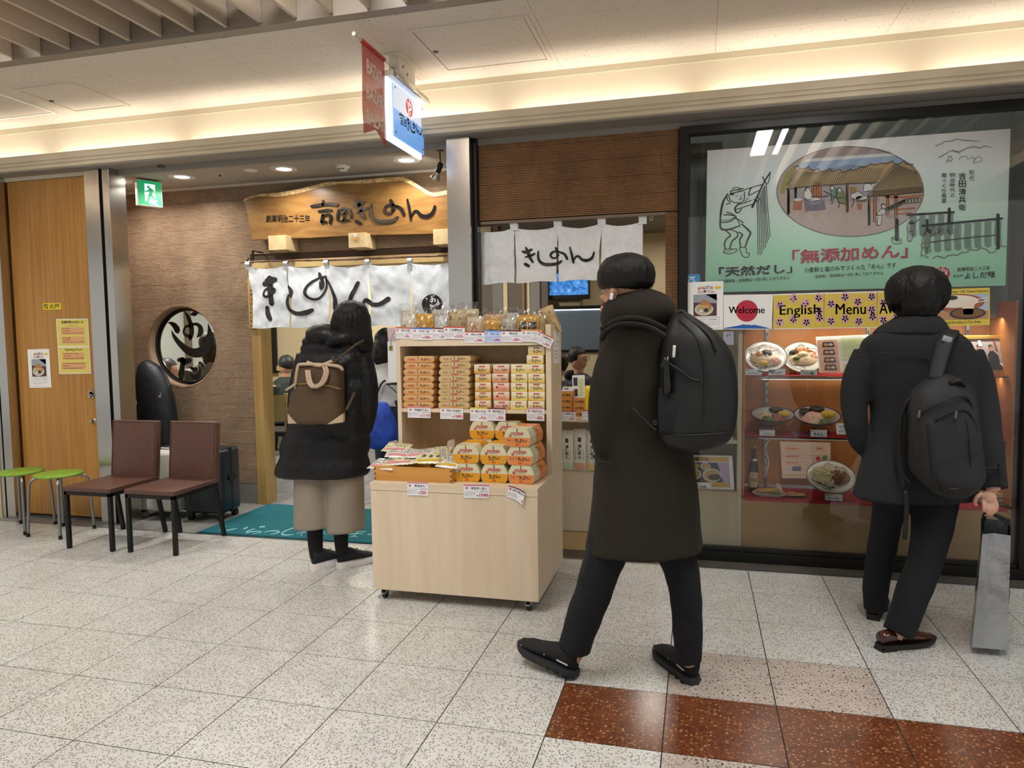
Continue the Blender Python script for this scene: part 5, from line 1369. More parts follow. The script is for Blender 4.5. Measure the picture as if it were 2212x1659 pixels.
# price cards
card_w = M('card_white', 'eceaee', .35)
def price_card(lab, px0, py0, px1, py1, y, bar, title, price, sub='（税込）', tilt=0, blueish=False, n=None, extra=None, tl=False):
    cxp, cyp = (px0 + px1) / 2, (py0 + py1) / 2
    def rot(p):
        dx, dy = p[0] - cxp, p[1] - cyp; return (cxp + dx * math.cos(tilt) - dy * math.sin(tilt), cyp + dx * math.sin(tilt) + dy * math.cos(tilt))
    t, f = sheet('price_card', lab, 'price card', [rot(p) for p in ((px0, py0), (px1, py0 + 1), (px1, py1 + 1), (px0, py1))], y, M('card_blue', 'c3d5f2', .3) if blueish else card_w, group='price cards on the cart')
    fl = uflat(f)
    fl.rect(0, .89, 1, 1, M('bar_' + bar, bar, .4)); fl.rect(.03, .46, .97, .475, M('card_line', '8d8f98', .5)); fl.up()
    fl.ell((.12, .74), .055, .085, seal, 18); fl.up()
    fl.text('P', .10, .69, .145, .79, card_w, .03)
    w_ = min(.62, .13 * len(title))
    c_ = .60
    fl.text(title, c_ - w_ / 2, .63, c_ + w_ / 2, .82, M('card_title', '4a6fb8', .5) if blueish else INKD, .02)
    fl.greek(.66, .5, .95, .57, INKD, 6, 3)
    for k in range(3): fl.greek(.04, .33 - k * .1, .04 + (.42 if k < 2 else .3), .395 - k * .1, INKD, 13, 5 + k)
    fl.text('税込', .5, .14, .6, .24, INKD, .02)
    pw = .085 * len(price); fl.text(price, .62, .12, .62 + pw, .36, RED, .02); fl.text('円', .64 + pw, .12, .70 + pw, .22, RED, .01)
    fl.build('print', None, t, fix=False); return t
YT = SYF - .007
def pc7(lab, b, *a, **k): return price_card(lab, *Z7(b[0], b[1]), *Z7(b[2], b[3]), YT - k.pop('dy', 0), *a, **k)
pc7('red-barred price card for noodle soup 360 at the end of the top ledge', (28, 338, 242, 485), 'c8503c', 'めんつゆ', '36')
pc7('blue-barred price card for dipping sauce 360 overlapping its neighbour', (245, 345, 500, 500), '4a78c8', 'ざるつゆ', '360', dy=.003)
pc7('brown-barred price card for miso half hidden by the sesame card', (502, 345, 690, 495), '7a3a30', '味みそ', '39')
pc7('red-barred price card for sesame sauce 510', (648, 328, 920, 488), 'c8503c', 'ごま酢たれ', '510', dy=.003)
pc7('red-barred price card for noodle soup 240 on the lower half of the ledge', (918, 388, 1172, 540), 'b8483c', 'めんつゆ', '240')
pc7('pale blue glossy price card for dipping sauce 240', (1174, 380, 1390, 535), '6a96e0', 'ざるつゆ', '240', blueish=True)
pc7('brown-barred price card for miso 260', (1392, 375, 1655, 530), '7a2e28', '味みそ', '260', dy=.002)
pc7('orange-barred price card for curry soup 340', (1652, 368, 1912, 525), 'e0924a', 'カレースープ', '340', dy=.005)
pc7('tilted red-barred price card 340 hanging off the ledge end', (1835, 425, 2060, 575), 'd0704c', 'ごま酢たれ', '340', tilt=.42, dy=.012)
Z8 = zm(800, 880, .18987); YMC = SYF - .003
def pc8(lab, b, y, *a, **k): return price_card(lab, *Z8(b[0], b[1]), *Z8(b[2], b[3]), y, *a, **k)
pc8('pink-barred price card 1110 under the apricot boxes', (425, -8, 685, 116), YMC, 'd98a98', '半生幅広きしめん', '1110')
pc8('orange-barred price card 1080 under the sand coloured boxes', (795, -5, 1055, 130), YMC, 'e0a45a', '半生きしめん詰合せ', '1080')
pc8('yellow-barred price card 910 under the amber cartons', (1135, 0, 1335, 152), YMC, 'e2cf3c', '半生カレーきしめん', '910')
pc8('dark-barred price card 850 under the salmon cartons', (1330, 2, 1538, 150), YMC - .003, '6e3038', '半生みそ煮込うどん', '850')
pc8('pink-barred price card 820 under the yellow cartons', (1780, 0, 1980, 150), YMC, 'd08a9c', '半生きしめん', '820')
YB_ = Y0 - .0045
pc8('pink-barred price card 320 under the wooden tray', (420, 848, 660, 1000), YB_, 'd98a90', '半生めん', '320')
pc8('pink-barred price card 1540 under the amber gift boxes', (1063, 875, 1352, 1030), YB_, 'd07a8e', '半生きしめん', '1540')
# curled card at the cart corner
P0 = [Z8(1575, 888), Z8(1765, 965), Z8(1738, 1105), Z8(1545, 1018)]
t = thing('price_card', 'brown-barred price card with curling corner under the orange gift boxes', 'price card', PY(*P0[3], YB_), 0, 'price cards on the cart')
Pq = [PY(*p, YB_) for p in P0]
def cf(u, v):
    q = Pq[3].lerp(Pq[2], u).lerp(Pq[0].lerp(Pq[1], u), v); return q + Vector((0, -.03 * max(0, u - .45) ** 1.6 * (1.4 - v), .006 * math.sin(u * PI)))
B().grid(cf, 12, 6).build('sheet', card_w, t, smooth=True)
fl = Flat(cf, (0, -1, 0), base=.0015)
fl.rect(0, .9, .33, 1, M('bar_7a3a30')); fl.rect(.33, .9, .66, 1, M('bar_7a3a30')); fl.rect(.66, .9, 1, 1, M('bar_7a3a30'))
fl.ell((.14, .74), .055, .085, seal, 16); fl.text('半生みそ煮込みき', .28, .64, .98, .8, INKD, .02)
for k in range(3): fl.greek(.04, .36 - k * .1, .6, .43 - k * .1, INKD, 13, 5 + k)
fl.text('1', .9, .12, .95, .34, RED, .03); fl.build('print', None, t, fix=False)
# paper on the side panel, leaflet holder, clear folders at the tray end
p0, p1 = PX(1190, 713, X1), PX(1208, 785, X1)
t = thing('side_notice', 'small white typed notice taped to the cart side panel', 'notice', (X1 + .002, 1.6, p1.z))
B().box((X1 + .0008, 1.50, p1.z + .005), (X1 + .002, 1.66, p0.z)).build('sheet', WHITE, t)
fl = flatL((X1 + .002, 1.50, p1.z), (0, 1, 0), (0, 0, 1)); hh = p0.z - p1.z
fl.greek(.09, hh * .82, .15, hh * .9, INKD, 3, 1); fl.greek(.08, hh * .6, .15, hh * .7, RED, 3, 2); fl.rect(.02, hh * .54, .15, hh * .55, INKD)
for k in range(3): fl.greek(.02, hh * (.36 - .1 * k), .14, hh * (.42 - .1 * k), INKD, 9, 3 + k)
fl.build('print', None, t, fix=False)
hx = X0 - .032
t = thing('leaflet_holder', 'white plastic leaflet holder hooked on the cart side', 'holder', (hx, 1.5, 1.0))
za, zb_ = PY(838, 826, 1.46).z, PY(838, 738, 1.46).z
B().box((hx - .03, SYF + .02, za), (hx + .029, SYF + .026, zb_)).box((hx - .03, SYF + .026, za), (hx - .027, SYF + .14, zb_)).box((hx + .026, SYF + .026, za), (hx + .029, SYF + .14, zb_)).box((hx - .03, SYF + .14, za), (hx + .029, SYF + .146, zb_ + .01)).box((hx - .027, SYF + .026, za), (hx + .026, SYF + .14, za + .004)).build('pocket', M('holder_white', 'e2e2e0', .35), t)
B().box((hx - .02, SYF + .016, zb_ - .05), (hx + .002, SYF + .02, zb_ - .025)).build('brass_clip', M('brass', 'a08a4a', .3, .9), t)
B().tube(crom([(hx - .008, SYF + .016, zb_ - .03), (hx - .002, SYF + .01, zb_ + .01), (hx + .02, SYF + .008, zb_ + .06), (hx + .035, SYF + .012, zb_ + .075), (hx + .04, SYF + .03, zb_ + .07)], 4), .0018, 6).build('wire_hook', M('caster_zinc'), t, smooth=True)
t = thing('clear_folder', 'pinkish clear document folders standing in the leaflet holder', 'folder', (hx, SYF + .09, za))
for k in range(3):
    mx = Matrix.Translation((hx, SYF + .05 + k * .03, za + .02)) @ Matrix.Rotation(-.06 - .05 * k, 4, 'Y')
    B().box((-.026, 0, 0), (.024, .0015, zb_ - za + .06 - .01 * k), mx).build('sheet', M('folder_pink', 'd9c3c6', .3, alpha=.75), t)
t = thing('small_ledge', 'black wire ledge beside the leaflet holder on the cart side', 'ledge', (hx, SYF + .06, za - .02))
B().box((X0 - .075, SYF + .01, za - .014), (X0 - .001, SYF + .15, za - .006)).build('plate', black_m, t, bevel=.002)
B().tube([(X0 - .07, SYF + .02, za - .01), (X0 - .01, SYF + .02, za - .06)], .003, 6).build('stay', black_m, t)
# ================================================================== SHOP WINDOW: poster, banner, food display
PYY = GY + .014
ZA = zm(1520, 350, .17476); ZO = zm(1660, 290, .16275); ZR = zm(1910, 280, .21707); ZG = zm(1440, 180, .34900)
green_g = M('poster_green', 'b8c2c0', .5)
N, L, b_ = nodes(green_g)
g_ = N.new('ShaderNodeNewGeometry'); sx = N.new('ShaderNodeSeparateXYZ'); L.new(g_.outputs['Position'], sx.inputs[0])
mr = N.new('ShaderNodeMapRange'); mr.inputs[1].default_value = 1.62; mr.inputs[2].default_value = 2.46; L.new(sx.outputs[2], mr.inputs[0])
r = ramp(N, [(0, '96cfae'), (.3, 'b2dec0'), (.55, 'd4e6da'), (.8, 'e4ebeb'), (1, 'e8e5e3')]); L.new(mr.outputs[0], r.inputs[0]); L.new(r.outputs[0], b_.inputs['Base Color'])
pt = thing('wall_poster', 'large green and grey poster with noodle maker drawings behind the shop window glass', 'poster', PY(1850, 630, PYY))
B().prism([PY(*p, PYY) for p in ((1528, 325), (2183, 278), (2172, 617), (1523, 632))], (0, .004, 0)).build('board', green_g, pt)
fl = flatY(PYY, base=.0008)
lnk = M('poster_line', '39322f', .6); lng = M('poster_line_grey', '5b5c54', .6); lnm = M('poster_line_mauve', '7b6d6b', .6)
def S_(Z, pts, w, mt, k, n=4): fl.stroke([Z(*p) for p in pts], [q * k for q in w] if isinstance(w, (list, tuple)) else w * k, mt, n)
for p, w in (([(300,395),(246,480),(216,600),(206,720),(210,815),(262,838),(340,826),(444,788)],[8,16,18,16,18,18,16,10]), ([(330,362),(400,344),(492,328)],9), ([(332,388),(400,376),(498,350)],9), ([(332,362),(332,388)],8), ([(420,345),(430,372)],7), ([(450,340),(462,364)],7), ([(350,335),(400,312),(450,325)],7),
  ([(332,395),(312,420),(322,455),(350,488),(420,506),(482,490),(506,440),(504,370)],8), ([(395,421),(420,415)],5), ([(474,410),(496,405)],5), ([(455,428),(468,444),(450,446)],5), ([(434,466),(470,459)],6), ([(340,400),(372,398)],14),
  ([(506,342),(560,326),(640,300),(720,280)],8), ([(556,412),(590,400),(680,352)],8), ([(590,320),(566,360),(556,412)],10), ([(505,490),(560,440)],6), ([(400,588),(500,556),(610,520)],8), ([(418,530),(520,500),(590,472)],8), ([(440,515),(392,560),(392,610),(430,628),(468,580)],[10,14,14,10,8]),
  ([(602,555),(652,448),(742,258),(822,130)],[20,16,12,14]), ([(730,185),(768,262)],10), ([(820,160),(800,250),(770,280)],8), ([(620,460),(660,490),(690,450)],8), ([(290,395),(290,460),(330,505),(280,520)],8),
  ([(216,745),(320,736),(402,680)],[10,12,10]), ([(222,720),(320,712),(395,670)],6), ([(380,690),(440,716),(490,752)],10), ([(404,690),(440,760),(448,800)],8), ([(285,620),(340,636),(400,672)],10), ([(250,655),(300,652),(370,662)],10),
  ([(268,846),(332,904),(284,950),(256,1012),(268,1076)],[10,14,14,14,12]), ([(330,838),(408,866),(418,920),(352,980),(322,1072)],[8,10,14,14,12]), ([(424,866),(478,900),(446,960),(458,1052)],[8,16,14,12]), ([(470,768),(546,834),(578,880),(544,960),(514,1050)],[12,18,18,16,12]),
  ([(258,1080),(250,1120),(320,1136),(400,1106),(408,1080),(330,1076),(262,1080)],8), ([(440,1060),(470,1140),(500,1176),(545,1176),(566,1130),(530,1120),(520,1060),(450,1056)],8), ([(262,1110),(330,1100),(360,1078)],5)):
    S_(ZA, p, w, lnk, .25)
for i, (xt, yt, xb, yb_) in enumerate(((656,470,672,1142),(676,430,698,1152),(696,395,722,1130),(712,360,744,1080),(728,330,766,1055),(742,306,784,1000),(756,288,800,958),(776,290,822,926))):
    S_(ZA, [(xt, yt), (xt + 10, (yt * 2 + yb_) / 3), (xb, yb_)], 8, lnk, .22)
# oval farmyard scene
def E_(x, y): return ZO(x, y)
oc = ZO(1085, 760); orx, ory = 978 * .16275, 600 * .16275
earth = M('scene_earth', 'bda8a0', .6); sky = M('scene_sky', '94a9c4', .6); dusk = M('scene_dusk', 'a08e8e', .6); straw = M('scene_straw', 'b09468', .6); woodp = M('scene_wood', 'b0704e', .6); pale_s = M('scene_pale', 'd6d2cc', .6); inner = M('scene_shade', 'a59b9c', .6)
fl.ell(oc, orx, ory, earth, 64).up()
fl.poly([E_(*p) for p in ((530,325),(700,235),(900,185),(1200,165),(1450,190),(1650,245))], dusk); fl.poly([E_(*p) for p in ((530,325),(1650,245),(1700,285),(440,372))], pale_s)
fl.poly([E_(*p) for p in ((440,372),(1700,285),(1900,400),(1800,400),(1500,400),(1100,480),(700,490),(400,440),(345,430))], sky); fl.up()
fl.poly([E_(*p) for p in ((250,700),(1480,640),(1480,900),(250,900))], inner); fl.up()
fl.poly([E_(*p) for p in ((405,455),(540,450),(680,485),(830,470),(960,505),(1100,470),(1230,430),(1370,395),(1640,360),(1680,400),(1440,640),(900,670),(500,695),(220,730),(300,600))], straw)
fl.poly([E_(*p) for p in ((1680,400),(1800,370),(1915,405),(2010,530),(2052,680),(1720,730),(1400,740),(1460,640))], straw); fl.up()
fl.poly([E_(*p) for p in ((1400,745),(2052,690),(2045,770),(1345,825))], M('scene_dark', '6b5536', .6)); fl.up()
for i in range(46):
    u = i / 45; x = 250 + u * 1180; S_(ZO, [(x + 150 - 60 * u, 470 + 40 * math.sin(u * 8) - 60 * u * u), (x + 50, 560), (x, 722 - u * 80)], 7, lnk, .163, 2)
for i in range(24):
    u = i / 23; S_(ZO, [(1700 + u * 260, 400 + u * 100), (1560 + u * 420, 560), (1420 + u * 610, 730 - u * 40)], 8, lnk, .163, 2)
S_(ZO, [(330,432),(400,420),(405,450),(470,462),(540,430),(545,462),(610,480),(665,450),(672,486),(740,490),(822,452),(830,488),(890,490),(950,460),(960,498),(1010,505),(1090,462),(1100,482),(1160,476),(1230,425),(1240,440),(1300,430),(1370,390),(1380,405),(1440,408),(1505,378),(1512,392),(1580,390),(1645,352),(1660,385),(1730,395),(1805,355),(1815,395),(1920,400)], 12, lnk, .163, 2)
S_(ZO, [(410,455),(300,600),(220,730),(500,695),(900,668),(1440,640)], 10, lnk, .163); S_(ZO, [(1680,400),(1560,520),(1400,740),(1345,825),(2045,770)], 10, lnk, .163)
for (x, y0, y1) in ((265,735,1050),(1045,665,1020),(1335,830,1200),(360,720,850)): S_(ZO, [(x, y0), (x, y1)], 36, lnk, .163); S_(ZO, [(x, y0), (x, y1 - 8)], 20, woodp, .163)
for (x, y0, y1, w) in ((640,690,850,130),(1410,830,1160,40),(1580,800,1080,34),(1690,800,1130,40)): S_(ZO, [(x, y0), (x, y1)], w, woodp, .163); S_(ZO, [(x - w * .5, y0), (x - w * .5, y1)], 7, lnk, .163); S_(ZO, [(x + w * .5, y0), (x + w * .5, y1)], 7, lnk, .163)
for k in range(3): S_(ZO, [(600 + k * 35, 690), (600 + k * 35, 850)], 6, lnk, .163)
S_(ZO, [(1540,830),(1800,835),(2040,810)], 30, woodp, .163); S_(ZO, [(1700,1000),(1940,980)], 22, woodp, .163); S_(ZO, [(1700,1060),(1890,1045)], 22, woodp, .163)
fl.poly([E_(*p) for p in ((475,890),(740,875),(762,1000),(485,1025))], M('scene_stone', '7d7480', .6)); fl.poly([E_(*p) for p in ((330,880),(455,870),(440,1000),(325,1005))], woodp); fl.poly([E_(*p) for p in ((1150,850),(1310,840),(1290,900),(1170,905))], M('scene_tub', '6d5d58', .6)); fl.poly([E_(*p) for p in ((1170,920),(1245,920),(1240,1000),(1180,1005))], woodp); fl.poly([E_(*p) for p in ((1080,700),(1170,700),(1165,780),(1080,790))], M('scene_basket', '9a7a3c', .6)); fl.up()
fl.poly([E_(*p) for p in ((540,890),(690,875),(690,930),(540,940))], M('scene_pot', '8f8798', .6)); fl.ell(E_(620, 870), 11, 4, pale_s, 20); fl.ell(E_(390, 870), 9, 3, pale_s, 20); fl.ell(E_(1230, 845), 12, 4, pale_s, 20); fl.ell(E_(1620, 1090), 8, 3, inner, 20)
for pts, mt in (([(490,720),(540,720),(590,830),(560,870),(470,860),(470,790)], pale_s), ([(820,700),(870,700),(910,780),(870,860),(830,840)], M('scene_teal', '6f8a7c', .6)), ([(920,720),(970,730),(1025,850),(1010,920),(930,900),(900,800)], M('scene_olive', '7f8a58', .6)), ([(1090,800),(1190,760),(1270,820),(1180,860),(1100,850)], pale_s), ([(1270,660),(1390,660),(1380,740),(1260,760)], pale_s), ([(1500,990),(1550,1000),(1540,1060),(1450,1080),(1440,1050)], pale_s), ([(1430,1080),(1500,1080),(1490,1200),(1430,1200)], pale_s)):
    fl.poly([E_(*p) for p in pts], mt)
    S_(ZO, pts + [pts[0]], 8, lnk, .163, 2)
for c_, rr in (((515, 730), 5), ((840, 705), 5), ((935, 735), 5), ((1520, 950), 5), ((1380, 665), 4)): fl.ell(ZO(*c_), rr, rr, lnk, 14); fl.up(); fl.ell(ZO(c_[0] + 5, c_[1] + 8), rr * .7, rr * .7, pale_s, 14)
for p in ([(735,755),(800,790),(900,840),(1000,840)],[(830,860),(850,910),(830,920)],[(930,910),(940,960),(920,960)],[(1010,910),(1030,950)],[(1110,850),(1130,900),(1100,965)],[(560,820),(640,830),(800,820)],[(480,840),(500,880)],[(1560,1000),(1700,950),(1800,880)],[(1560,985),(1680,930),(1790,880)],[(1450,1100),(1440,1200)]): S_(ZO, p, 9, lnk, .163)
S_(ZO, [(1570,1000),(1700,940),(1800,890)], 55, lng, .163)
for k in range(5): fl.ring(ZO(1830 + k * 42, 890 - k * 4), 5, 6, 1.4, lng, 16)
rdp = random.Random(5)
for k in range(26): fl.ell(ZO(320 + rdp.random() * 1300, 1020 + rdp.random() * 240), .8, .6, lnk, 8)
fl.ring(oc, orx, ory, .9, lnk, 72)
S_(ZO, [(330,460),(230,600),(190,760)], 60, M('scene_leaf', 'a39a50', .6), .163)
fl.up()
# fences with hanging noodles
def fence(x0, y0, x1, y1, hgt, n):
    S_(ZR, [(x0, y0), (x1, y1)], 22, lng, .217); S_(ZR, [(x0, y0), (x1, y1)], 14, green_g, .217)
    for i in range(n):
        u = i / n; x = x0 + (x1 - x0) * u + 30; y = y0 + (y1 - y0) * u + 12
        w = (x1 - x0) / n * .62
        for k in range(9): S_(ZR, [(x + w * k / 8, y + 4 * math.sin(k)), (x + w * k / 8 - 4, y + hgt * .6), (x + w * k / 8 + 2, y + hgt - 14 * abs(k - 4) / 4)], 4, lng, .217, 2)
fence(230, 850, 690, 822, 210, 5); fence(370, 960, 1170, 885, 260, 8)
for (x, y0, y1, w) in ((645,790,920,26),(1130,850,1180,28),(425,900,1010,24),(124,900,1090,34)): S_(ZR, [(x, y0), (x, y1)], w + 6, lng, .217); S_(ZR, [(x, y0), (x, y1)], w - 4, green_g, .217)
S_(ZR, [(70,1080),(140,1110),(176,1100),(110,1070),(70,1080),(95,1135),(175,1125)], 6, lng, .217, 2)
S_(ZR, [(460,1120),(800,1080),(1100,1050)], 12, lng, .217)
for pts in ([(425,1000),(470,1010),(455,1060),(440,1130),(375,1130),(385,1060)], [(370,1130),(440,1135),(435,1175),(370,1170)], [(245,920),(290,930),(290,1000),(235,1020),(225,960)], [(235,1020),(285,1020),(270,1110),(230,1100)]):
    fl.poly([ZR(*p) for p in pts], M('fence_figure', 'a9b5a4', .6)); S_(ZR, pts + [pts[0]], 6, lng, .217, 2)
for p in ([(440,1030),(500,960)],[(470,1060),(560,1010),(580,985)],[(285,940),(345,895)],[(380,1175),(365,1250),(390,1255)],[(430,1175),(410,1260),(435,1270)]): S_(ZR, p, 9, lng, .217)
fl.ell(ZR(452, 1015), 4.5, 4, lng, 14); fl.ell(ZR(268, 925), 5, 5, lng, 14)
S_(ZR, [(480,1285),(530,1258),(600,1280),(620,1258),(700,1245),(725,1255),(760,1225),(820,1222),(850,1195),(920,1200),(960,1178),(1030,1200),(1040,1225),(1100,1215),(1110,1180),(1160,1162),(1210,1165)], 7, lng, .217)
S_(ZR, [(505,163),(560,145),(600,120),(660,118),(715,95),(770,105),(850,110),(945,118)], 6, lnm, .217); S_(ZR, [(540,280),(620,235),(670,208),(740,220),(800,195),(880,170),(950,182),(1000,165),(1060,178)], 6, lnm, .217); S_(ZR, [(670,210),(720,225),(755,240)], 5, lnm, .217)
for p in ([(620,310),(650,270),(680,300),(620,312)],[(625,312),(625,328)],[(668,312),(668,325)],[(740,298),(765,270),(830,272),(815,300)],[(880,325),(935,265),(972,312),(885,332)],[(840,300),(870,275),(900,290)],[(630,268),(675,262)]): S_(ZR, p, 4.5, lnm, .217, 2)
fl.vtext('初代', *ZR(868, 0)[:1], ZR(0, 398)[1], ZR(0, 512)[1], 12.5, lnk, .004)
fl.vtext('吉田清兵衛', ZR(775, 0)[0], ZR(0, 425)[1], ZR(0, 812)[1], 18.5, INK, .008)
fl.vtext('明治時代の', ZR(677, 0)[0], ZR(0, 430)[1], ZR(0, 678)[1], 12.5, lnk, .005)
fl.vtext('麺づくり風景', ZR(593, 0)[0], ZR(0, 430)[1], ZR(0, 735)[1], 12.5, lnk, .005)
wo = M('poster_white', 'dfe3df', .5); pr_red = M('poster_red', 'b81f30', .5); dkg = M('poster_deepgreen', '17332f', .5)
def otext(s_, x0, y0, x1, y1, mt, o=1.0):
    a, c = ZG(x0, y1), ZG(x1, y0)
    for dx, dy in ((-o, 0), (o, 0), (0, -o), (0, o), (o * .7, o * .7), (-o * .7, -o * .7)): fl.stext(s_, a[0] + dx, a[1] + dy, c[0] + dx, c[1] + dy, wo, .012, -.055)
    fl.up(); fl.stext(s_, a[0], a[1], c[0], c[1], mt, .012, -.055); fl.up()
otext('「無添加めん」', 780, 1033, 1490, 1118, pr_red); otext('「天然だし」', 325, 1140, 775, 1198, dkg)
def ttext(s_, x0, y0, x1, y1, mt, bold=.008):
    a, c = ZG(x0, y1), ZG(x1, y0); fl.stext(s_, a[0], a[1], c[0], c[1], mt, bold, -.055)
ttext('小麦粉と塩のみでつくった「めん」です', 850, 1140, 1420, 1172, dkg, .01); ttext('保存料・添加物は一切使用しておりません', 918, 1186, 1342, 1206, dkg); ttext('化学調味料・添加物は一切使用しておりません', 320, 1216, 760, 1238, dkg)
ttext('創業明治二十三年', 1798, 1140, 2000, 1166, INK); ttext('名古屋', 1770, 1186, 1834, 1204, INK); ttext('よしだ麺', 1842, 1172, 2030, 1212, INK, .012)
c_ = ZR(577, 1432); fl.ell(c_, 75 * .217, 66 * .217, pr_red, 36).up(); logo(fl, c_, 60 * .217, wo, 3, 1)
fl.build('drawing_print', None, pt, fix=False)
# sheets along the glass
bp = bowl_poster('menu_poster', 'white menu poster with a noodle bowl photograph taped on the shop window', [(1485.5, 610), (1562.5, 607), (1562, 712), (1486, 714)], GY - .0035)
t, f = sheet('blue_sticker', 'small square sky blue window sticker above the menu poster', 'sticker', [(1477, 593.5), (1512, 592), (1512, 640), (1477, 626)], GY - .0025, M('sticker_blue', '3f8fc4', .4))
fl = uflat(f); fl.ring((.5, .55), .22, .24, .04, WHITE, 24); fl.greek(.38, .5, .62, .7, WHITE, 2, 4); fl.rect(.3, .82, .7, .87, WHITE); fl.greek(.05, .9, .25, .95, WHITE, 4, 2); fl.build('print', None, t, fix=False)
BYY = GY - .0025
t, f = sheet('welcome_card', 'white card reading Welcome over a red disc and blue mountain', 'sign', [(1563, 637), (1670, 635.5), (1667, 711.5), (1563, 711.5)], BYY)
fl = uflat(f); fl.ell((.48, .53), .225, .31, M('disc_red', 'bd1f3c', .5), 48); fl.poly([(0, .035), (.35, .12), (.42, .15), (.46, .13), (.5, .14), (.56, .125), (.66, .13), (1.0, .02), (0, .02)], M('mount_blue', '1f5fb0', .5)); fl.up()
[fl.text('Welcome', .11 + q, .46, .84 + q, .66, INKD) for q in (-.004, 0, .004)]; fl.build('print', None, t, fix=False)
ban = M('banner_yellow', 'd9c04c', .5); pet = M('petal_pink', 'd9a0ae', .5)
def sakura(fl, c, r, asp):
    for k in range(5):
        a = PI / 2 + k * 2 * PI / 5
        pts = [(0, -.02), (.42, .25), (.42, .62), (.2, .95), (0, .82), (-.2, .95), (-.42, .62), (-.42, .25)]
        fl.poly([(c[0] + r * (p[1] * math.cos(a) - p[0] * math.sin(a)) * asp, c[1] + r * (p[1] * math.sin(a) + p[0] * math.cos(a))) for p in pts], pet)
    fl.up(); fl.ell(c, r * .1 * asp, r * .1, WHITE, 8)
    for k in range(5):
        a = PI / 2 + k * 2 * PI / 5; fl.stroke([c, (c[0] + r * .5 * math.cos(a) * asp, c[1] + r * .5 * math.sin(a))], [r * .05, r * .04], WHITE)
    fl.lv -= fl.step
for (x0, y0, y0b, x1, y1, y1b, tx, lab, bx_) in ((1670, 635.5, 711.5, 1780, 632, 709.5, 'English', 'yellow cherry blossom sheet reading English', (.13, .92)), (1780, 632, 709.5, 1895, 629, 708, 'Menu', 'yellow cherry blossom sheet reading Menu', (.22, .79)), (1895, 629, 708, 1998, 626, 706.5, 'Available', 'yellow cherry blossom sheet half hidden by the man in the charcoal coat', (.04, .98))):
    t, f = sheet('english_menu_sheet', lab, 'sign', [(x0 + .5, y0), (x1 - .5, y1), (x1 - .5, y1b), (x0 + .5, y0b)], BYY)
    fl = uflat(f); fl.rect(0, .02, 1, .965, ban).up()
    asp = (y0b - y0) / (x1 - x0)
    for (u, v) in ((.13, .68), (.4, .86), (.64, .72), (.9, .85), (.13, .2), (.4, .27), (.66, .18), (.92, .3), (.9, .5)): sakura(fl, (u, v), .145, asp)
    fl.up().up(); [fl.text(tx, bx_[0] + q, .38 if tx != 'English' else .32, bx_[1] + q, .68, INKD) for q in (-.004, 0, .004)]; fl.build('print', None, t, fix=False)
t, f = sheet('noodle_photo_sheet', 'yellow-edged sheet with a photograph of noodles lifted by chopsticks', 'sign', [(1998, 626, ), (2138, 621.5), (2138, 702), (1998, 706.5)], BYY)
fl = uflat(f); fl.rect(.0, .0, 1, 1, ban).up(); fl.rect(.02, .17, .98, .84, M('photo_blue', 'a9b6cf', .5)).up()
fl.ell((.5, .62), .42, .24, M('photo_wood', '9c5a3a', .5)); fl.up(); fl.ell((.47, .66), .36, .17, M('photo_rice', 'e6ddd0', .5)); fl.rect(.02, .17, .98, .4, M('photo_wood2', 'b58a66', .5)); fl.up(); fl.ell((.66, .33), .28, .16, M('photo_bowl', '4a3530', .5)).up(); fl.ell((.66, .34), .24, .12, M('photo_broth', '7a5a3c', .5)); fl.poly([(.56, .66), (.78, .68), (.74, .3), (.6, .3)], M('photo_noodle', 'ead2b8', .5)); fl.up()
fl.stroke([(.45, .62), (.98, .74)], [.03, .02], M('photo_rice')); fl.stroke([(.5, .55), (.98, .66)], [.03, .02], M('photo_rice')); fl.ell((.42, .76), .09, .06, M('photo_nori', '2f2f2c', .5))
fl.text('Company with Over 130 Years History', .02, .875, .98, .95, INKD, .005); fl.text('Serving Traditional Noodles in This Area', .02, .05, .86, .13, INKD, .005); fl.build('print', None, t, fix=False)
# --- pale wood cabinet behind the first strip of glass
c1 = thing('display_cabinet', 'pale wood shelf cabinet at the left end of the shop window', 'cabinet', (3.0, 2.3, .0))
palew = mat_wood('birch_panel', 'cdbda0', 'c3b292', 'z', 14, .5, .06, kind='World')
xq0, xq1 = 2.862, 3.172
for a, c, nm in (((xq1 - .026, 2.185, .001), (xq1, 2.56, 1.46), 'side_panel'), ((xq0, 2.185, .001), (xq0 + .02, 2.56, 1.46), 'side_panel'), ((xq0 + .0205, 2.19, .001), (xq1 - .0265, 2.205, .415), 'front_panel'), ((xq0 + .0205, 2.206, .40), (xq1 - .0265, 2.55, .418), 'shelf'), ((xq0 + .0205, 2.19, .715), (xq1 - .0265, 2.55, .735), 'shelf'), ((xq0 + .0205, 2.551, .02), (xq1 - .0265, 2.56, 1.46), 'back_panel')):
    B().box(a, c).build(nm, palew, c1, bevel=.001)
def easel_sheet(name, lab, cat, corners, y, draw, lean=.08):
    P = [PY(*c, y) for c in corners]
    t = thing(name, lab, cat, (P[2] + P[3]) / 2)
    h_ = P[0].z - P[3].z
    def f(a, b2): return P[3].lerp(P[2], a).lerp(P[0].lerp(P[1], a), b2) + Vector((0, lean * b2, 0))
    q = [f(0, 0), f(1, 0), f(1, 1), f(0, 1)]
    B().prism(q, (0, .003, 0)).build('board', WHITE, t)
    fl = Flat(f, (0, -1, 0), base=.0015); draw(fl); fl.build('print', None, t, fix=False); return t
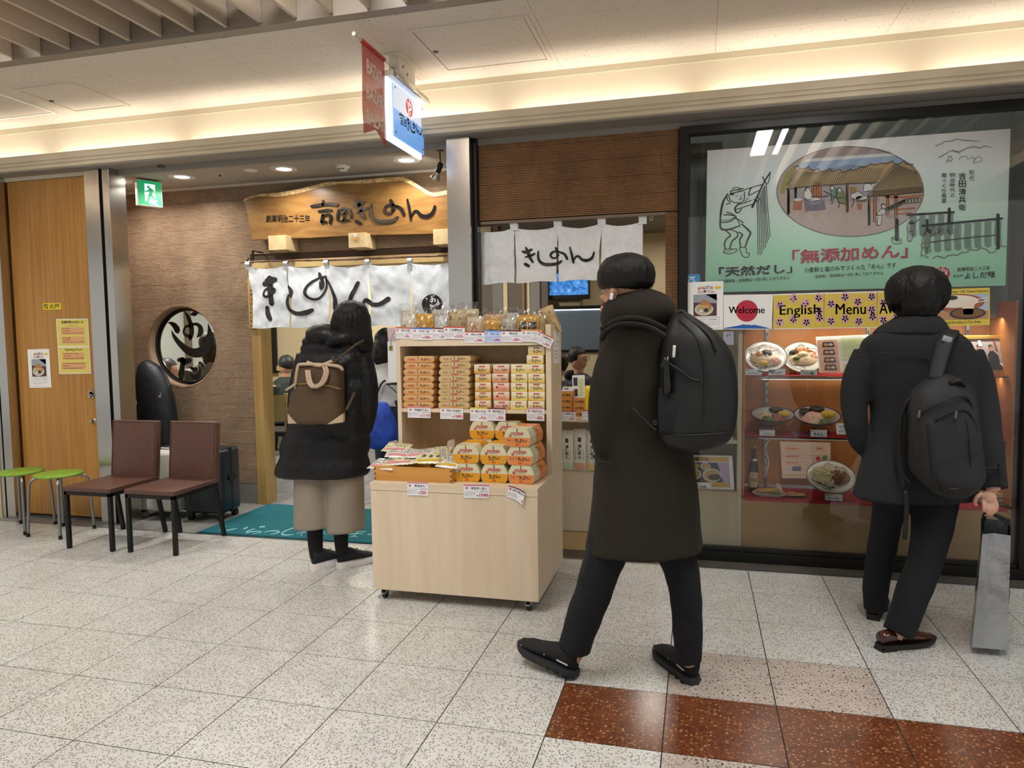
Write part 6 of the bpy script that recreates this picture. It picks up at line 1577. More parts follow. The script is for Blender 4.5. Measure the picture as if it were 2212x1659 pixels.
def d_oyako(fl):
    fl.rect(.0, .82, .92, .95, M('menu_gold', 'd0a04a', .5)); fl.rect(0, .08, .92, .22, M('menu_gold')); fl.rect(0, .22, .92, .8, M('menu_lilac', 'b9a2c4', .5)); fl.up(); fl.poly([(0, .22), (.78, .22), (.68, .78), (0, .78)], M('menu_tray', '2f2420', .5)).up()
    for c_, rx, ry, mt in (((.12, .45), .2, .19, 'c9c4bb'), ((.55, .42), .2, .2, 'c9c4bb'), ((.2, .68), .1, .08, 'bdb98a'), ((.42, .68), .11, .1, 'c8c8cf')): fl.ell(c_, rx, ry, M('md' + mt, mt, .5), 24); fl.up(); fl.ell(c_, rx * .82, ry * .78, M('menu_rice', 'b98f4a', .5), 24); fl.up()
    fl.ell((.6, .37), .13, .09, M('photo_nori')); fl.text('親子丼', .2, .83, .5, .94, INKD, .01); fl.up(); fl.rect(.1, .01, .52, .2, WHITE).up(); fl.text('親子膳', .18, .04, .42, .12, INKD, .03); fl.greek(.14, .14, .3, .18, seal, 6, 2)
easel_sheet('menu_photo_card', 'photo menu card of rice bowls on a tray in the pale cabinet', 'menu card', [(1480, 987), (1583, 989), (1586.5, 1059), (1484, 1057)], 2.25, d_oyako)
easel_sheet('menu_photo_card', 'white leaning card on the upper shelf of the pale cabinet', 'menu card', [(1520, 885), (1586, 889), (1582, 950), (1520, 952)], 2.26, lambda fl: fl.greek(.1, .7, .9, .8, INKD, 9, 2))
t, f = sheet('paper_slip', 'small lilac paper slip hanging inside the window beside the welcome card', 'paper', [(1562, 716), (1585, 716), (1585, 745), (1563, 745)], GY + .012, M('lilac_paper', 'cfc8d8', .5)); fl = uflat(f); fl.greek(.3, .6, .7, .9, INKD, 2, 3); fl.build('print', None, t, fix=False)
# --- food display
dcx0, dcx1 = 3.18, 4.62
dsp = thing('food_display_case', 'orange veneer food display case with red cloth shelves in the shop window', 'display case', (3.9, 2.4, 0))
ven = mat_wood('orange_veneer', 'b97a3e', 'ad6d33', 'z', 12, .45, .1, kind='World')
velo = mat_wood('tan_veneer', 'b58f58', 'a9834c', 'x', 6, .45, .2, kind='World')
B().box((dcx0, 2.555, .40), (dcx1, 2.57, 1.55)).build('back_panel', ven, dsp)
B().box((dcx0 - .004, 2.19, .40), (dcx0 + .008, 2.554, 1.55)).build('end_panel', ven, dsp); B().box((dcx1 - .012, 2.19, .40), (dcx1, 2.554, 1.55)).build('end_panel', ven, dsp)
B().box((dcx0 - .004, 2.186, .001), (dcx1, 2.2, .375)).build('front_panel', velo, dsp)
B().box((dcx0 - .004, 2.2, .36), (dcx1, 2.554, .378)).build('floor_board', velo, dsp)
redcl = mat_weave('red_cloth', 'a51f2a', 'b92a34', 200, .9, .3)
B().box((dcx0 + .012, 2.187, .3785), (dcx1 - .02, 2.54, .383)).box((dcx0 + .012, 2.182, .368), (dcx1 - .02, 2.1855, .383)).build('red_cloth', redcl, dsp)
zs1, zs2 = 1.128, .757
shg = M('shelf_glass', 'b9c4c0', .1, alpha=.55)
for zz in (zs1, zs2):
    B().box((dcx0 + .012, 2.24, zz - .008), (dcx1 - .02, 2.54, zz - .0015)).build('glass_shelf', GLASS, dsp)
    B().box((dcx0 + .012, 2.238, zz - .001), (dcx1 - .02, 2.52, zz + .001)).build('shelf_cloth', redcl, dsp)
    B().box((dcx0 + .10, 2.34, zz - .028), (dcx1 - .1, 2.385, zz - .012)).build('strip_light', M('strip_alu', 'c9c7c1', .35, .5), dsp)
    B().box((dcx0 + .12, 2.35, zz - .0295), (dcx1 - .12, 2.375, zz - .0285)).build('strip_diffuser', M('strip_glow', 'fff0d8', .4, emit=3.5), dsp)
alu = M('standard_alu', '9a9a96', .35, .8)
for px in (1655, 1872, 2085, 2168):
    x = PY(px, 900, 2.54).x
    s_ = B().box((x - .009, 2.538, .385), (x + .009, 2.5545, 1.54)).build('shelf_standard', alu, dsp)
    for k in range(22): B().box((x - .003, 2.5365, .42 + k * .05), (x + .003, 2.5378, .44 + k * .05)).build('slot', M('slot_dark'), s_)
    for zz in (zs1, zs2): B().prism([(x - .003, 2.54, zz - .012), (x - .003, 2.30, zz - .012), (x - .003, 2.30, zz - .02), (x - .003, 2.54, zz - .06)], (.006, 0, 0)).build('bracket', alu, dsp)
B().tube(crom([tuple(PY(*zm(1590, 700, .24723)(x, y), 2.53)) for x, y in ((300,1005),(250,1080),(285,1200),(255,1330))], 5), .0035, 6).build('white_cable', WHITE, dsp, smooth=True)
ZD = zm(1590, 700, .24723); ZE = zm(1980, 700, .25327)
porc = mat_noise('porcelain', 'c2bfb6', 'cfccc4', 6, .2, 2); rimd = M('plate_rim', '33302e', .3)
def plate(name, lab, cz, rx, ry, y, zb, depth=.02, rim=None, foods=(), swirl=True, inner_m=None):
    """plate leaning on an easel: cz centre px, rx px radius; ry/rx gives the lean"""
    c = PY(*cz, y); rad = rx * (y - CAM.y) / FPX / .98
    el = math.asin(min(.98, ry / rx))        # angle between plate plane and view direction
    cs = Vector((CAM.x - c.x, CAM.y - c.y, CAM.z - c.z)).normalized()
    view_el = math.atan2(CAM.z - c.z, math.hypot(CAM.x - c.x, CAM.y - c.y))
    tilt = el - view_el
    c.z = max(c.z, zb + rad * math.sin(tilt) + .004) 
    t = thing(name, lab, 'food plate', (c.x, c.y, zb))
    mx = Matrix.Translation(c) @ Matrix.Rotation(tilt, 4, 'X')
    bd = B().lathe([(.001, -depth), (rad * .55, -depth), (rad * .8, -depth * .5), (rad * .97, 0), (rad, .001), (rad * .97, .004), (rad * .8, -depth * .5 + .004), (rad * .6, -depth + .005), (.001, -depth + .005)], n=40, mx=mx).build('dish', inner_m or porc, t, smooth=True)
    B().lathe([(rad * .955, .002), (rad * 1.004, .0005), (rad * 1.004, .004), (rad * .955, .0055)], n=40, mx=mx, ring=True).build('rim', rim or M('rim_brown', '6b5a4a', .3), t, smooth=True)
    if swirl:
        fl = Flat(lambda a, b2: mx @ Vector((a * rad, b2 * rad, .0005)), mx.to_3x3() @ Vector((0, 0, 1)), base=.0012)
        for k in range(5):
            a0 = .5 + k * .9; p = [((.72 + .1 * math.sin(j * 1.3)) * math.cos(a0 + j * .16), (.72 + .1 * math.sin(j * 1.3)) * math.sin(a0 + j * .16)) for j in range(5)]
            fl.stroke(p, .03, M('glaze_brown', '6a5f52', .3), 3); fl.ell(p[-1], .06, .06, M('glaze_brown'), 10)
        fl.build('painted_vine', None, t, fix=False)
    for nm, kind, (fx, fy), (fa, fb), hh, mt in foods:
        if kind == 'mound':
            rd_ = random.Random(hash(nm) % 99)
            def g2(u, v):
                a = 2 * PI * u; rr = v
                return mx @ Vector(((fx + fa * rr * math.cos(a)) * rad, (fy + fb * rr * math.sin(a)) * rad, -depth * .5 + hh * (1 - rr ** 2) ** .8 * (1 + .5 * PN(Vector((fx * 9 + math.cos(a) * rr * 4, math.sin(a) * rr * 4, 3)))) + .002))
            B().grid(g2, 20, 6).build(nm, mt, t, smooth=True)
        elif kind == 'strands':
            bb = B(); rd_ = random.Random(len(nm))
            for k in range(16):
                a0 = rd_.uniform(0, 2 * PI); cx2, cy2 = fx + rd_.uniform(-.4, .4) * fa, fy + rd_.uniform(-.4, .4) * fb
                P = [mx @ Vector(((cx2 + fa * .6 * math.cos(a0 + q * .7) * (.5 + .1 * q)) * rad, (cy2 + fb * .6 * math.sin(a0 + q * .7) * (.5 + .1 * q)) * rad, hh * (.35 + .6 * rd_.random()) - depth * .3)) for q in range(5)]
                bb.tube(crom([tuple(p) for p in P], 3), .0035, 5)
            o_ = bb.build(nm, mt, t, smooth=True); o_['kind'] = 'stuff'
        else:
            B().sphere(mx @ Vector((fx * rad, fy * rad, hh * .4)), (fa * rad, fb * rad, hh), 14, 8, mx.to_3x3()).build(nm, mt, t, smooth=True)
    # wire easel
    sup = Vector((c.x, min(c.y + rad * .75, 2.535), zb + .001))
    hd = mx @ Vector((0, rad * .2, -depth - .002))
    B().tube([hd, sup], .002, 6).tube([mx @ Vector((-rad * .4, -rad * .75, -depth)), (c.x - rad * .4, c.y - rad * .5 * math.cos(tilt), zb + .002)], .002, 6).tube([mx @ Vector((rad * .4, -rad * .75, -depth)), (c.x + rad * .4, c.y - rad * .5 * math.cos(tilt), zb + .002)], .002, 6).build('wire_easel', M('easel_wire', '2b2a28', .4, .5), t)
    return t
fmat = lambda n, a, c: mat_noise('food_' + n, a, c, 60, .4, 4, .4, 120, .003)
nood = fmat('noodle', 'c9b08a', 'd6c3a2'); mushr = fmat('mushroom', '2a2320', '3d322c'); egg = M('food_egg', 'd9cdb0', .3); yolk = fmat('omelette', 'd0a52c', 'dcb848'); carrot = fmat('carrot', 'c98a50', 'b9703c'); greens = fmat('greens', '4e6b3c', '7d8a50'); crab = fmat('crab', 'd99a80', 'e2c4b0'); curry = fmat('curry', '6b4a24', '85602f'); ricem = fmat('rice', 'd9d4c2', 'c9c2ab'); tuna = fmat('tuna', '8f4a3e', 'a86a58')
plate('noodle_plate', 'blue-patterned plate of thick noodles with black mushroom on the upper shelf', ZD(255, 285), 42, 31, 2.34, zs1, foods=(('noodles', 'mound', (-.1, -.1), (.6, .5), .03, nood), ('carrot_slice', 'ball', (-.25, .05), (.2, .2), .02, carrot), ('mushroom', 'ball', (.05, .12), (.26, .24), .022, mushr), ('shrimp', 'mound', (.4, -.25), (.35, .25), .025, crab), ('omelette', 'ball', (-.1, -.45), (.25, .14), .015, yolk)))
plate('noodle_plate', 'patterned plate of stir-fried noodles with a boiled egg on the upper shelf', ZD(585, 290), 40, 31, 2.42, zs1, foods=(('noodles', 'mound', (0, 0), (.68, .45), .03, nood), ('carrot_strips', 'strands', (.1, .25), (.7, .3), .03, carrot), ('egg', 'ball', (0, .05), (.26, .18), .03, egg), ('mushroom', 'ball', (-.4, .25), (.25, .14), .02, mushr), ('greens', 'ball', (-.3, -.15), (.2, .12), .02, greens), ('shrimp', 'mound', (.4, .05), (.3, .2), .03, crab)))
dk = M('bowl_inner', 'b3b3ae', .25)
plate('cold_noodle_bowl', 'dark-rimmed bowl of cold noodles on the lower shelf beside the metal upright', ZD(318, 790), 42, 15.5, 2.36, zs2, .045, rimd, (('noodles', 'mound', (-.3, -.1), (.5, .5), .03, nood), ('tuna', 'mound', (.15, -.25), (.4, .35), .035, tuna), ('omelette', 'ball', (.5, -.05), (.3, .2), .02, yolk), ('mushroom', 'ball', (.2, .45), (.35, .2), .02, mushr), ('greens', 'mound', (-.25, -.4), (.35, .25), .03, greens)), False, dk)
plate('chirashi_bowl', 'dark-rimmed bowl of crab and egg strips tilted on the lower shelf', ZD(708, 800), 43.5, 19, 2.36, zs2, .045, rimd, (('crab', 'mound', (-.15, -.1), (.55, .5), .045, crab), ('mushroom', 'ball', (.05, .55), (.35, .2), .02, mushr), ('omelette', 'ball', (.45, .0), (.36, .18), .025, yolk), ('greens', 'mound', (.3, -.45), (.35, .25), .03, greens), ('seaweed', 'ball', (-.5, .3), (.25, .25), .02, mushr)), False, dk)
plate('curry_noodle_plate', 'grey patterned plate of curry noodles with a half egg on the red cloth', ZD(830, 1335), 46, 33, 2.30, .384, foods=(('noodles', 'strands', (-.25, .15), (.8, .6), .03, fmat('udon', 'd0c49a', 'ddd3b0')), ('noodle_bed', 'mound', (-.2, .1), (.6, .5), .02, fmat('udon', 'd0c49a', 'ddd3b0')), ('curry', 'mound', (.3, .05), (.5, .42), .03, curry), ('egg', 'ball', (-.1, -.45), (.18, .15), .03, egg), ('yolk', 'ball', (-.1, -.47), (.09, .08), .034, yolk)))
# flat dishes on the red cloth
c = PZ(*ZD(268, 1425), .40)
t = thing('tempura_dish', 'long white dish of tempura and greens on the red cloth', 'food plate', (c.x, c.y, .384))
def oblong(c, a, b2, z, h_, mt, nm, t, rm=None):
    n_ = 28; pts = lambda k_: [Vector((c.x + a * k_ * math.copysign(abs(math.cos(q)) ** .45, math.cos(q)), c.y + b2 * k_ * math.copysign(abs(math.sin(q)) ** .45, math.sin(q)), 0)) for q in [2 * PI * i / n_ for i in range(n_)]]
    rings = [[p + Vector((0, 0, z_)) for p in pts(k_)] for k_, z_ in ((.8, z), (1, z + h_), (.97, z + h_ + .002), (.8, z + .005))]
    B().loft(rings).build(nm, mt, t, smooth=.8)
cc = Vector((c.x, 2.285, 0))
oblong(cc, .10, .06, .3835, .016, porc, 'dish', t)
for k, (dx, dy, mt) in enumerate(((-.04, .0, fmat('batter', 'c9ab62', 'b8934a')), (-.005, .012, fmat('batter', 'c9ab62', 'b8934a')), (.03, .02, fmat('batter', 'c9ab62', 'b8934a')))):
    B().sphere((cc.x + dx, cc.y + dy, .412), (.05, .018, .016), 12, 7, Matrix.Rotation(.3 * k, 3, 'Z')).build('tempura', mt, t, smooth=True)
B().sphere((cc.x + .035, cc.y - .03, .402), (.035, .016, .012), 10, 6).build('greens', greens, t, smooth=True)
B().prism([(cc.x + .04, cc.y + .035, .40), (cc.x + .085, cc.y + .02, .40), (cc.x + .07, cc.y + .04, .445), (cc.x + .045, cc.y + .045, .45)], (0, .01, 0)).build('paper_fold', M('tempura_paper', 'd9b0a8', .7), t)
c = PZ(*ZD(488, 1440), .395); cc = Vector((c.x, 2.29, 0))
t = thing('tofu_dish', 'small oval black-edged dish with orange topping on the red cloth', 'food plate', (cc.x, cc.y, .384))
oblong(cc, .066, .045, .3835, .010, rimd, 'dish', t); oblong(Vector((cc.x, cc.y, 0)), .058, .038, .392, .004, M('dish_yellow', 'd2bd7c', .3), 'glaze', t)
B().sphere((cc.x - .018, cc.y, .402), (.032, .022, .010), 10, 6).build('topping', carrot, t, smooth=True)
# brown beer bottle
c = PY(*ZD(152, 1398), 2.37)
t = thing('beer_bottle', 'brown glass bottle with cream octagonal label in the display corner', 'bottle', (c.x, 2.37, .384))
bgl = M('bottle_brown', '2c160b', .08, spec=.7)
hB = PY(*ZD(152, 1068), 2.37).z - .384; rB = .031
B().lathe([(.001, 0), (rB * .9, 0), (rB, .006), (rB, hB * .56), (rB * .86, hB * .66), (rB * .5, hB * .78), (rB * .42, hB * .92), (rB * .47, hB * .955), (rB * .42, hB * .96)], (c.x, 2.37, .384), 28).build('glass', bgl, t, smooth=.7)
B().lathe([(rB * .46, hB * .958), (rB * .48, hB * .965), (rB * .44, hB), (.001, hB)], (c.x, 2.37, .384), 20).build('crown_cap', M('cap_silver', 'b5aea0', .3, .8), t)
B().lathe([(rB * .885, hB * .645), (rB * .66, hB * .735)], (c.x, 2.37, .384), 28).build('foil_band', M('foil_silver', 'b9b4a6', .25, .7), t, smooth=True)
fl = Flat(lambda a, b2: Vector((c.x + (rB + .0008) * math.sin(a), 2.37 - (rB + .0008) * math.cos(a), .384 + b2)), (0, -1, 0), base=.0)
lb = M('label_cream', 'c9ad86', .5)
for i in range(8):
    a0, a1 = -.95 + i * .2375, -.95 + (i + 1) * .2375
    e0 = .012 if i == 0 else 0; e1 = .012 if i == 7 else 0
    fl.poly([(a0, hB * .12 + (.014 if i == 0 else 0)), (a1, hB * .12 + (.014 if i == 7 else 0)), (a1, hB * .45 - (.014 if i == 7 else 0)), (a0, hB * .45 - (.014 if i == 0 else 0))], lb)
fl.build('label', None, t, fix=False)
fl = Flat(lambda a, b2: Vector((c.x + (rB + .0014) * math.sin(a), 2.37 - (rB + .0014) * math.cos(a), .384 + b2)), (0, -1, 0), base=.0)
for i, ch in enumerate('Asahi'): fl.text(ch, -.62 + i * .25, hB * .25, -.42 + i * .25, hB * .33, INKD, .02)
fl.greek(-.5, hB * .38, .5, hB * .41, INKD, 7, 3); fl.build('label_print', None, t, fix=False)
# dish name cards
def name_card(lab, b4, y, txt, zb):
    a, c_ = ZD(b4[0], b4[3]), ZD(b4[2], b4[1])
    P0, P1 = PY(*a, y), PY(*c_, y); w, h_ = P1.x - P0.x, max(.022, P1.z - P0.z)
    t = thing('name_card', lab, 'name card', ((P0.x + P1.x) / 2, y, zb), 0, 'dish name cards in the display')
    z0 = zb + .003
    B().box((P0.x, y, z0), (P1.x, y + .0015, z0 + h_)).build('card', WHITE, t)
    B().box((P0.x - .002, y - .002, zb + .001), (P1.x + .002, y - .0012, z0 + h_ + .014)).box((P0.x - .002, y - .002, zb + .001), (P1.x + .002, y + .02, zb + .0018)).build('acrylic_holder', GLASS, t)
    fl = flatL((P0.x, y, z0), (1, 0, 0), (0, 0, 1))
    fl.ell((w * .12, h_ * .8), .004, .004, seal, 12); fl.greek(w * .2, h_ * .74, w * .5, h_ * .86, seal, 6, 2)
    if txt: fl.text(txt, w * .2, h_ * .15, w * .82, h_ * .6, INKD, .03)
    else: fl.greek(w * .15, h_ * .15, w * .85, h_ * .5, INKD, 6, 4)
    fl.build('print', None, t, fix=False)
name_card('dish name card at the corner of the upper display shelf', (80, 360, 226, 412), 2.255, '', zs1 + .001)
name_card('dish name card before the mushroom noodle plate', (280, 362, 430, 416), 2.255, 'あんかけ', zs1 + .001)
name_card('dish name card before the boiled egg plate', (562, 366, 710, 412), 2.255, '八宝', zs1 + .001)
name_card('dish name card before the cold noodle bowl', (205, 895, 340, 942), 2.25, '', zs2 + .001)
name_card('dish name card before the tilted crab bowl', (650, 900, 795, 958), 2.25, 'ちらし', zs2 + .001)
name_card('dish name card before the curry noodle plate', (778, 1440, 932, 1492), 2.20, 'カレーきし', .3835)
def d_menu(fl):
    fl.rect(.02, .02, .4, .9, M('menu_peach', 'd9a88c', .5)); fl.rect(.44, .35, 1, .92, M('menu_lime', 'cfd9a8', .5)); fl.rect(.46, .04, .7, .24, M('menu_cream', 'd9cf9a', .5)); fl.up()
    for k in range(4): fl.poly([(.1, .70 - .21 * k), (.34, .70 - .21 * k), (.32, .84 - .21 * k), (.12, .84 - .21 * k)], M('menu_photo', '3c3546', .5)); fl.up(); fl.ell((.18, .77 - .21 * k), .05, .04, M('menu_rice'), 12); fl.ell((.27, .77 - .21 * k), .04, .035, M('mdc9c4bb'), 12); fl.greek(.14, .86 - .21 * k, .3, .885 - .21 * k, INKD, 6, k)
    for k in range(12): fl.greek(.48, .84 - k * .04, .95 - .2 * (k % 3 == 2), .86 - k * .04, INKD, 18, k)
    fl.greek(.5, .94, .86, .96, INKD, 14, 3)
easel_sheet('menu_board', 'arched white menu board with small tray photographs on the upper shelf', 'menu board', [ZD(710, 112), ZD(1180, 92), ZD(1190, 420), ZD(730, 424)], 2.30, d_menu, .06)
def d_text(fl):
    fl.rect(.0, .0, 1, 1, M('leaflet_peach', 'dcc3b0', .5)).up()
    for k in range(11): fl.greek(.12, .88 - k * .065, .9 - .25 * (k % 4 == 3), .905 - k * .065, INKD if k % 3 else M('leaflet_red', 'b5503c', .5), 26, k)
    fl.rect(.1, .79, .36, .835, M('leaflet_orange', 'd98a5c', .5)); fl.rect(.1, .58, .36, .62, M('leaflet_orange')); fl.rect(.1, .41, .36, .45, M('leaflet_orange')); fl.rect(.22, .2, .4, .33, M('leaflet_photo', '55607a', .5)); fl.ell((.75, .55), .05, .06, M('leaflet_pink', 'c9404c', .5), 16)
    for k in range(14): fl.rect(.07 + k * .06, .06, .11 + k * .06, .1, M('leaflet_gold', 'c0a05a', .5))
    fl.poly([(.82, .52), (.9, .5), (.95, .6), (.9, .66), (.84, .62)], M('leaflet_map', '6f9a5a', .5)); fl.ell((.78, .83), .07, .035, M('leaflet_leaf', 'c9786a', .5), 12)
easel_sheet('info_leaflet', 'peach text leaflet with red dot leaning at the back of the red cloth', 'leaflet', [ZD(388, 1030), ZD(828, 1040), ZD(830, 1350), ZD(402, 1346)], 2.48, d_text, .02)
easel_sheet('handwritten_card', 'white handwritten card beside the tilted crab bowl', 'card', [ZD(878, 870), ZD(1060, 872), ZD(1060, 966), ZD(878, 964)], 2.27, lambda fl: (fl.greek(.12, .55, .5, .85, INKD, 5, 4), fl.greek(.12, .12, .55, .42, INKD, 5, 7)), .02)
c = PZ(*ZD(520, 850), zs2 + .002)
t = thing('lilac_card', 'lilac handwritten card lying flat between the two bowls', 'card', (c.x, 2.40, zs2))
B().box((c.x - .10, 2.30, zs2 + .0015), (c.x + .10, 2.50, zs2 + .003)).build('sheet', M('lilac_card', 'a98ab0', .5), t)
fl = flatL((c.x - .1, 2.30, zs2 + .003), (1, 0, 0), (0, 1, 0)); fl.greek(.06, .06, .17, .14, INK, 3, 4); fl.rect(.02, .02, .12, .04, redcl); fl.build('print', None, t, fix=False)
# framed group photo
P = [PY(*ZE(*p), 2.32) for p in ((392, 98), (838, 96), (884, 405), (470, 412))]
P = [PY(*p, 2.32) for p in ((2072, 725), (2192, 724), (2203, 802), (2078, 804))]
P[2].z = P[3].z = zs1 + .004
t = thing('framed_photo', 'gold framed photograph of staff seated in a row on the upper shelf', 'picture frame', (P[2] + P[3]) / 2)
def fF(a, b2): return P[3].lerp(P[2], a).lerp(P[0].lerp(P[1], a), b2) + Vector((0, .10 * b2, 0))
gold_f = M('frame_gold', 'b08a3c', .3, .8)
for (a0, b0, a1, b1) in ((0, 0, 1, .1), (0, .9, 1, 1), (0, .1, .06, .9), (.94, .1, 1, .9)): B().prism([fF(a0, b0) + Vector((0, -.012, 0)), fF(a1, b0) + Vector((0, -.012, 0)), fF(a1, b1) + Vector((0, -.012, 0)), fF(a0, b1) + Vector((0, -.012, 0))], (0, .02, 0)).build('frame_bar', gold_f, t, bevel=.003)
B().prism([fF(.05, .08), fF(.95, .08), fF(.95, .92), fF(.05, .92)], (0, .004, 0)).build('picture', M('photo_wall', 'b3a6a6', .3), t)
fl = Flat(fF, (0, -1, 0), base=.001)
fl.rect(.06, .1, .94, .3, M('photo_floor', '5d4a40', .4)).up()
skin_p = M('photo_skin', 'b88a70', .5)
for k, (u, c_) in enumerate(((.22, '23242a'), (.42, '45444c'), (.63, '1c1d22'), (.86, 'c9c4bc'))):
    fl.poly([(u - .1, .14), (u + .1, .14), (u + .09, .5), (u + .03, .6), (u - .03, .6), (u - .09, .5)], M('ps' + c_, c_, .5)).up(); fl.ell((u, .67), .035, .075, skin_p, 16); fl.poly([(u - .04, .69), (u + .04, .69), (u + .03, .76), (u - .03, .76)], INK); fl.up()
fl.rect(.42, .72, .48, .88, WHITE); fl.rect(.7, .6, .74, .9, M('photo_post', '8a5038', .5)); fl.poly([(.7, .3), (.94, .28), (.94, .16), (.78, .14)], WHITE); fl.build('photo_print', None, t, fix=False)
def d_cal(fl): fl.ring((.5, .5), .53, .53, .02, INKD, 4); fl.vtext('当店使用', .72, .95, .05, .3, INK, .01); fl.greek(.2, .2, .4, .9, INK, 1, 6)
q = [ZE(610, 738), ZE(742, 738), ZE(742, 888), ZE(610, 888)]
P4 = [PY(*p, 2.36) for p in q]
t = thing('calligraphy_card', 'small white card with black brush characters on the lower shelf', 'card', (P4[2] + P4[3]) / 2)
B().prism([Vector((p.x, p.y, max(p.z, zs2 + .002))) for p in P4], (0, .004, 0)).build('card', WHITE, t)
fl = uflat(lambda a, b2: P4[3].lerp(P4[2], a).lerp(P4[0].lerp(P4[1], a), b2))
for i, ch in enumerate('当店使用'): fl.text(ch, .58, .72 - i * .23, .86, .92 - i * .23, INK, .02)
for i in range(3): fl.greek(.14, .70 - i * .26, .42, .9 - i * .26, INK, 1, i + 5)
fl.build('print', None, t, fix=False)
c = PZ(*ZE(770, 930), zs2 + .012); 
t = thing('tempura_tray', 'small white tray of yellow tempura beside the calligraphy card', 'food plate', (c.x, 2.30, zs2))
oblong(Vector((c.x, 2.30, 0)), .075, .045, zs2 + .0015, .012, porc, 'dish', t); B().sphere((c.x - .01, 2.30, zs2 + .02), (.05, .026, .016), 14, 8).build('tempura', fmat('batter', 'c9ab62', 'b8934a'), t, smooth=True); B().sphere((c.x, 2.295, zs2 + .03), (.028, .014, .010), 10, 6).build('shrimp', carrot, t, smooth=True)
c = PY(*ZE(740, 1450), 2.34)
t = thing('steamer_stack', 'round pale bamboo steamer on a grey tray at the corner of the red cloth', 'steamer', (c.x, 2.34, .384))
B().rbox((c.x - .14, 2.24, .3845), (c.x + .075, 2.44, .398), .006, 2).build('grey_tray', M('tray_grey', '6c6f72', .4), t)
for k in range(2): B().lathe([(.06, 0), (.07, .002), (.07, .024), (.062, .026), (.06, .018), (.001, .018)], (c.x - .03, 2.34, .3985 + k * .027), 28).build('basket', mat_wood('steamer_bamboo', 'c2ad82', 'b09a6c', 'z', 60, .6, .5), t, smooth=.6)
# ================================================================== DINING ROOM AND SERVING COUNTER
wallc = M('dining_wall', 'b9a988', .7)
IY = 5.8
struct(B().box((-5, IY, 0), (4.6, IY + .1, 2.6)).build('wall_dining', wallc))
wl = struct(B().box((-3.4, 3.0, 0), (-3.3, IY, 2.6)).build('wall_dining_left', M('panel_white', 'c9cec9', .6)))
for yy, w in ((3.35, .12), (3.95, .07), (4.5, .16), (5.3, .1)): B().box((-3.3, yy, 0), (-3.27, yy + w, 2.5)).build('post', M('post_taupe', '6b5f52', .6), wl)
for zz, yy in ((1.1, 4.12), (1.3, 4.12), (1.02, 4.75)): B().box((-3.3, yy, zz), (-3.22, yy + .3, zz + .02)).build('shelf', M('shelf_dark', '4a3b2e', .6), wl)
struct(B().box((3.0, 2.6, 0), (3.08, IY, 2.6)).build('wall_dining_right', wallc))
struct(B().box((-5, 3.0, 2.5), (4.6, IY + .1, 2.56)).box((1.5, 2.3, 2.5), (3.05, 3.0, 2.56)).build('ceiling_6', M('dining_ceiling', '6d6459', .8)))
struct(B().box((-2.35, 2.19, 0), (-2.28, 3.0, 2.66)).build('wall_recess_left', mortar))
# kitchen partition seen through the hatch
pa = struct(B().box((PY(1025, 650, 5.5).x, 5.5, 0), (PY(1183, 650, 5.5).x, 5.56, 2.45)).build('wall_partition', M('panel_taupe', '5f5549', .6)))
for px0, px1, c_ in ((1087, 1096, 'c4b48e'), (1139, 1144, 'c4b48e'), (1064, 1086, '6f6d66'), (1145, 1166, '77736c'), (1128, 1133, '8a6236')):
    B().box((PY(px0, 650, 5.47).x, 5.47, 0), (PY(px1, 650, 5.47).x, 5.499, 2.45)).build('panel_strip', M('ps_' + c_, c_, .6), pa)
# television
tx0_, tx1_, tz0, tz1 = PY(1184, 648, 5.6).x, PY(1274, 648, 5.6).x, PY(1184, 648, 5.6).z, PY(1184, 588, 5.6).z
tv = thing('television', 'black wall television showing a blue picture above the glass screen', 'television', ((tx0_ + tx1_) / 2, 5.6, tz0))
B().rbox((tx0_, 5.6, tz0), (tx1_, 5.66, tz1), .006, 2).build('cabinet', M('tv_black', '0b0b0c', .3), tv)
scr = M('tv_screen', '3c7fd0', .2, emit=.55); N, L, b_ = nodes(scr)
v = coords(N, L, (9, 1, 9), 'World'); n_ = N.new('ShaderNodeTexNoise'); n_.inputs['Scale'].default_value = 1; n_.inputs['Detail'].default_value = 5; n_.inputs['Distortion'].default_value = 2; L.new(v, n_.inputs['Vector'])
r = ramp(N, [(.35, '1f5fae'), (.6, '4f93dc'), (.75, 'a9c9ee')]); L.new(n_.outputs[0], r.inputs[0]); L.new(r.outputs[0], b_.inputs['Emission Color']); L.new(r.outputs[0], b_.inputs['Base Color'])
B().box((tx0_ + .018, 5.597, tz0 + .05), (tx1_ - .018, 5.5995, tz1 - .015)).build('screen', scr, tv)
B().prism([(tx0_ + .1, 5.66, tz0 + .01), (tx1_ - .1, 5.66, tz0 + .01), (tx1_ - .14, 5.66, tz0 - .16), (tx0_ + .14, 5.66, tz0 - .16)], (0, .13, 0)).build('wall_bracket', M('tv_mount', '8f7f60', .6), tv)
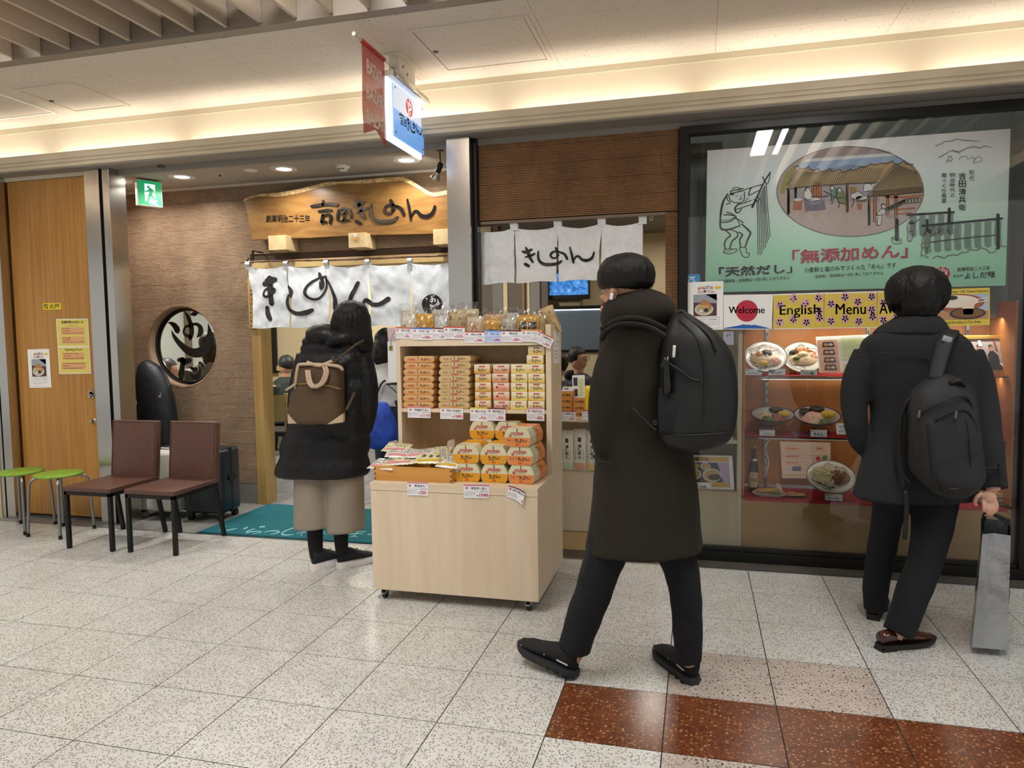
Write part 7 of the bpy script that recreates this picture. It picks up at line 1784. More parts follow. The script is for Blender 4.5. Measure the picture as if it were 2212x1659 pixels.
# lit glass block screen
gx0_, gx1_ = PY(1186, 700, 5.3).x, PY(1420, 700, 5.3).x; gz0, gz1 = PY(1186, 756, 5.3).z, PY(1186, 669, 5.3).z
gs = thing('glass_screen', 'half-height dotted glass screen with a lit top edge in the dining room', 'screen', ((gx0_ + gx1_) / 2, 5.3, 0))
dots = M('dotted_glass', '66727c', .3); N, L, b_ = nodes(dots)
v = coords(N, L, (45, 45, 45), 'World'); vo = N.new('ShaderNodeTexVoronoi'); vo.inputs['Scale'].default_value = 1; vo.inputs['Randomness'].default_value = 0; L.new(v, vo.inputs['Vector'])
r = ramp(N, [(.2, '9aa6b0'), (.4, '56616b')]); L.new(vo.outputs['Distance'], r.inputs[0]); L.new(r.outputs[0], b_.inputs['Base Color'])
B().box((gx0_, 5.3, gz0), (gx1_, 5.33, gz1)).build('panel', dots, gs)
B().box((gx0_, 5.285, gz1), (gx1_, 5.34, gz1 + .035)).box((gx0_, 5.285, gz0 - .03), (gx1_, 5.34, gz0)).build('rail', M('black_metal'), gs)
B().box((gx0_ + .02, 5.29, gz1 - .012), (gx1_ - .3, 5.299, gz1 - .002)).build('lamp_strip', M('screen_lamp', 'e4f0ff', .4, emit=4), gs)
B().box((gx0_, 5.3, 0), (gx1_, 5.33, gz0 - .03)).build('base_panel', wallc, gs)
# serving counter in the hatch
ct = thing('serving_counter', 'pale laminate serving counter under the hatch with open shelf bay', 'counter', (2.15, 2.3, 0))
lam = mat_wood('laminate_beige', 'c9bda6', 'c2b59c', 'z', 10, .5, .08, kind='World')
for a, c, nm, mt in (((1.535, 2.155, .835), (2.715, 2.62, .862), 'counter_top', palew), ((1.535, 2.16, .125), (2.715, 2.175, .50), 'front_panel', lam), ((1.535, 2.16, .001), (2.715, 2.175, .12), 'plinth', mat_wood('plinth_wood', 'c9ad7c', 'bd9f6a', 'x', 12, .5, .08, kind='World')), ((1.535, 2.175, .485), (2.715, 2.6, .503), 'bay_floor', lam), ((1.535, 2.6, .001), (2.715, 2.62, .834), 'back_panel', lam), ((2.695, 2.176, .504), (2.715, 2.6, .834), 'end_panel', lam)):
    B().box(a, c).build(nm, mt, ct, bevel=.001)
def stand_pack(lab, px0, px1, py0, y, band):
    a = PY(px0, 1018, y); c = PY(px1, py0, y); w = c.x - a.x; h_ = c.z - .504
    mx = Matrix.Translation(((a.x + c.x) / 2, y, .5045 + h_ / 2)) @ Matrix.Rotation(PI / 2 - .05, 4, 'X') @ Matrix.Translation((0, 0, -.014))
    def pf(fl):
        fl.rect(.08, .03, .92, .2, band).up(); fl.rect(.36, .7, .62, .8, M('pack_seal', '2f3a34', .5)); fl.up()
        for i, ch in enumerate('きしめん'): fl.text(ch, .38, .56 - i * .085, .66, .635 - i * .085, INK, .03)
        for k in range(2): [fl.greek(.14 + k * .6, .28 + i * .035, .26 + k * .6, .31 + i * .035, INKD, 1, i) for i in range(7)]
    return pillow('noodle_pack', lab, 'noodle pack', mx, w, h_, .03, M('pack_clear', 'd6d3c6', .3), pf, 'noodle packs standing in the counter bay', int(px0))
for lab, a, c, p, mt in (('tall noodle pack with pale green band in the counter bay', 1213, 1238, 930, 'b3cfa8'), ('tall noodle pack with salmon band in the counter bay', 1239, 1266, 927, 'd9a08c'), ('tall noodle pack with yellow band beside the walking man', 1267, 1292, 931, 'd9c07c'), ('tall noodle pack with blue band hidden by the green coat', 1294, 1319, 930, 'a0b8d0'), ('tall noodle pack with grey band behind the cart edge', 1186, 1211, 932, 'b0b0a8')):
    stand_pack(lab, a, c, p, 2.24, M('pk' + mt, mt, .4))
def miso_box():
    t = thing('miso_box', 'x', 'box', (0, 0, 0)); g2 = M('miso_orange', 'c98a3e', .45)
    B().box((-.04, 0, 0), (.04, .13, .04)).build('carton', g2, t, bevel=.001)
    B().box((-.038, .002, .0403), (.038, .128, .0408)).build('lid_label', M('miso_lid', 'cfd6dc', .4), t)
    fl = flatL((0, 0, 0), (1, 0, 0), (0, 0, 1)); fl.text('みそ煮込', -.03, .008, .03, .022, INK, .03); fl.build('print', None, t, fix=False); return t
mb = miso_box(); um = []
for q_, (px, k) in enumerate(((1224, 0), (1224, 1), (1224, 2), (1224, 3), (1253, 0), (1253, 1), (1253, 2))):
    place(mb, um, Matrix.Translation((PY(px, 890, 2.25).x, 2.25 - (.02 if px > 1240 else 0), .8625 + k * .0412)) @ Matrix.Rotation(.12 if px > 1240 else .05, 4, 'Z'), f'orange miso noodle box, {ORD[k]} of the {"stack beside the cart" if px < 1240 else "stack beside the yellow bag"}', 'miso boxes on the counter')
a, c = PY(1263, 886, 2.24), PY(1290, 812, 2.24)
mx = Matrix.Translation(((a.x + c.x) / 2 + .012, 2.235, .864 + .10)) @ Matrix.Rotation(PI / 2 - .06, 4, 'X') @ Matrix.Translation((0, 0, -.016))
def pf(fl):
    for i, ch in enumerate('きしめん'): fl.text(ch, .5, .66 - i * .14, .8, .78 - i * .14, INK, .04)
    fl.ell((.35, .12), .2, .06, M('pack_salad', '6f7a3c', .5), 16)
pillow('snack_bag', 'bright yellow glossy snack bag standing on the counter', 'bag', mx, .10, .20, .034, M('bag_bright', 'e6c81e', .25), pf, None, 77)
for lab, b4, pr in (('red-barred price card 600 on the counter edge', (1212, 887, 1243.5, 909), '600'), ('red-barred price card on the counter edge beside the green coat', (1257, 885.5, 1290, 907), '6')): price_card(lab, *b4, 2.15, 'b03a44', 'みそ煮込きしめん', pr)
for lab, q4, y in (('small green and white menu stand on the counter', [(1236, 811), (1263, 810), (1263, 843), (1238, 843)], 2.42), ('black and white picture card lying on the counter back', [(1215, 836), (1247, 835), (1248, 850), (1216, 852)], 2.5)):
    P4 = [PY(*p, y) for p in q4]
    for p in P4[2:]: p.z = .864
    t = thing('menu_stand', lab, 'menu stand', (P4[2] + P4[3]) / 2); B().prism(P4, (0, .004, 0)).build('card', WHITE, t)
    fl = uflat(lambda a, b2, P4=P4: P4[3].lerp(P4[2], a).lerp(P4[0].lerp(P4[1], a), b2)); fl.rect(.5, .1, .9, .9, M('menu_lime')); [fl.rect(.08, .12 + k * .3, .42, .34 + k * .3, M('menu_photo')) for k in range(3)]; fl.build('print', None, t, fix=False)
# dining table and chair seen through the doorway
beech = M('beech_pale', 'b3a06a', .5)
def dining_chair(lab, x, y, rot):
    t = thing('dining_chair', lab, 'chair', (x, y, 0), rot); mx = Matrix.Translation((x, y, 0)) @ Matrix.Rotation(rot, 4, 'Z')
    B().rbox((-.21, -.2, .40), (.21, .2, .46), .015, 2, mx).build('seat', M('seat_dark', '2a2926', .5), t)
    def bf(u, v): return mx @ Vector(((u - .5) * .42, -.2 - .05 * math.sin(PI * u) - .05 * v, .56 + .27 * v))
    bb = B().grid(bf, 8, 4).grid(lambda u, v: bf(u, v) + mx.to_3x3() @ Vector((0, -.02, 0)), 8, 4); bb.build('backrest', beech, t, smooth=True)
    for sx in (-1, 1):
        for sy in (-1, 1): B().box((sx * .19 - .018, sy * .18 - .018, 0), (sx * .19 + .018, sy * .18 + .018, .84 if sy < 0 else .4), mx).build('leg', beech, t, bevel=.002)
    return t
q = PZ(600, 1000, .1)
dining_chair('pale wooden dining chair with dark seat seen through the doorway', PY(597, 900, 4.2).x, 4.2, .15)
tbx, tby = PY(617, 789, 5.25).x - .62, 5.40
t = thing('dining_table', 'wooden dining table with a cream top in front of the diner', 'table', (tbx, tby, 0))
B().box((tbx - .35, tby - .3, .69), (tbx + .33, tby + .3, .72)).build('table_top', beech, t, bevel=.003)
B().box((tbx - .1, tby - .05, .03), (tbx, tby + .05, .69)).box((tbx - .3, tby - .25, 0), (tbx + .2, tby + .25, .03)).build('pedestal', M('post_taupe'), t)
t = thing('noodle_bowl', 'dark noodle bowl on the dining table', 'bowl', (tbx + .12, tby, .72)); B().lathe([(.03, 0), (.05, .01), (.085, .05), (.09, .07), (.084, .07), (.06, .02), (.001, .015)], (tbx + .12, tby, .7205), 24).build('bowl', M('bowl_black', '20242a', .3), t, smooth=True); B().sphere((tbx + .12, tby, .765), (.07, .07, .02), 12, 6).build('noodles', nood, t, smooth=True)
for k, (dx, c_) in enumerate(((-.05, 'c9b9a8'), (-.14, '9a3a30'))):
    t = thing('condiment_pot', ['cream condiment pot on the dining table', 'red condiment pot on the dining table'][k], 'pot', (tbx + dx, tby - .1, .72)); B().lathe([(.025, 0), (.03, .01), (.03, .06), (.026, .065)], (tbx + dx, tby - .1, .7205), 16).build('pot', M('pot' + c_, c_, .4), t, smooth=.6); B().sphere((tbx + dx, tby - .1, .79), (.026, .026, .012), 10, 6).build('lid', M('pot' + c_), t, smooth=True)
# dark framed window on the dining wall
w3 = thing('window_3', None, None, (PY(580, 760, IY).x, IY, 1)); struct(w3)
xa_, xb_ = PY(583, 760, 5.75).x, PY(592, 760, 5.75).x
B().box((xa_, 5.74, .95), (xb_ + .02, 5.79, 2.4)).box((xa_ - .9, 5.74, .95), (xa_, 5.79, 1.0)).build('frame', M('black_metal'), w3); B().box((xa_ - .9, 5.77, 1.0), (xa_, 5.79, 2.4)).build('pane', M('window_pale', 'd3dbe0', .4, emit=.25), w3)
struct(B().box((xb_ + .02, 5.76, .98), (xb_ + 1.6, 5.8, 1.04)).build('trim_12', beech))
# ================================================================== PEOPLE
def dep(P): return (P - CAM).dot(Vector(RR[2])) / FPX
def TP(px, py, y, r): P = PY(px, py, y); return P, r * dep(P)
def limb(b, pts, n=14, sub=4, flat=None):
    """tapering limb through (px,py,y,radius px)"""
    q = [TP(*p) for p in pts]; c = crom([tuple(P) + (r,) for P, r in q], sub)
    return b.tube([p[:3] for p in c], [p[3] for p in c], n, True, flat)
def rings_px(b, rs, n=32, ex=.85, puff=None):
    """loft of (py, left px, right px, y, half depth)"""
    q = crom([tuple(r) for r in rs], 4); out = []
    for k, (py, l, r, y, d) in enumerate(q):
        A, C_ = PY(l, py, y), PY(r, py, y); c = (A + C_) / 2; a = (C_ - A) / 2
        s_ = 1 + (puff(c.z) if puff else 0)
        out.append([c + a * s_ * math.copysign(abs(math.cos(t)) ** ex, math.cos(t)) + Vector((0, d * s_ * math.copysign(abs(math.sin(t)) ** ex, math.sin(t)), 0)) for t in [2 * PI * i / n for i in range(n)]])
    return b.loft(out)
def ball(b, px, py, y, rx, ry, rd=None, mx=None):
    P = PY(px, py, y); k = dep(P); return b.sphere(P, (rx * k, (rd or rx) * k, ry * k), 20, 14, mx)
TS = bpy.data.scenes.new('work')
def fuse(b, name, mt, parent, vox=.012, sm=4, wr=0, ws=6, seed=0):
    """melt the pieces into one continuous skin (voxel remesh), then add soft folds"""
    me = b.mesh('tmp'); bm = bmesh.new(); bm.from_mesh(me); bmesh.ops.recalc_face_normals(bm, faces=bm.faces[:]); bm.to_mesh(me); bm.free()
    o = bpy.data.objects.new('tmp', me); TS.collection.objects.link(o)
    m1 = o.modifiers.new('r', 'REMESH'); m1.mode = 'VOXEL'; m1.voxel_size = vox
    m2 = o.modifiers.new('s', 'SMOOTH'); m2.iterations = sm; m2.factor = .5
    vl = TS.view_layers[0]; vl.update(); dg = vl.depsgraph; ev = o.evaluated_get(dg)
    nm = bpy.data.meshes.new_from_object(ev); bpy.data.objects.remove(o)
    if wr:
        out = []
        for p, nn in zip([v.co.copy() for v in nm.vertices], [v.normal.copy() for v in nm.vertices]):
            f = PN(Vector((p.x * ws, p.y * ws, p.z * ws * .55 + seed))) + .5 * PN(Vector((p.x * ws * 2.3, p.y * ws * 2.3, p.z * ws * 1.6 + seed)))
            out += list(p + nn * wr * f)
        nm.vertices.foreach_set('co', out)
    nm.materials.clear(); nm.materials.append(mt)
    return link(name, nm, parent, None, True)
def locks(parent, px, py, y, rx, ry, rd, n, t1, seed, wid=5, crown=(0, 0), jit=.02):
    """tapering locks of hair combed down from the crown over the head"""
    c = PY(px, py, y); k = dep(c); rg = random.Random(seed); b = B()
    for i in range(n):
        f = rg.uniform(0, 2 * PI); a0 = rg.uniform(.02, .9); a1 = min(t1(f) + rg.uniform(-.18, .08), PI * .9); P = []
        if a1 < a0 + .3: a0 = a1 - .3
        g = 1.0 + rg.uniform(0, jit); tw = rg.uniform(-.15, .15)
        for q in range(6):
            a = a0 + (a1 - a0) * q / 5; ff = f + tw * q / 5
            P.append(c + Vector((rx * k * math.sin(a) * math.cos(ff) * g + crown[0] * k * (1 - q / 5), rd * k * math.sin(a) * math.sin(ff) * g, ry * k * math.cos(a) * g + (.006 if q in (2, 3) else 0))))
        b.tube(P, [wid * k * w_ for w_ in (.5, .9, 1, .9, .6, .12)], 5, True, (1, .45))
    o = b.build('hair_locks', hairm, parent, smooth=True); o['kind'] = 'stuff'; return o
skin = mat_noise('skin', 'c69478', 'd0a088', 12, .5, 3)
hairm = mat_noise('black_hair', '060606', '0e0c0c', 60, .42, 4, .7, (300, 300, 30), .004, spec=.35)
def shoe(parent, heel, toe, L_, up_m, sole_m, lift=.0, w=1.0, thick=.026, dress=False, extra=None):
    """shoe from heel point to toe direction; heel/toe are sole points"""
    h, t_ = Vector(heel), Vector(toe); X = (t_ - h).normalized(); Yv = Vector((0, 0, 1)).cross(X).normalized(); Zv = X.cross(Yv)
    mx = Matrix(((X.x, Yv.x, Zv.x, h.x), (X.y, Yv.y, Zv.y, h.y), (X.z, Yv.z, Zv.z, h.z), (0, 0, 0, 1)))
    sec = [(0, .024, .088), (.04, .032, .098), (.2, .036, .098), (.34, .037, .09), (.5, .040, .072), (.7, .045, .052), (.86, .042, .042), (.96, .030, .032), (1.0, .012, .018)]
    if dress: sec = [(0, .024, .055), (.05, .030, .062), (.2, .032, .066), (.34, .034, .066), (.5, .037, .056), (.7, .041, .042), (.86, .034, .032), (.96, .020, .024), (1.0, .008, .014)]
    b = B(); rg = []
    for u, a, hh in sec:
        rg.append([mx @ Vector((u * L_, a * w * math.cos(q) * (1 if math.sin(q) < .2 else 1 - .35 * math.sin(q) ** 2), thick * .7 + (hh) * (math.sin(q) * .5 + .5) ** .7)) for q in [2 * PI * i / 20 for i in range(20)]])
    s_ = b.loft(rg).build('shoe', up_m, parent, smooth=True)
    pl = []; n_ = 13
    for i in range(n_):
        u = i / (n_ - 1); a = .034 + .012 * math.sin(PI * min(1, max(0, (u - .3) / .9))); a *= min(1, (u + .02) * 9) ** .4 * min(1, (1.04 - u) * 6) ** .5
        pl.append((u * (L_ + .014) - .007, a * w * 1.06))
    P = [(x, y) for x, y in pl] + [(x, -y) for x, y in pl[::-1]]
    rg = [[mx @ Vector((x, y * k, z + (.012 * max(0, x / L_ - .75) * 4 if True else 0))) for x, y in P] for k, z in ((.94, .0), (1.03, thick * .4), (1.0, thick))]
    B().loft(rg).build('sole', sole_m, s_, smooth=.8)
    if dress: B().prism([mx @ Vector((x, y, .0)) for x, y in ((-.004, -.028), (.07, -.03), (.07, .03), (-.004, .028))], Zv * -.012).build('heel_block', sole_m, s_)
    if extra: extra(s_, mx)
    return s_
# ---------------- man walking past in the long olive coat
WY = .50
wk = thing('person', 'walking person in long dark olive hooded coat and black trainers wearing a white earbud', 'person', (2.72, .5, 0))
b = B()
ball(b, 1352, 606, WY, 48, 54, 46); ball(b, 1330, 640, WY + .02, 26, 32, 28); limb(b, [(1345, 640, WY, 26), (1356, 680, WY, 27), (1362, 720, WY, 34)])
ball(b, 1300, 642, WY + .045, 6, 8, 6); ball(b, 1309, 668, WY + .03, 14, 13, 14)
rings_px(b, [(712, 1322, 1410, WY, .06), (760, 1312, 1430, WY, .09), (900, 1318, 1450, WY, .09), (1080, 1320, 1460, WY, .09)])
limb(b, [(1340, 745, .42, 18), (1310, 860, .40, 20), (1302, 960, .40, 14), (1318, 1010, .42, 13)])
limb(b, [(1330, 1080, .47, 36), (1296, 1227, .45, 24), (1262, 1340, .45, 18), (1244, 1420, .45, 14), (1222, 1440, .48, 13)]); limb(b, [(1440, 1080, .5, 36), (1472, 1232, .5, 24), (1486, 1340, .5, 18), (1488, 1440, .5, 14)])
fuse(b, 'body', skin, wk, .010, 3)
# ear and face
P = PY(1325, 633, WY - .085); k = dep(P)
B().sphere(P, (8 * k, 6 * k, 15 * k), 14, 10).build('ear', skin, wk, smooth=True)
B().sphere(P + Vector((.004, -.009, -.006)), (3.5 * k, 3 * k, 8 * k), 10, 8).build('ear_hollow', M('ear_shade', '8f5a48', .6), wk, smooth=True)
B().sphere(PY(1305, 628, WY - .02), (3 * k, 4 * k, 3 * k), 10, 8).build('eye', M('eye_white', 'd9d2cc', .2), wk, smooth=True)
limb(B(), [(1299, 655, WY + .04, 5), (1305, 657, WY, 4)]).build('mouth', M('lip', '8a5048', .6), wk, smooth=True)
e = B(); limb(e, [(1322, 634, WY - .098, 4), (1320, 648, WY - .1, 3.4)]); e.build('earbud', M('earbud_white', 'eeeeee', .25), wk, smooth=True)
b = B(); rings_px(b, [(546, 1351, 1363, WY, .015), (549, 1334, 1380, WY, .05), (556, 1314, 1398, WY, .085), (569, 1300, 1407, WY, .105), (590, 1293, 1411, WY, .117), (608, 1291, 1410, WY, .117), (620, 1293, 1402, WY, .112), (625, 1300, 1396, WY, .106)], ex=1)
rings_px(b, [(618, 1335, 1395, WY + .01, .085), (634, 1342, 1388, WY + .01, .075), (648, 1350, 1380, WY + .01, .06)], ex=1)
fuse(b, 'hair', hairm, wk, .006, 3, .003, 24)
locks(wk, 1351, 601, WY, 60, 53, 60, 320, lambda f: 1.98 if math.cos(f) < .2 else 2.0, 3, 5, (4, 0))
olive = mat_weave('olive_wool', '1e1a0f', '252014', 500, .95, .35)
b = B()
rings_px(b, [(698, 1318, 1428, WY, .085), (708, 1304, 1440, WY, .11), (730, 1296, 1448, WY, .13), (800, 1292, 1462, WY, .14), (880, 1290, 1478, WY, .145), (950, 1288, 1492, WY, .15), (1040, 1283, 1507, WY, .16), (1110, 1275, 1514, WY, .17), (1160, 1267, 1518, WY, .178), (1182, 1264, 1519, WY, .18), (1187, 1268, 1515, WY, .178)])
limb(b, [(1336, 742, .43, 32), (1318, 800, .40, 37), (1308, 850, .385, 37), (1304, 910, .385, 34), (1306, 960, .40, 27), (1314, 992, .42, 22)])
limb(b, [(1400, 742, .60, 32), (1430, 830, .62, 33), (1440, 930, .60, 28)])
rings_px(b, [(700, 1300, 1446, WY, .13), (684, 1298, 1456, WY, .145), (664, 1304, 1460, WY, .145), (646, 1316, 1450, WY + .01, .13), (632, 1336, 1432, WY + .02, .10), (625, 1356, 1412, WY + .03, .06)])
fuse(b, 'coat', olive, wk, .009, 5, .007, 7)
# hood fold, pocket edge, back seam
s_ = B(); limb(s_, [(1298, 712, WY - .13, 5), (1340, 690, WY - .145, 7), (1390, 690, WY - .145, 7), (1440, 712, WY - .12, 6)]); s_.build('hood_edge', olive, wk, smooth=True)
s_ = B(); limb(s_, [(1282, 985, WY - .15, 3), (1300, 998, WY - .165, 4), (1322, 1000, WY - .165, 3)]); s_.build('pocket_welt', olive, wk, smooth=True)
navy = mat_weave('navy_cloth', '07080f', '0b0d15', 500, .9, .2)
b = B()
limb(b, [(1340, 1060, .48, 52), (1314, 1180, .46, 47), (1297, 1230, .45, 43), (1280, 1280, .45, 39), (1264, 1325, .45, 38), (1249, 1370, .45, 37), (1240, 1402, .45, 37)])
limb(b, [(1430, 1060, .51, 52), (1452, 1180, .5, 42), (1470, 1232, .5, 38), (1480, 1280, .5, 36), (1484, 1333, .5, 33), (1486, 1390, .5, 30), (1487, 1428, .5, 29)])
fuse(b, 'trousers', navy, wk, .008, 4, .007, 9)
blku = mat_weave('trainer_knit', '0d0d0f', '17171a', 300, .8, .4); blks = M('trainer_sole', '26272b', .7); refl = M('reflective', 'c9ccd0', .3, .3)
def trn(s_, mx):
    B().box((.02, .035, .052), (.075, .0375, .058), mx).box((.235, .036, .04), (.262, .038, .045), mx).box((.02, -.0375, .052), (.075, -.035, .058), mx).build('stripe', refl, s_)
    B().box((.135, .034, .05), (.139, .0395, .07), mx).build('side_mark', refl, s_)
    for k in range(6): B().box((.02 + k * .042, -.044, -.001), (.035 + k * .042, .044, .008), mx).build('tread', M('tread_dark', '111214', .8), s_)
    for k in range(4): B().tube([mx @ Vector((.13 + k * .02, -.022, .078 - k * .007)), mx @ Vector((.135 + k * .02, .022, .078 - k * .007))], .0025, 6).build('lace', blku, s_)
hl = PZ(1243, 1468, 0); hl.z = .012
tp_ = PY(1118, 1398, .56)
shoe(wk, hl, tp_, .285, blku, blks, 0, 1.05, .03, False, trn)
shoe(wk, PZ(1500, 1479, .0), PZ(1428, 1418, .0), .285, blku, blks, 0, 1.05, .03, False, trn)
# his rucksack
bkp = mat_weave('rucksack_black', '0a0b0d', '101215', 200, .55, .25); bkd = M('rucksack_trim', '08090b', .6)
RYY = .40
rk = thing('rucksack', 'black square travel rucksack with side pocket on the walking person', 'backpack', PY(1508, 966, RYY))
b = B(); rings_px(b, [(672, 1462, 1480, RYY, .03), (684, 1452, 1500, RYY, .07), (704, 1441, 1532, RYY, .10), (730, 1433, 1560, RYY - .01, .115), (770, 1429, 1584, RYY - .01, .125), (830, 1425, 1595, RYY - .01, .13), (890, 1422, 1594, RYY - .01, .13), (930, 1422, 1586, RYY - .01, .125), (952, 1430, 1570, RYY, .12), (964, 1448, 1545, RYY, .105), (968, 1470, 1525, RYY, .08)], ex=.7)
main = fuse(b, 'main_body', bkp, rk, .010, 3, .004, 8)
for pts in ([(1468, 690, .31, 2.5), (1508, 735, .272, 3), (1522, 800, .262, 3), (1520, 880, .262, 3), (1508, 950, .28, 2.5)], [(1480, 682, .33, 2), (1530, 722, .282, 2.5), (1548, 760, .268, 2.5)], [(1428, 938, .285, 2), (1500, 940, .262, 2.5), (1572, 935, .28, 2)]):
    s_ = B(); limb(s_, pts, 8); s_.build('piping', bkd, main, smooth=True)
b = B(); rings_px(b, [(838, 1424, 1494, .30, .02), (880, 1421, 1492, .29, .025), (935, 1424, 1490, .295, .022)], ex=.6); b.build('side_pocket', M('pocket_mesh', '0c1017', .8), rk, smooth=True)
limb(B(), [(1440, 770, .265, 8), (1442, 850, .262, 9.5)]).build('bottle', M('bottle_matte', '0a0a0b', .25), rk, smooth=True)
limb(B(), [(1457, 746, .262, 3.2), (1455, 772, .262, 3.2)]).build('bottle_label', M('bottle_white', 'd9d6ce', .4), rk, smooth=True)
limb(B(), [(1432, 778, .262, 6), (1470, 800, .255, 7), (1490, 816, .258, 7), (1512, 822, .262, 6)], 8, 4, (1, .35)).build('compression_strap', bkd, rk, smooth=True)
P = PY(1436, 786, .25); B().cbox(P, (.026, .014, .03), (0, .4, 0)).build('buckle', M('buckle_black', '050506', .35), rk, bevel=.003)
limb(B(), [(1458, 690, .36, 4), (1462, 676, .36, 5), (1476, 674, .36, 5), (1490, 690, .35, 4)], 8).build('top_handle', bkd, rk, smooth=True)
limb(B(), [(1300, 735, .352, 7), (1310, 716, .335, 8), (1345, 700, .335, 8), (1400, 706, .33, 8), (1440, 730, .33, 9)], 10, 5, (1, .45)).build('shoulder_strap', bkd, rk, smooth=True)
limb(B(), [(1362, 876, .335, 5), (1395, 908, .31, 5), (1420, 930, .29, 8)], 8, 4, (1, .4)).build('strap_tail', bkd, rk, smooth=True)
B().lathe([(.008, -.003), (.011, 0), (.008, .003)], n=16, mx=Matrix.Translation(PY(1416, 914, .285)) @ Matrix.Rotation(PI / 2, 4, 'X')).build('d_ring', M('buckle_black'), rk)
# ---------------- man in charcoal coat before the display
MY = 1.20
mn = thing('person', 'standing person in charcoal wool coat and brown leather shoes seen from behind', 'person', (3.82, 1.15, 0))
b = B()
ball(b, 1981, 640, MY, 50, 55, 48); limb(b, [(1980, 670, MY, 30), (1980, 720, MY, 34)]); rings_px(b, [(712, 1930, 2032, MY, .07), (760, 1885, 2085, MY, .09), (900, 1895, 2085, MY, .09), (1080, 1890, 2085, MY, .09)])
limb(b, [(1875, 760, MY, 16), (1848, 860, MY, 16), (1856, 940, MY + .02, 13), (1885, 975, MY + .10, 11)]); limb(b, [(2092, 760, MY, 18), (2128, 900, MY, 20), (2145, 1010, 1.08, 15), (2145, 1058, 1.07, 14)])
limb(b, [(1928, 1060, MY, 26), (1914, 1130, 1.26, 18), (1906, 1176, 1.31, 16), (1896, 1232, 1.34, 13), (1893, 1308, 1.37, 11), (1894, 1322, 1.385, 10)]); limb(b, [(2020, 1060, MY, 30), (2009, 1166, 1.14, 20), (1997, 1217, 1.1, 18), (1956, 1323, 1.04, 14), (1936, 1378, 1.02, 12)])
# right hand closing on the bag handles
HYY = 1.065
ball(b, 2136, 1074, HYY, 15, 16, 12)
for (a, c_, d_, e_) in (((2148, 1078), (2154, 1093), (2151, 1105), (2144, 1109)), ((2140, 1082), (2145, 1099), (2142, 1112), (2135, 1115)), ((2132, 1083), (2135, 1100), (2133, 1111), (2127, 1113)), ((2124, 1080), (2125, 1095), (2124, 1104), (2119, 1105))):
    limb(b, [(*a, HYY - .005, 4.4), (*c_, HYY - .018, 3.7), (*d_, HYY - .012, 3.4), (*e_, HYY + .004, 3.1)], 8, 3)
limb(b, [(2122, 1066, HYY, 5.5), (2109, 1074, HYY - .01, 4.6), (2106, 1085, HYY - .014, 4), (2110, 1093, HYY - .012, 3.2)], 8, 3)
fuse(b, 'body', skin, mn, .004, 2)
for px, s_ in ((1932, -1), (2031, 1)):
    P = PY(px, 655, MY + .01); k = dep(P); B().sphere(P, (5 * k, 9 * k, 14 * k), 12, 8).build('ear', skin, mn, smooth=True)
b = B(); rings_px(b, [(575, 1978, 1988, MY, .02), (579, 1960, 2004, MY, .06), (586, 1944, 2020, MY, .10), (600, 1930, 2033, MY, .128), (625, 1922, 2041, MY, .14), (650, 1923, 2040, MY, .138), (670, 1931, 2032, MY, .125), (684, 1945, 2020, MY - .01, .10), (690, 1958, 2008, MY - .02, .07)], ex=1)
fuse(b, 'hair', hairm, mn, .007, 2, .007, 22)
locks(mn, 1981, 634, MY, 59, 57, 60, 320, lambda f: 2.25, 5, 5.5, (0, 0), .05)
char = mat_weave('charcoal_wool', '18191b', '212225', 600, .95, .45)
b = B()
rings_px(b, [(700, 1935, 2028, MY, .09), (712, 1905, 2052, MY, .115), (728, 1872, 2082, MY, .13), (752, 1858, 2102, MY, .14), (810, 1868, 2106, MY, .142), (870, 1880, 2106, MY, .14), (920, 1880, 2108, MY, .14), (980, 1866, 2112, MY, .15), (1035, 1851, 2112, MY, .165), (1066, 1843, 2108, MY, .168), (1074, 1848, 2104, MY, .166)])
limb(b, [(1872, 760, MY, 27), (1851, 815, MY - .01, 29), (1845, 865, MY - .01, 28), (1848, 915, MY - .01, 25), (1858, 955, MY + .02, 21), (1880, 978, MY + .09, 17)])
limb(b, [(2090, 762, MY, 30), (2114, 840, MY, 33), (2128, 920, 1.16, 32), (2140, 990, 1.1, 29), (2146, 1040, 1.08, 27), (2148, 1056, 1.07, 27)])
fuse(b, 'coat', char, mn, .0075, 3, .005, 8)
b = B(); rings_px(b, [(722, 1884, 2050, MY, .135), (706, 1900, 2046, MY, .13), (690, 1928, 2034, MY, .118), (682, 1940, 2024, MY + .01, .105)]); fuse(b, 'collar', char, mn, .008, 3, .002, 10)
limb(B(), [(1852, 772, MY - .13, 1.8), (1900, 764, MY - .152, 1.8), (1960, 766, MY - .152, 1.8), (2015, 778, MY - .152, 1.8)], 6).build('yoke_seam', char, mn, smooth=True)
limb(B(), [(2122, 1012, 1.0, 5), (2148, 1010, 1.0, 6), (2163, 1010, 1.03, 5)], 8, 4, (1, .5)).build('cuff_strap', char, mn, smooth=True)
P = PY(2160, 1011, 1.0); B().cbox(P, (.012, .012, .03)).build('cuff_buckle', M('buckle_black'), mn, bevel=.002)
b = B()
limb(b, [(1930, 1050, MY, 46), (1922, 1090, MY + .02, 36), (1914, 1130, 1.26, 31), (1906, 1176, 1.31, 31), (1896, 1232, 1.34, 28), (1891, 1280, 1.36, 25), (1893, 1316, 1.37, 25)])
limb(b, [(2020, 1050, MY, 52), (2019, 1095, MY - .02, 46), (2009, 1166, 1.14, 39), (1997, 1217, 1.1, 36), (1976, 1271, 1.07, 35), (1956, 1323, 1.04, 32), (1939, 1368, 1.02, 31)])
fuse(b, 'trousers', navy, mn, .010, 4, .006, 9, 3)
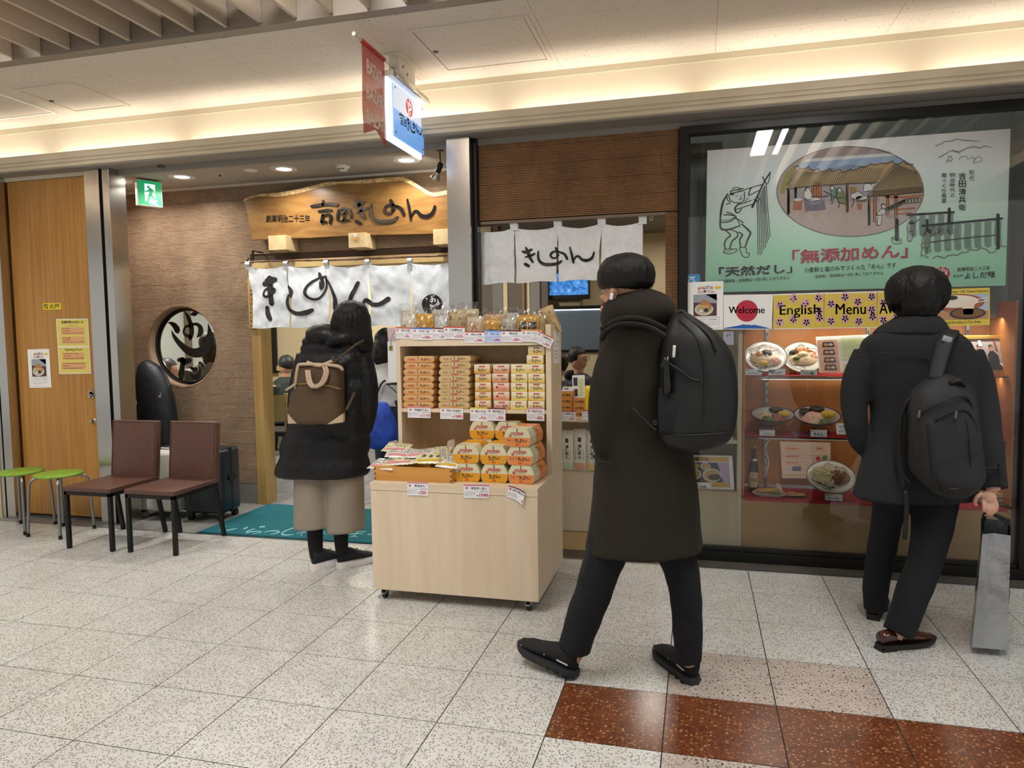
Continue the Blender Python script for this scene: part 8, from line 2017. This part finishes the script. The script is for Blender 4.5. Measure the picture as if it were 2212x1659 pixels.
brl = mat_noise('brown_leather', '331a10', '4a2717', 14, .22, 3, coat=.4); brs = M('leather_sole', '120d0a', .5)
def lac(s_, mx):
    for k in range(3): B().tube([mx @ Vector((.12 + k * .02, -.016, .083 - k * .008)), mx @ Vector((.124 + k * .02, .016, .083 - k * .008))], .0018, 6).build('lace', brs, s_)
    B().tube(crom([tuple(mx @ Vector(q)) for q in ((.185, -.04, .03), (.19, -.02, .06), (.192, 0, .066), (.19, .02, .06), (.185, .04, .03))], 3), .0014, 6).build('toe_cap_seam', brs, s_)
hA = PZ(1899, 1405, 0); hA.z = .012; tA = PZ(2022, 1388, 0); tA.z = .008
shoe(mn, hA, tA, .275, brl, brs, 0, .95, .018, True, lac)
hA = PZ(1886, 1340, 0); hA.z = .012
shoe(mn, hA, hA + Vector((.09, .26, -.002)), .275, brl, brs, 0, .95, .018, True, lac)
# his daypack over one shoulder
gk = mat_noise('daypack_grey', '16171a', '1f2023', 9, .7, 4, .4, 300, .002)
DYK = .97
dk_ = thing('daypack', 'dark grey sports daypack slung on one shoulder of the charcoal coat', 'backpack', PY(2045, 1072, DYK))
b = B(); rings_px(b, [(808, 2020, 2050, DYK, .03), (818, 2002, 2070, DYK, .06), (838, 1976, 2094, DYK, .085), (866, 1962, 2104, DYK - .01, .10), (920, 1961, 2111, DYK - .02, .11), (970, 1963, 2118, DYK - .02, .112), (1010, 1967, 2124, DYK - .02, .112), (1036, 1984, 2122, DYK - .02, .108), (1056, 2006, 2106, DYK - .01, .095), (1068, 2024, 2084, DYK, .07)], ex=.75)
mb_ = fuse(b, 'main_body', gk, dk_, .009, 3, .006, 10)
for pts, r_ in (([(1985, 892, .87), (2020, 876, .845), (2062, 858, .845), (2092, 862, .87), (2104, 895, .885)], 2.6), ([(2020, 908, .842), (2060, 888, .838), (2092, 890, .858), (2112, 930, .87)], 2.2), ([(2004, 912, .848), (2010, 980, .836), (2020, 1040, .845), (2036, 1066, .875)], 1.4), ([(2088, 905, .85), (2096, 980, .84), (2098, 1050, .862)], 1.4)):
    s_ = B(); limb(s_, [(*p, r_) for p in pts], 6); s_.build('zip_seam', bkd, mb_, smooth=True)
for (x, y, d_) in ((1987, 895, .862), (2066, 896, .83)): limb(B(), [(x, y - 8, d_, 2.5), (x - 3, y + 8, d_, 3.5)], 8).build('zip_pull', M('zip_metal', '6c6f74', .35, .8), dk_, smooth=True)
fl = flatY(.835); fl.stroke([(2050, 1055), (2060, 1056), (2072, 1055)], [.8, 1.2, .6], M('stitch_mark', '4b4c50', .6)); fl.build('stitched_mark', None, dk_, fix=False)
limb(B(), [(2020, 818, .93, 14), (2030, 775, 1.0, 16), (2042, 735, 1.04, 17), (2052, 718, 1.1, 17), (2056, 716, 1.2, 15)], 12, 5, (1, .3)).build('shoulder_strap', gk, dk_, smooth=True)
limb(B(), [(2036, 730, 1.02, 7), (2056, 736, 1.02, 7)], 8, 4, (.3, 1)).build('strap_badge', M('badge_grey', '8d9096', .4), dk_, smooth=True)
limb(B(), [(2052, 828, .9, 6), (2072, 822, .89, 6), (2084, 832, .9, 5)], 8).build('haul_loop', bkd, dk_, smooth=True)
limb(B(), [(1962, 860, .96, 8), (1946, 900, .98, 9), (1942, 960, .99, 8), (1950, 1020, .99, 6), (1968, 1045, .98, 6)], 10, 4, (.5, 1)).build('loose_strap', bkd, dk_, smooth=True)
limb(B(), [(1958, 1060, 1.0, 5), (1958, 1110, 1.0, 5), (1954, 1165, 1.0, 5)], 8, 4, (1, .3)).build('strap_tail', bkd, dk_, smooth=True)
# silver paper carrier bag in his hand
foil = mat_noise('silver_paper', '9b9ea0', 'b3b6b8', 5, .27, 3, .5, 16, .012, metal=.75)
PB = 1.03
pbx = [PY(2113, 1153, PB), PY(2173, 1157, PB), PY(2176, 1417, PB), PY(2097, 1406, PB)]
zt_, zb_ = (pbx[0].z + pbx[1].z) / 2, .035
bx0, bx1 = pbx[3].x + .004, pbx[2].x
cb = thing('carrier_bag', 'silver paper carrier bag with black ribbon handles held in the hand', 'shopping bag', ((bx0 + bx1) / 2, PB + .15, zb_))
dpt = .30; Dv = Vector((.10, dpt, 0)); xm = (bx0 + bx1) / 2
tx_ = .012
def bag_f(u, v):   # narrow gusset side facing the viewer
    w = (bx1 - bx0) * (1 - .22 * v); return Vector((xm + .012 * v + (u - .5) * w, PB + .028 * v * (1 - abs(2 * u - 1)) + .004 * PN(Vector((u * 4, v * 6, 3))), zb_ + (zt_ - zb_) * v))
b = B().grid(bag_f, 12, 16).grid(lambda u, v: bag_f(1 - u, v) + Dv - Vector((0, .056 * v * (1 - abs(2 * u - 1)), 0)), 12, 16)
for u in (0, 1): b.grid(lambda s_, v, u=u: bag_f(u, v).lerp(bag_f(u, v) + Dv, s_) + Vector((.006 * PN(Vector((s_ * 5, v * 5, u))), 0, 0)), 10, 16)
b.add([bag_f(0, 0), bag_f(1, 0), bag_f(1, 0) + Dv, bag_f(0, 0) + Dv], [(0, 1, 2, 3)])
b.build('paper_body', foil, cb, smooth=.6)
hp = PY(2134, 1108, HYY)
for q_ in (0, 1):
    a = bag_f(q_, 1) + Dv * .35; c = bag_f(q_, 1) + Dv * .62
    B().tube(([tuple(a - Vector((0, 0, .04))), tuple(a + Vector((0, 0, .02))), tuple(hp + Vector((-.006 + .012 * q_, -.004, .004))), tuple(hp + Vector((-.006 + .012 * q_, .012, .004))), tuple(c + Vector((0, 0, .02))), tuple(c - Vector((0, 0, .04)))]), .006, 8, True, (1, .4)).build('ribbon_handle', M('ribbon_black', '0c0c0d', .5), cb, smooth=True)
# ---------------- woman in the black puffer coat
FY = 1.50
wm_ = thing('person', 'standing person in long black puffer coat and beige wide trousers seen from behind', 'person', (.75, 1.5, 0))
b = B()
ball(b, 760, 688, FY, 32, 38, 32); limb(b, [(755, 710, FY, 18), (742, 745, FY, 20)]); rings_px(b, [(745, 690, 770, FY, .06), (850, 670, 775, FY, .08), (1000, 660, 770, FY, .08)])
limb(b, [(785, 775, FY, 13), (792, 860, FY, 13), (785, 925, FY + .05, 10)]); limb(b, [(668, 775, FY, 13), (660, 870, FY, 13), (672, 930, FY + .08, 10)])
limb(b, [(685, 1000, FY, 30), (681, 1120, 1.48, 17), (683, 1200, 1.47, 11)]); limb(b, [(735, 1000, FY, 30), (737, 1120, FY, 17), (738, 1195, FY, 11)])
fuse(b, 'body', skin, wm_, .011, 3)
b = B(); rings_px(b, [(651, 752, 772, FY, .04), (655, 740, 782, FY, .075), (668, 728, 791, FY, .10), (690, 720, 796, FY, .112), (712, 718, 799, FY, .112), (735, 730, 802, FY, .10), (752, 760, 803, FY + .01, .07), (766, 785, 804, FY + .02, .04)], ex=1)
fuse(b, 'hair', hairm, wm_, .008, 3, .005, 22)
locks(wm_, 759, 700, FY, 40, 50, 40, 220, lambda f: 2.3 if math.cos(f) > -.3 else 1.9, 7, 4, (0, 0), .03)
puf = mat_noise('puffer_black', '08080b', '0d0d11', 8, .45, 4, .6, 30, .01, spec=.35)
b = B()
def quilt(z): return .12 * abs(math.sin((z - .53) / .155 * PI)) ** .5 - .09
rings_px(b, [(735, 668, 775, FY, .09), (750, 655, 788, FY, .12), (770, 650, 794, FY, .13), (790, 648, 797, FY, .135), (850, 640, 800, FY, .14), (910, 628, 796, FY, .145), (960, 615, 794, FY, .155), (1000, 606, 792, FY, .165), (1020, 603, 791, FY, .168), (1027, 608, 788, FY, .16)], puff=quilt)
limb(b, [(782, 765, FY, 22), (793, 820, FY - .01, 23), (796, 880, FY, 21), (788, 928, FY + .04, 17)]); limb(b, [(662, 765, FY, 22), (650, 830, FY, 24), (645, 890, FY + .02, 22), (652, 935, FY + .06, 17)])
ball(b, 703, 724, FY - .06, 44, 24, 34, Matrix.Rotation(.1, 3, 'Y')); ball(b, 738, 734, FY - .05, 40, 22, 36, Matrix.Rotation(-.25, 3, 'Y')); ball(b, 676, 738, FY - .03, 20, 14, 30)
fuse(b, 'coat', puf, wm_, .0075, 2, .005, 7)
felt = mat_weave('beige_felt', '8b8071', '9a8f80', 500, .95, .35)
b = B(); rings_px(b, [(990, 640, 716, 1.49, .10), (1040, 640, 714, 1.49, .11), (1100, 642, 714, 1.49, .115), (1133, 643, 714, 1.49, .118), (1137, 646, 712, 1.49, .112)]); rings_px(b, [(990, 708, 782, 1.51, .10), (1040, 711, 781, 1.51, .11), (1100, 713, 782, 1.51, .115), (1141, 715, 783, 1.51, .118), (1145, 718, 780, 1.51, .112)])
fuse(b, 'trousers', felt, wm_, .009, 2, .005, 8)
sockm = M('sock_black', '08080a', .9)
limb(B(), [(680, 1120, 1.48, 18), (681, 1170, 1.475, 16), (684, 1204, 1.47, 14)]).build('sock', sockm, wm_, smooth=True); limb(B(), [(737, 1120, 1.5, 17), (737, 1165, 1.5, 15), (739, 1196, 1.5, 13)]).build('sock', sockm, wm_, smooth=True)
knit = mat_weave('trainer_navy', '16181f', '20232b', 300, .8, .5); wsole = M('sole_white', 'ece6e4', .6)
def wl_(s_, mx): B().tube(crom([tuple(mx @ Vector(q)) for q in ((.12, -.012, .085), (.13, 0, .1), (.12, .014, .09), (.14, .006, .084))], 3), .0022, 6).build('lace', sockm, s_)
for q0, d_ in ((PZ(676, 1231), (.11, .21, 0)), (PZ(730, 1227), (.155, .18, 0))): shoe(wm_, q0, q0 + Vector(d_), .235, knit, wsole, 0, .95, .036, False, wl_)
# her brown backpack
can = mat_weave('brown_canvas', '4a3822', '54412a', 500, .8, .3); crl = M('cream_leather', 'b9a288', .5)
BKY = 1.285
hb_ = thing('handle_backpack', 'brown canvas backpack with cream leather handles on the black puffer coat', 'backpack', PY(690, 918, BKY))
b = B(); rings_px(b, [(786, 652, 728, BKY, .03), (792, 644, 738, BKY, .055), (820, 640, 739, BKY, .065), (870, 630, 738, BKY, .07), (905, 623, 741, BKY, .072), (915, 626, 738, BKY, .06)], ex=.5); mb2 = fuse(b, 'main_body', can, hb_, .008, 2, .005, 10)
limb(B(), [(638, 840, BKY - .055, 3), (643, 795, BKY - .06, 3.6), (655, 787, BKY - .058, 3.6), (725, 790, BKY - .058, 3.6), (741, 800, BKY - .05, 3)], 8).build('leather_trim', crl, hb_, smooth=True)
for x0 in (662, 668): limb(B(), [(x0, 800, BKY - .062, 3.4), (x0 + 4, 825, BKY - .08, 3.6), (x0 + 14, 836, BKY - .085, 3.6), (x0 + 32, 826, BKY - .085, 3.6), (x0 + 40, 804, BKY - .075, 3.4), (x0 + 36, 792, BKY - .06, 3)], 8).build('handle', crl, hb_, smooth=True)
limb(B(), [(664, 783, BKY - .04, 4), (690, 790, BKY - .06, 4), (718, 780, BKY - .05, 4)], 8).build('grab_handle', crl, hb_, smooth=True)
limb(B(), [(638, 830, BKY - .066, 1.2), (690, 830, BKY - .073, 1.4), (736, 840, BKY - .068, 1.2)], 6).build('zip', M('zip_brass', 'a08c50', .3, .8), hb_, smooth=True)
limb(B(), [(618, 843, BKY - .06, 2.6), (638, 830, BKY - .07, 3)], 8).build('zip_tab', crl, hb_, smooth=True)
for pts in ([(621, 895), (640, 915), (622, 915)], [(741, 893), (741, 912), (706, 917)]): B().prism([PY(*p, BKY - .074) for p in pts], (0, .02, 0)).build('corner_patch', crl, hb_)
limb(B(), [(716, 790, BKY + .02, 6), (740, 768, 1.33, 7), (770, 744, 1.37, 8), (782, 738, 1.42, 8)], 10, 4, (1, .35)).build('shoulder_strap', can, hb_, smooth=True)
limb(B(), [(748, 886, BKY, 3), (758, 865, 1.33, 3.5), (766, 848, 1.36, 3)], 8).build('side_strap', can, hb_, smooth=True)
# ---------------- people inside
def insider(lab, hx, hy, y, hr, top, hairc=None, seated=True, turn=0, coatc='2a2d33', arm=None, feet=.0):
    """small figure: head centre px, head radius px"""
    P = PY(hx, hy, y); k = hr * dep(P) / .105; t = thing('person', lab, 'person', (P.x, P.y, 0))
    F = Vector((math.cos(turn), math.sin(turn), 0)); Lr = Vector((-F.y, F.x, 0)); z0 = P.z - .11
    b = B(); b.sphere(P, (.085, .085, .11), 16, 12); b.sphere(P + F * .06 + Vector((0, 0, -.03)), (.03, .03, .05), 10, 8); b.sphere(P + F * .09 + Vector((0, 0, -.005)), (.012, .012, .018), 8, 6)
    b.tube([P + Vector((0, 0, -.05)), P + Vector((0, 0, -.2))], .05, 12); hip = .45 if seated else .9
    b.tube([Vector((P.x, P.y, z0 - .06)), Vector((P.x, P.y, hip))], [.12, .13], 14)
    for s_ in (-1, 1):
        H = Vector((P.x, P.y, hip)) + Lr * .09 * s_
        if seated: b.tube([H, H + F * .38, H + F * .40 + Vector((0, 0, -hip + .03)), H + F * .55 + Vector((0, 0, -hip + .03))], [.07, .06, .04, .03], 10)
        else: b.tube([H, Vector((H.x, H.y, .45)), Vector((H.x, H.y, .03)), Vector((H.x, H.y, .03)) + F * .14], [.08, .055, .04, .03], 10)
        S0 = Vector((P.x, P.y, z0 - .12)) + Lr * .17 * s_; E0 = S0 + Vector((0, 0, -.27)) + F * .04; W0 = E0 + F * .22 + Vector((0, 0, .10 if arm else .02)) - Lr * .08 * s_
        b.tube([S0, E0, W0], [.045, .04, .03], 10); b.sphere(W0 + F * .05, (.03, .03, .035), 10, 8)
        for q in range(4): b.tube([W0 + F * .06 + Vector((0, 0, .02 - q * .012)), W0 + F * .1 - Lr * .02 * s_ + Vector((0, 0, .02 - q * .012))], .008, 6)
        b.tube([W0 + F * .04 + Vector((0, 0, .02)), W0 + F * .08 + Vector((0, 0, .045))], .009, 6)
    fuse(b, 'body', skin, t, .011, 2)
    b = B(); b.sphere(P + Vector((0, 0, .03)) - F * .018, (.096, .096, .098), 16, 12); 
    if top: b.tube([P - F * .03, P - F * .05 + Vector((0, 0, -.12)), P - F * .04 + Vector((0, 0, -.2))], [.095, .085, .05], 14)
    fuse(b, 'hair', hairc or hairm, t, .010, 3, .005, 22)
    for v in list(t.children[-1].data.vertices):
        q = v.co + Vector((P.x, P.y, 0)) - P
        if q.dot(F) > .03 and q.z < .05: v.co -= F * (q.dot(F) - .03) * 1.0
    cm = mat_noise('top_' + coatc, coatc, coatc, 9, .7, 3, .4, 24, .01)
    b = B(); b.tube([Vector((P.x, P.y, z0 - .03)), Vector((P.x, P.y, z0 - .08)), Vector((P.x, P.y, z0 - .2)), Vector((P.x, P.y, hip + .02)), Vector((P.x, P.y, hip - .06))], [.07, .14, .18, .18, .19], 18, True, (1, 1))
    for s_ in (-1, 1):
        S0 = Vector((P.x, P.y, z0 - .12)) + Lr * .17 * s_; E0 = S0 + Vector((0, 0, -.27)) + F * .04; W0 = E0 + F * .22 + Vector((0, 0, .10 if arm else .02)) - Lr * .08 * s_
        b.tube([S0, E0, W0.lerp(E0, .12)], [.075, .065, .048], 12)
    fuse(b, 'jacket', cm, t, .013, 4, .008, 9)
    b = B(); trm = M('inside_trousers', '2c333d', .8)
    for s_ in (-1, 1):
        H = Vector((P.x, P.y, hip)) + Lr * .09 * s_
        b.tube([H, H + F * .39, H + F * .41 + Vector((0, 0, -hip + .08))] if seated else [H, Vector((H.x, H.y, .45)), Vector((H.x, H.y, .07))], [.095, .08, .06] if seated else [.105, .08, .065], 12)
    fuse(b, 'trousers', trm, t, .013, 3)
    for s_ in (-1, 1):
        H = Vector((P.x, P.y, 0)) + Lr * .09 * s_ + (F * .36 if seated else -F * .05); shoe(t, H, H + F, .25, sockm, sockm)
    return t, P, F, Lr
t, P, F, Lr = insider('person in pale puffer jacket in the doorway behind the sales cart', 838, 742, 2.98, 38, True, None, False, 1.0, 'b9bab6')
# blue tote on her arm
tb_ = PY(822, 920, 2.7)
tt = thing('tote_bag', 'bright blue cloth tote bag hanging beside the sales cart', 'bag', tb_ - Vector((0, 0, .12)))
b = B(); rings_px(b, [(868, 800, 836, 2.70, .03), (890, 796, 846, 2.70, .06), (930, 791, 858, 2.70, .08), (955, 792, 858, 2.70, .08), (967, 800, 852, 2.70, .06), (970, 812, 842, 2.70, .03)]); fuse(b, 'bag_body', mat_noise('tote_blue', '10389a', '1745b4', 8, .6, 3, .4, 20, .01), tt, .010, 3, .008, 12)
limb(B(), [(806, 872, 2.70, 2.5), (822, 832, 2.74, 2.5), (832, 822, 2.78, 2.5)], 8).build('strap', M('tote_strap', '12152a', .7), tt, smooth=True)
t, P, F, Lr = insider('seated diner in dark green top eating noodles with chopsticks', 617, 789, 5.25, 20, False, mat_noise('grey_hair', '1a1a1c', '2b2b2e', 40, .5, 3), True, PI - .35, '1f2a28', True)
W0 = P + F * .30 + Vector((0, 0, -.16))
ch_ = thing('chopsticks', 'pale chopsticks held by the diner', 'chopsticks', W0)
for q in (0, .012): B().tube([W0 + Vector((0, q, .03)), W0 + F * .16 + Vector((0, q, -.02))], .003, 6).build('stick', WHITE, ch_)
seatst = M('stool_wood', '6a5238', .6)
def bench(lab, P):
    t = thing('dining_stool', lab, 'stool', (P.x, P.y, 0)); B().rbox((P.x - .19, P.y - .17, .33), (P.x + .19, P.y + .17, .355), .012, 2).build('seat', M('seat_dark'), t)
    for sx in (-1, 1):
        for sy in (-1, 1): B().box((P.x + sx * .15 - .015, P.y + sy * .14 - .015, 0), (P.x + sx * .15 + .015, P.y + sy * .14 + .015, .33)).build('leg', seatst, t)
bench('dark stool under the diner with chopsticks', P)
t, P, F, Lr = insider('seated person with glasses in navy hooded jacket behind the counter', 1250, 776, 4.6, 22, False, None, True, -.35, '171c28'); bench('dark stool under the person with glasses', P)
gf = M('glasses_black', '0a0a0a', .3)
for s_ in (-1, 1): B().tube([P + F * .088 + Lr * (.034 * s_ + .026 * math.cos(q)) + Vector((0, 0, .012 + .022 * math.sin(q))) for q in [i * PI / 6 for i in range(13)]], .003, 6).build('glasses_rim', gf, t)
b = B(); b.tube([P - F * .03 + Lr * .12 * math.cos(q) - F * .06 * math.sin(q) + Vector((0, 0, -.15)) for q in [i * PI / 6 for i in range(7)]], .045, 10); b.build('hood', M('top_171c28'), t, smooth=True)
t, P, F, Lr = insider('seated person in black top mostly hidden by the cart side panel', 1203, 790, 4.0, 21, False, None, True, 2.6, '101114'); bench('dark stool mostly hidden by the cart', P)
t, P, F, Lr = insider('seated grey-haired diner behind the round window', 366, 800, 3.75, 27, False, mat_noise('grey_hair', '1a1a1c', '2b2b2e', 40, .5, 3), True, .5, '232a36'); bench('dark stool behind the round window', P)
t, P, F, Lr = insider('stand-in for a reflected person in grey top at the edge of the round window', 451, 745, 3.6, 21, True, None, False, 2.6, '8f8a80')  # reflection in the round window, built as a solid figure behind the pane

bpy.data.scenes.remove(TS)
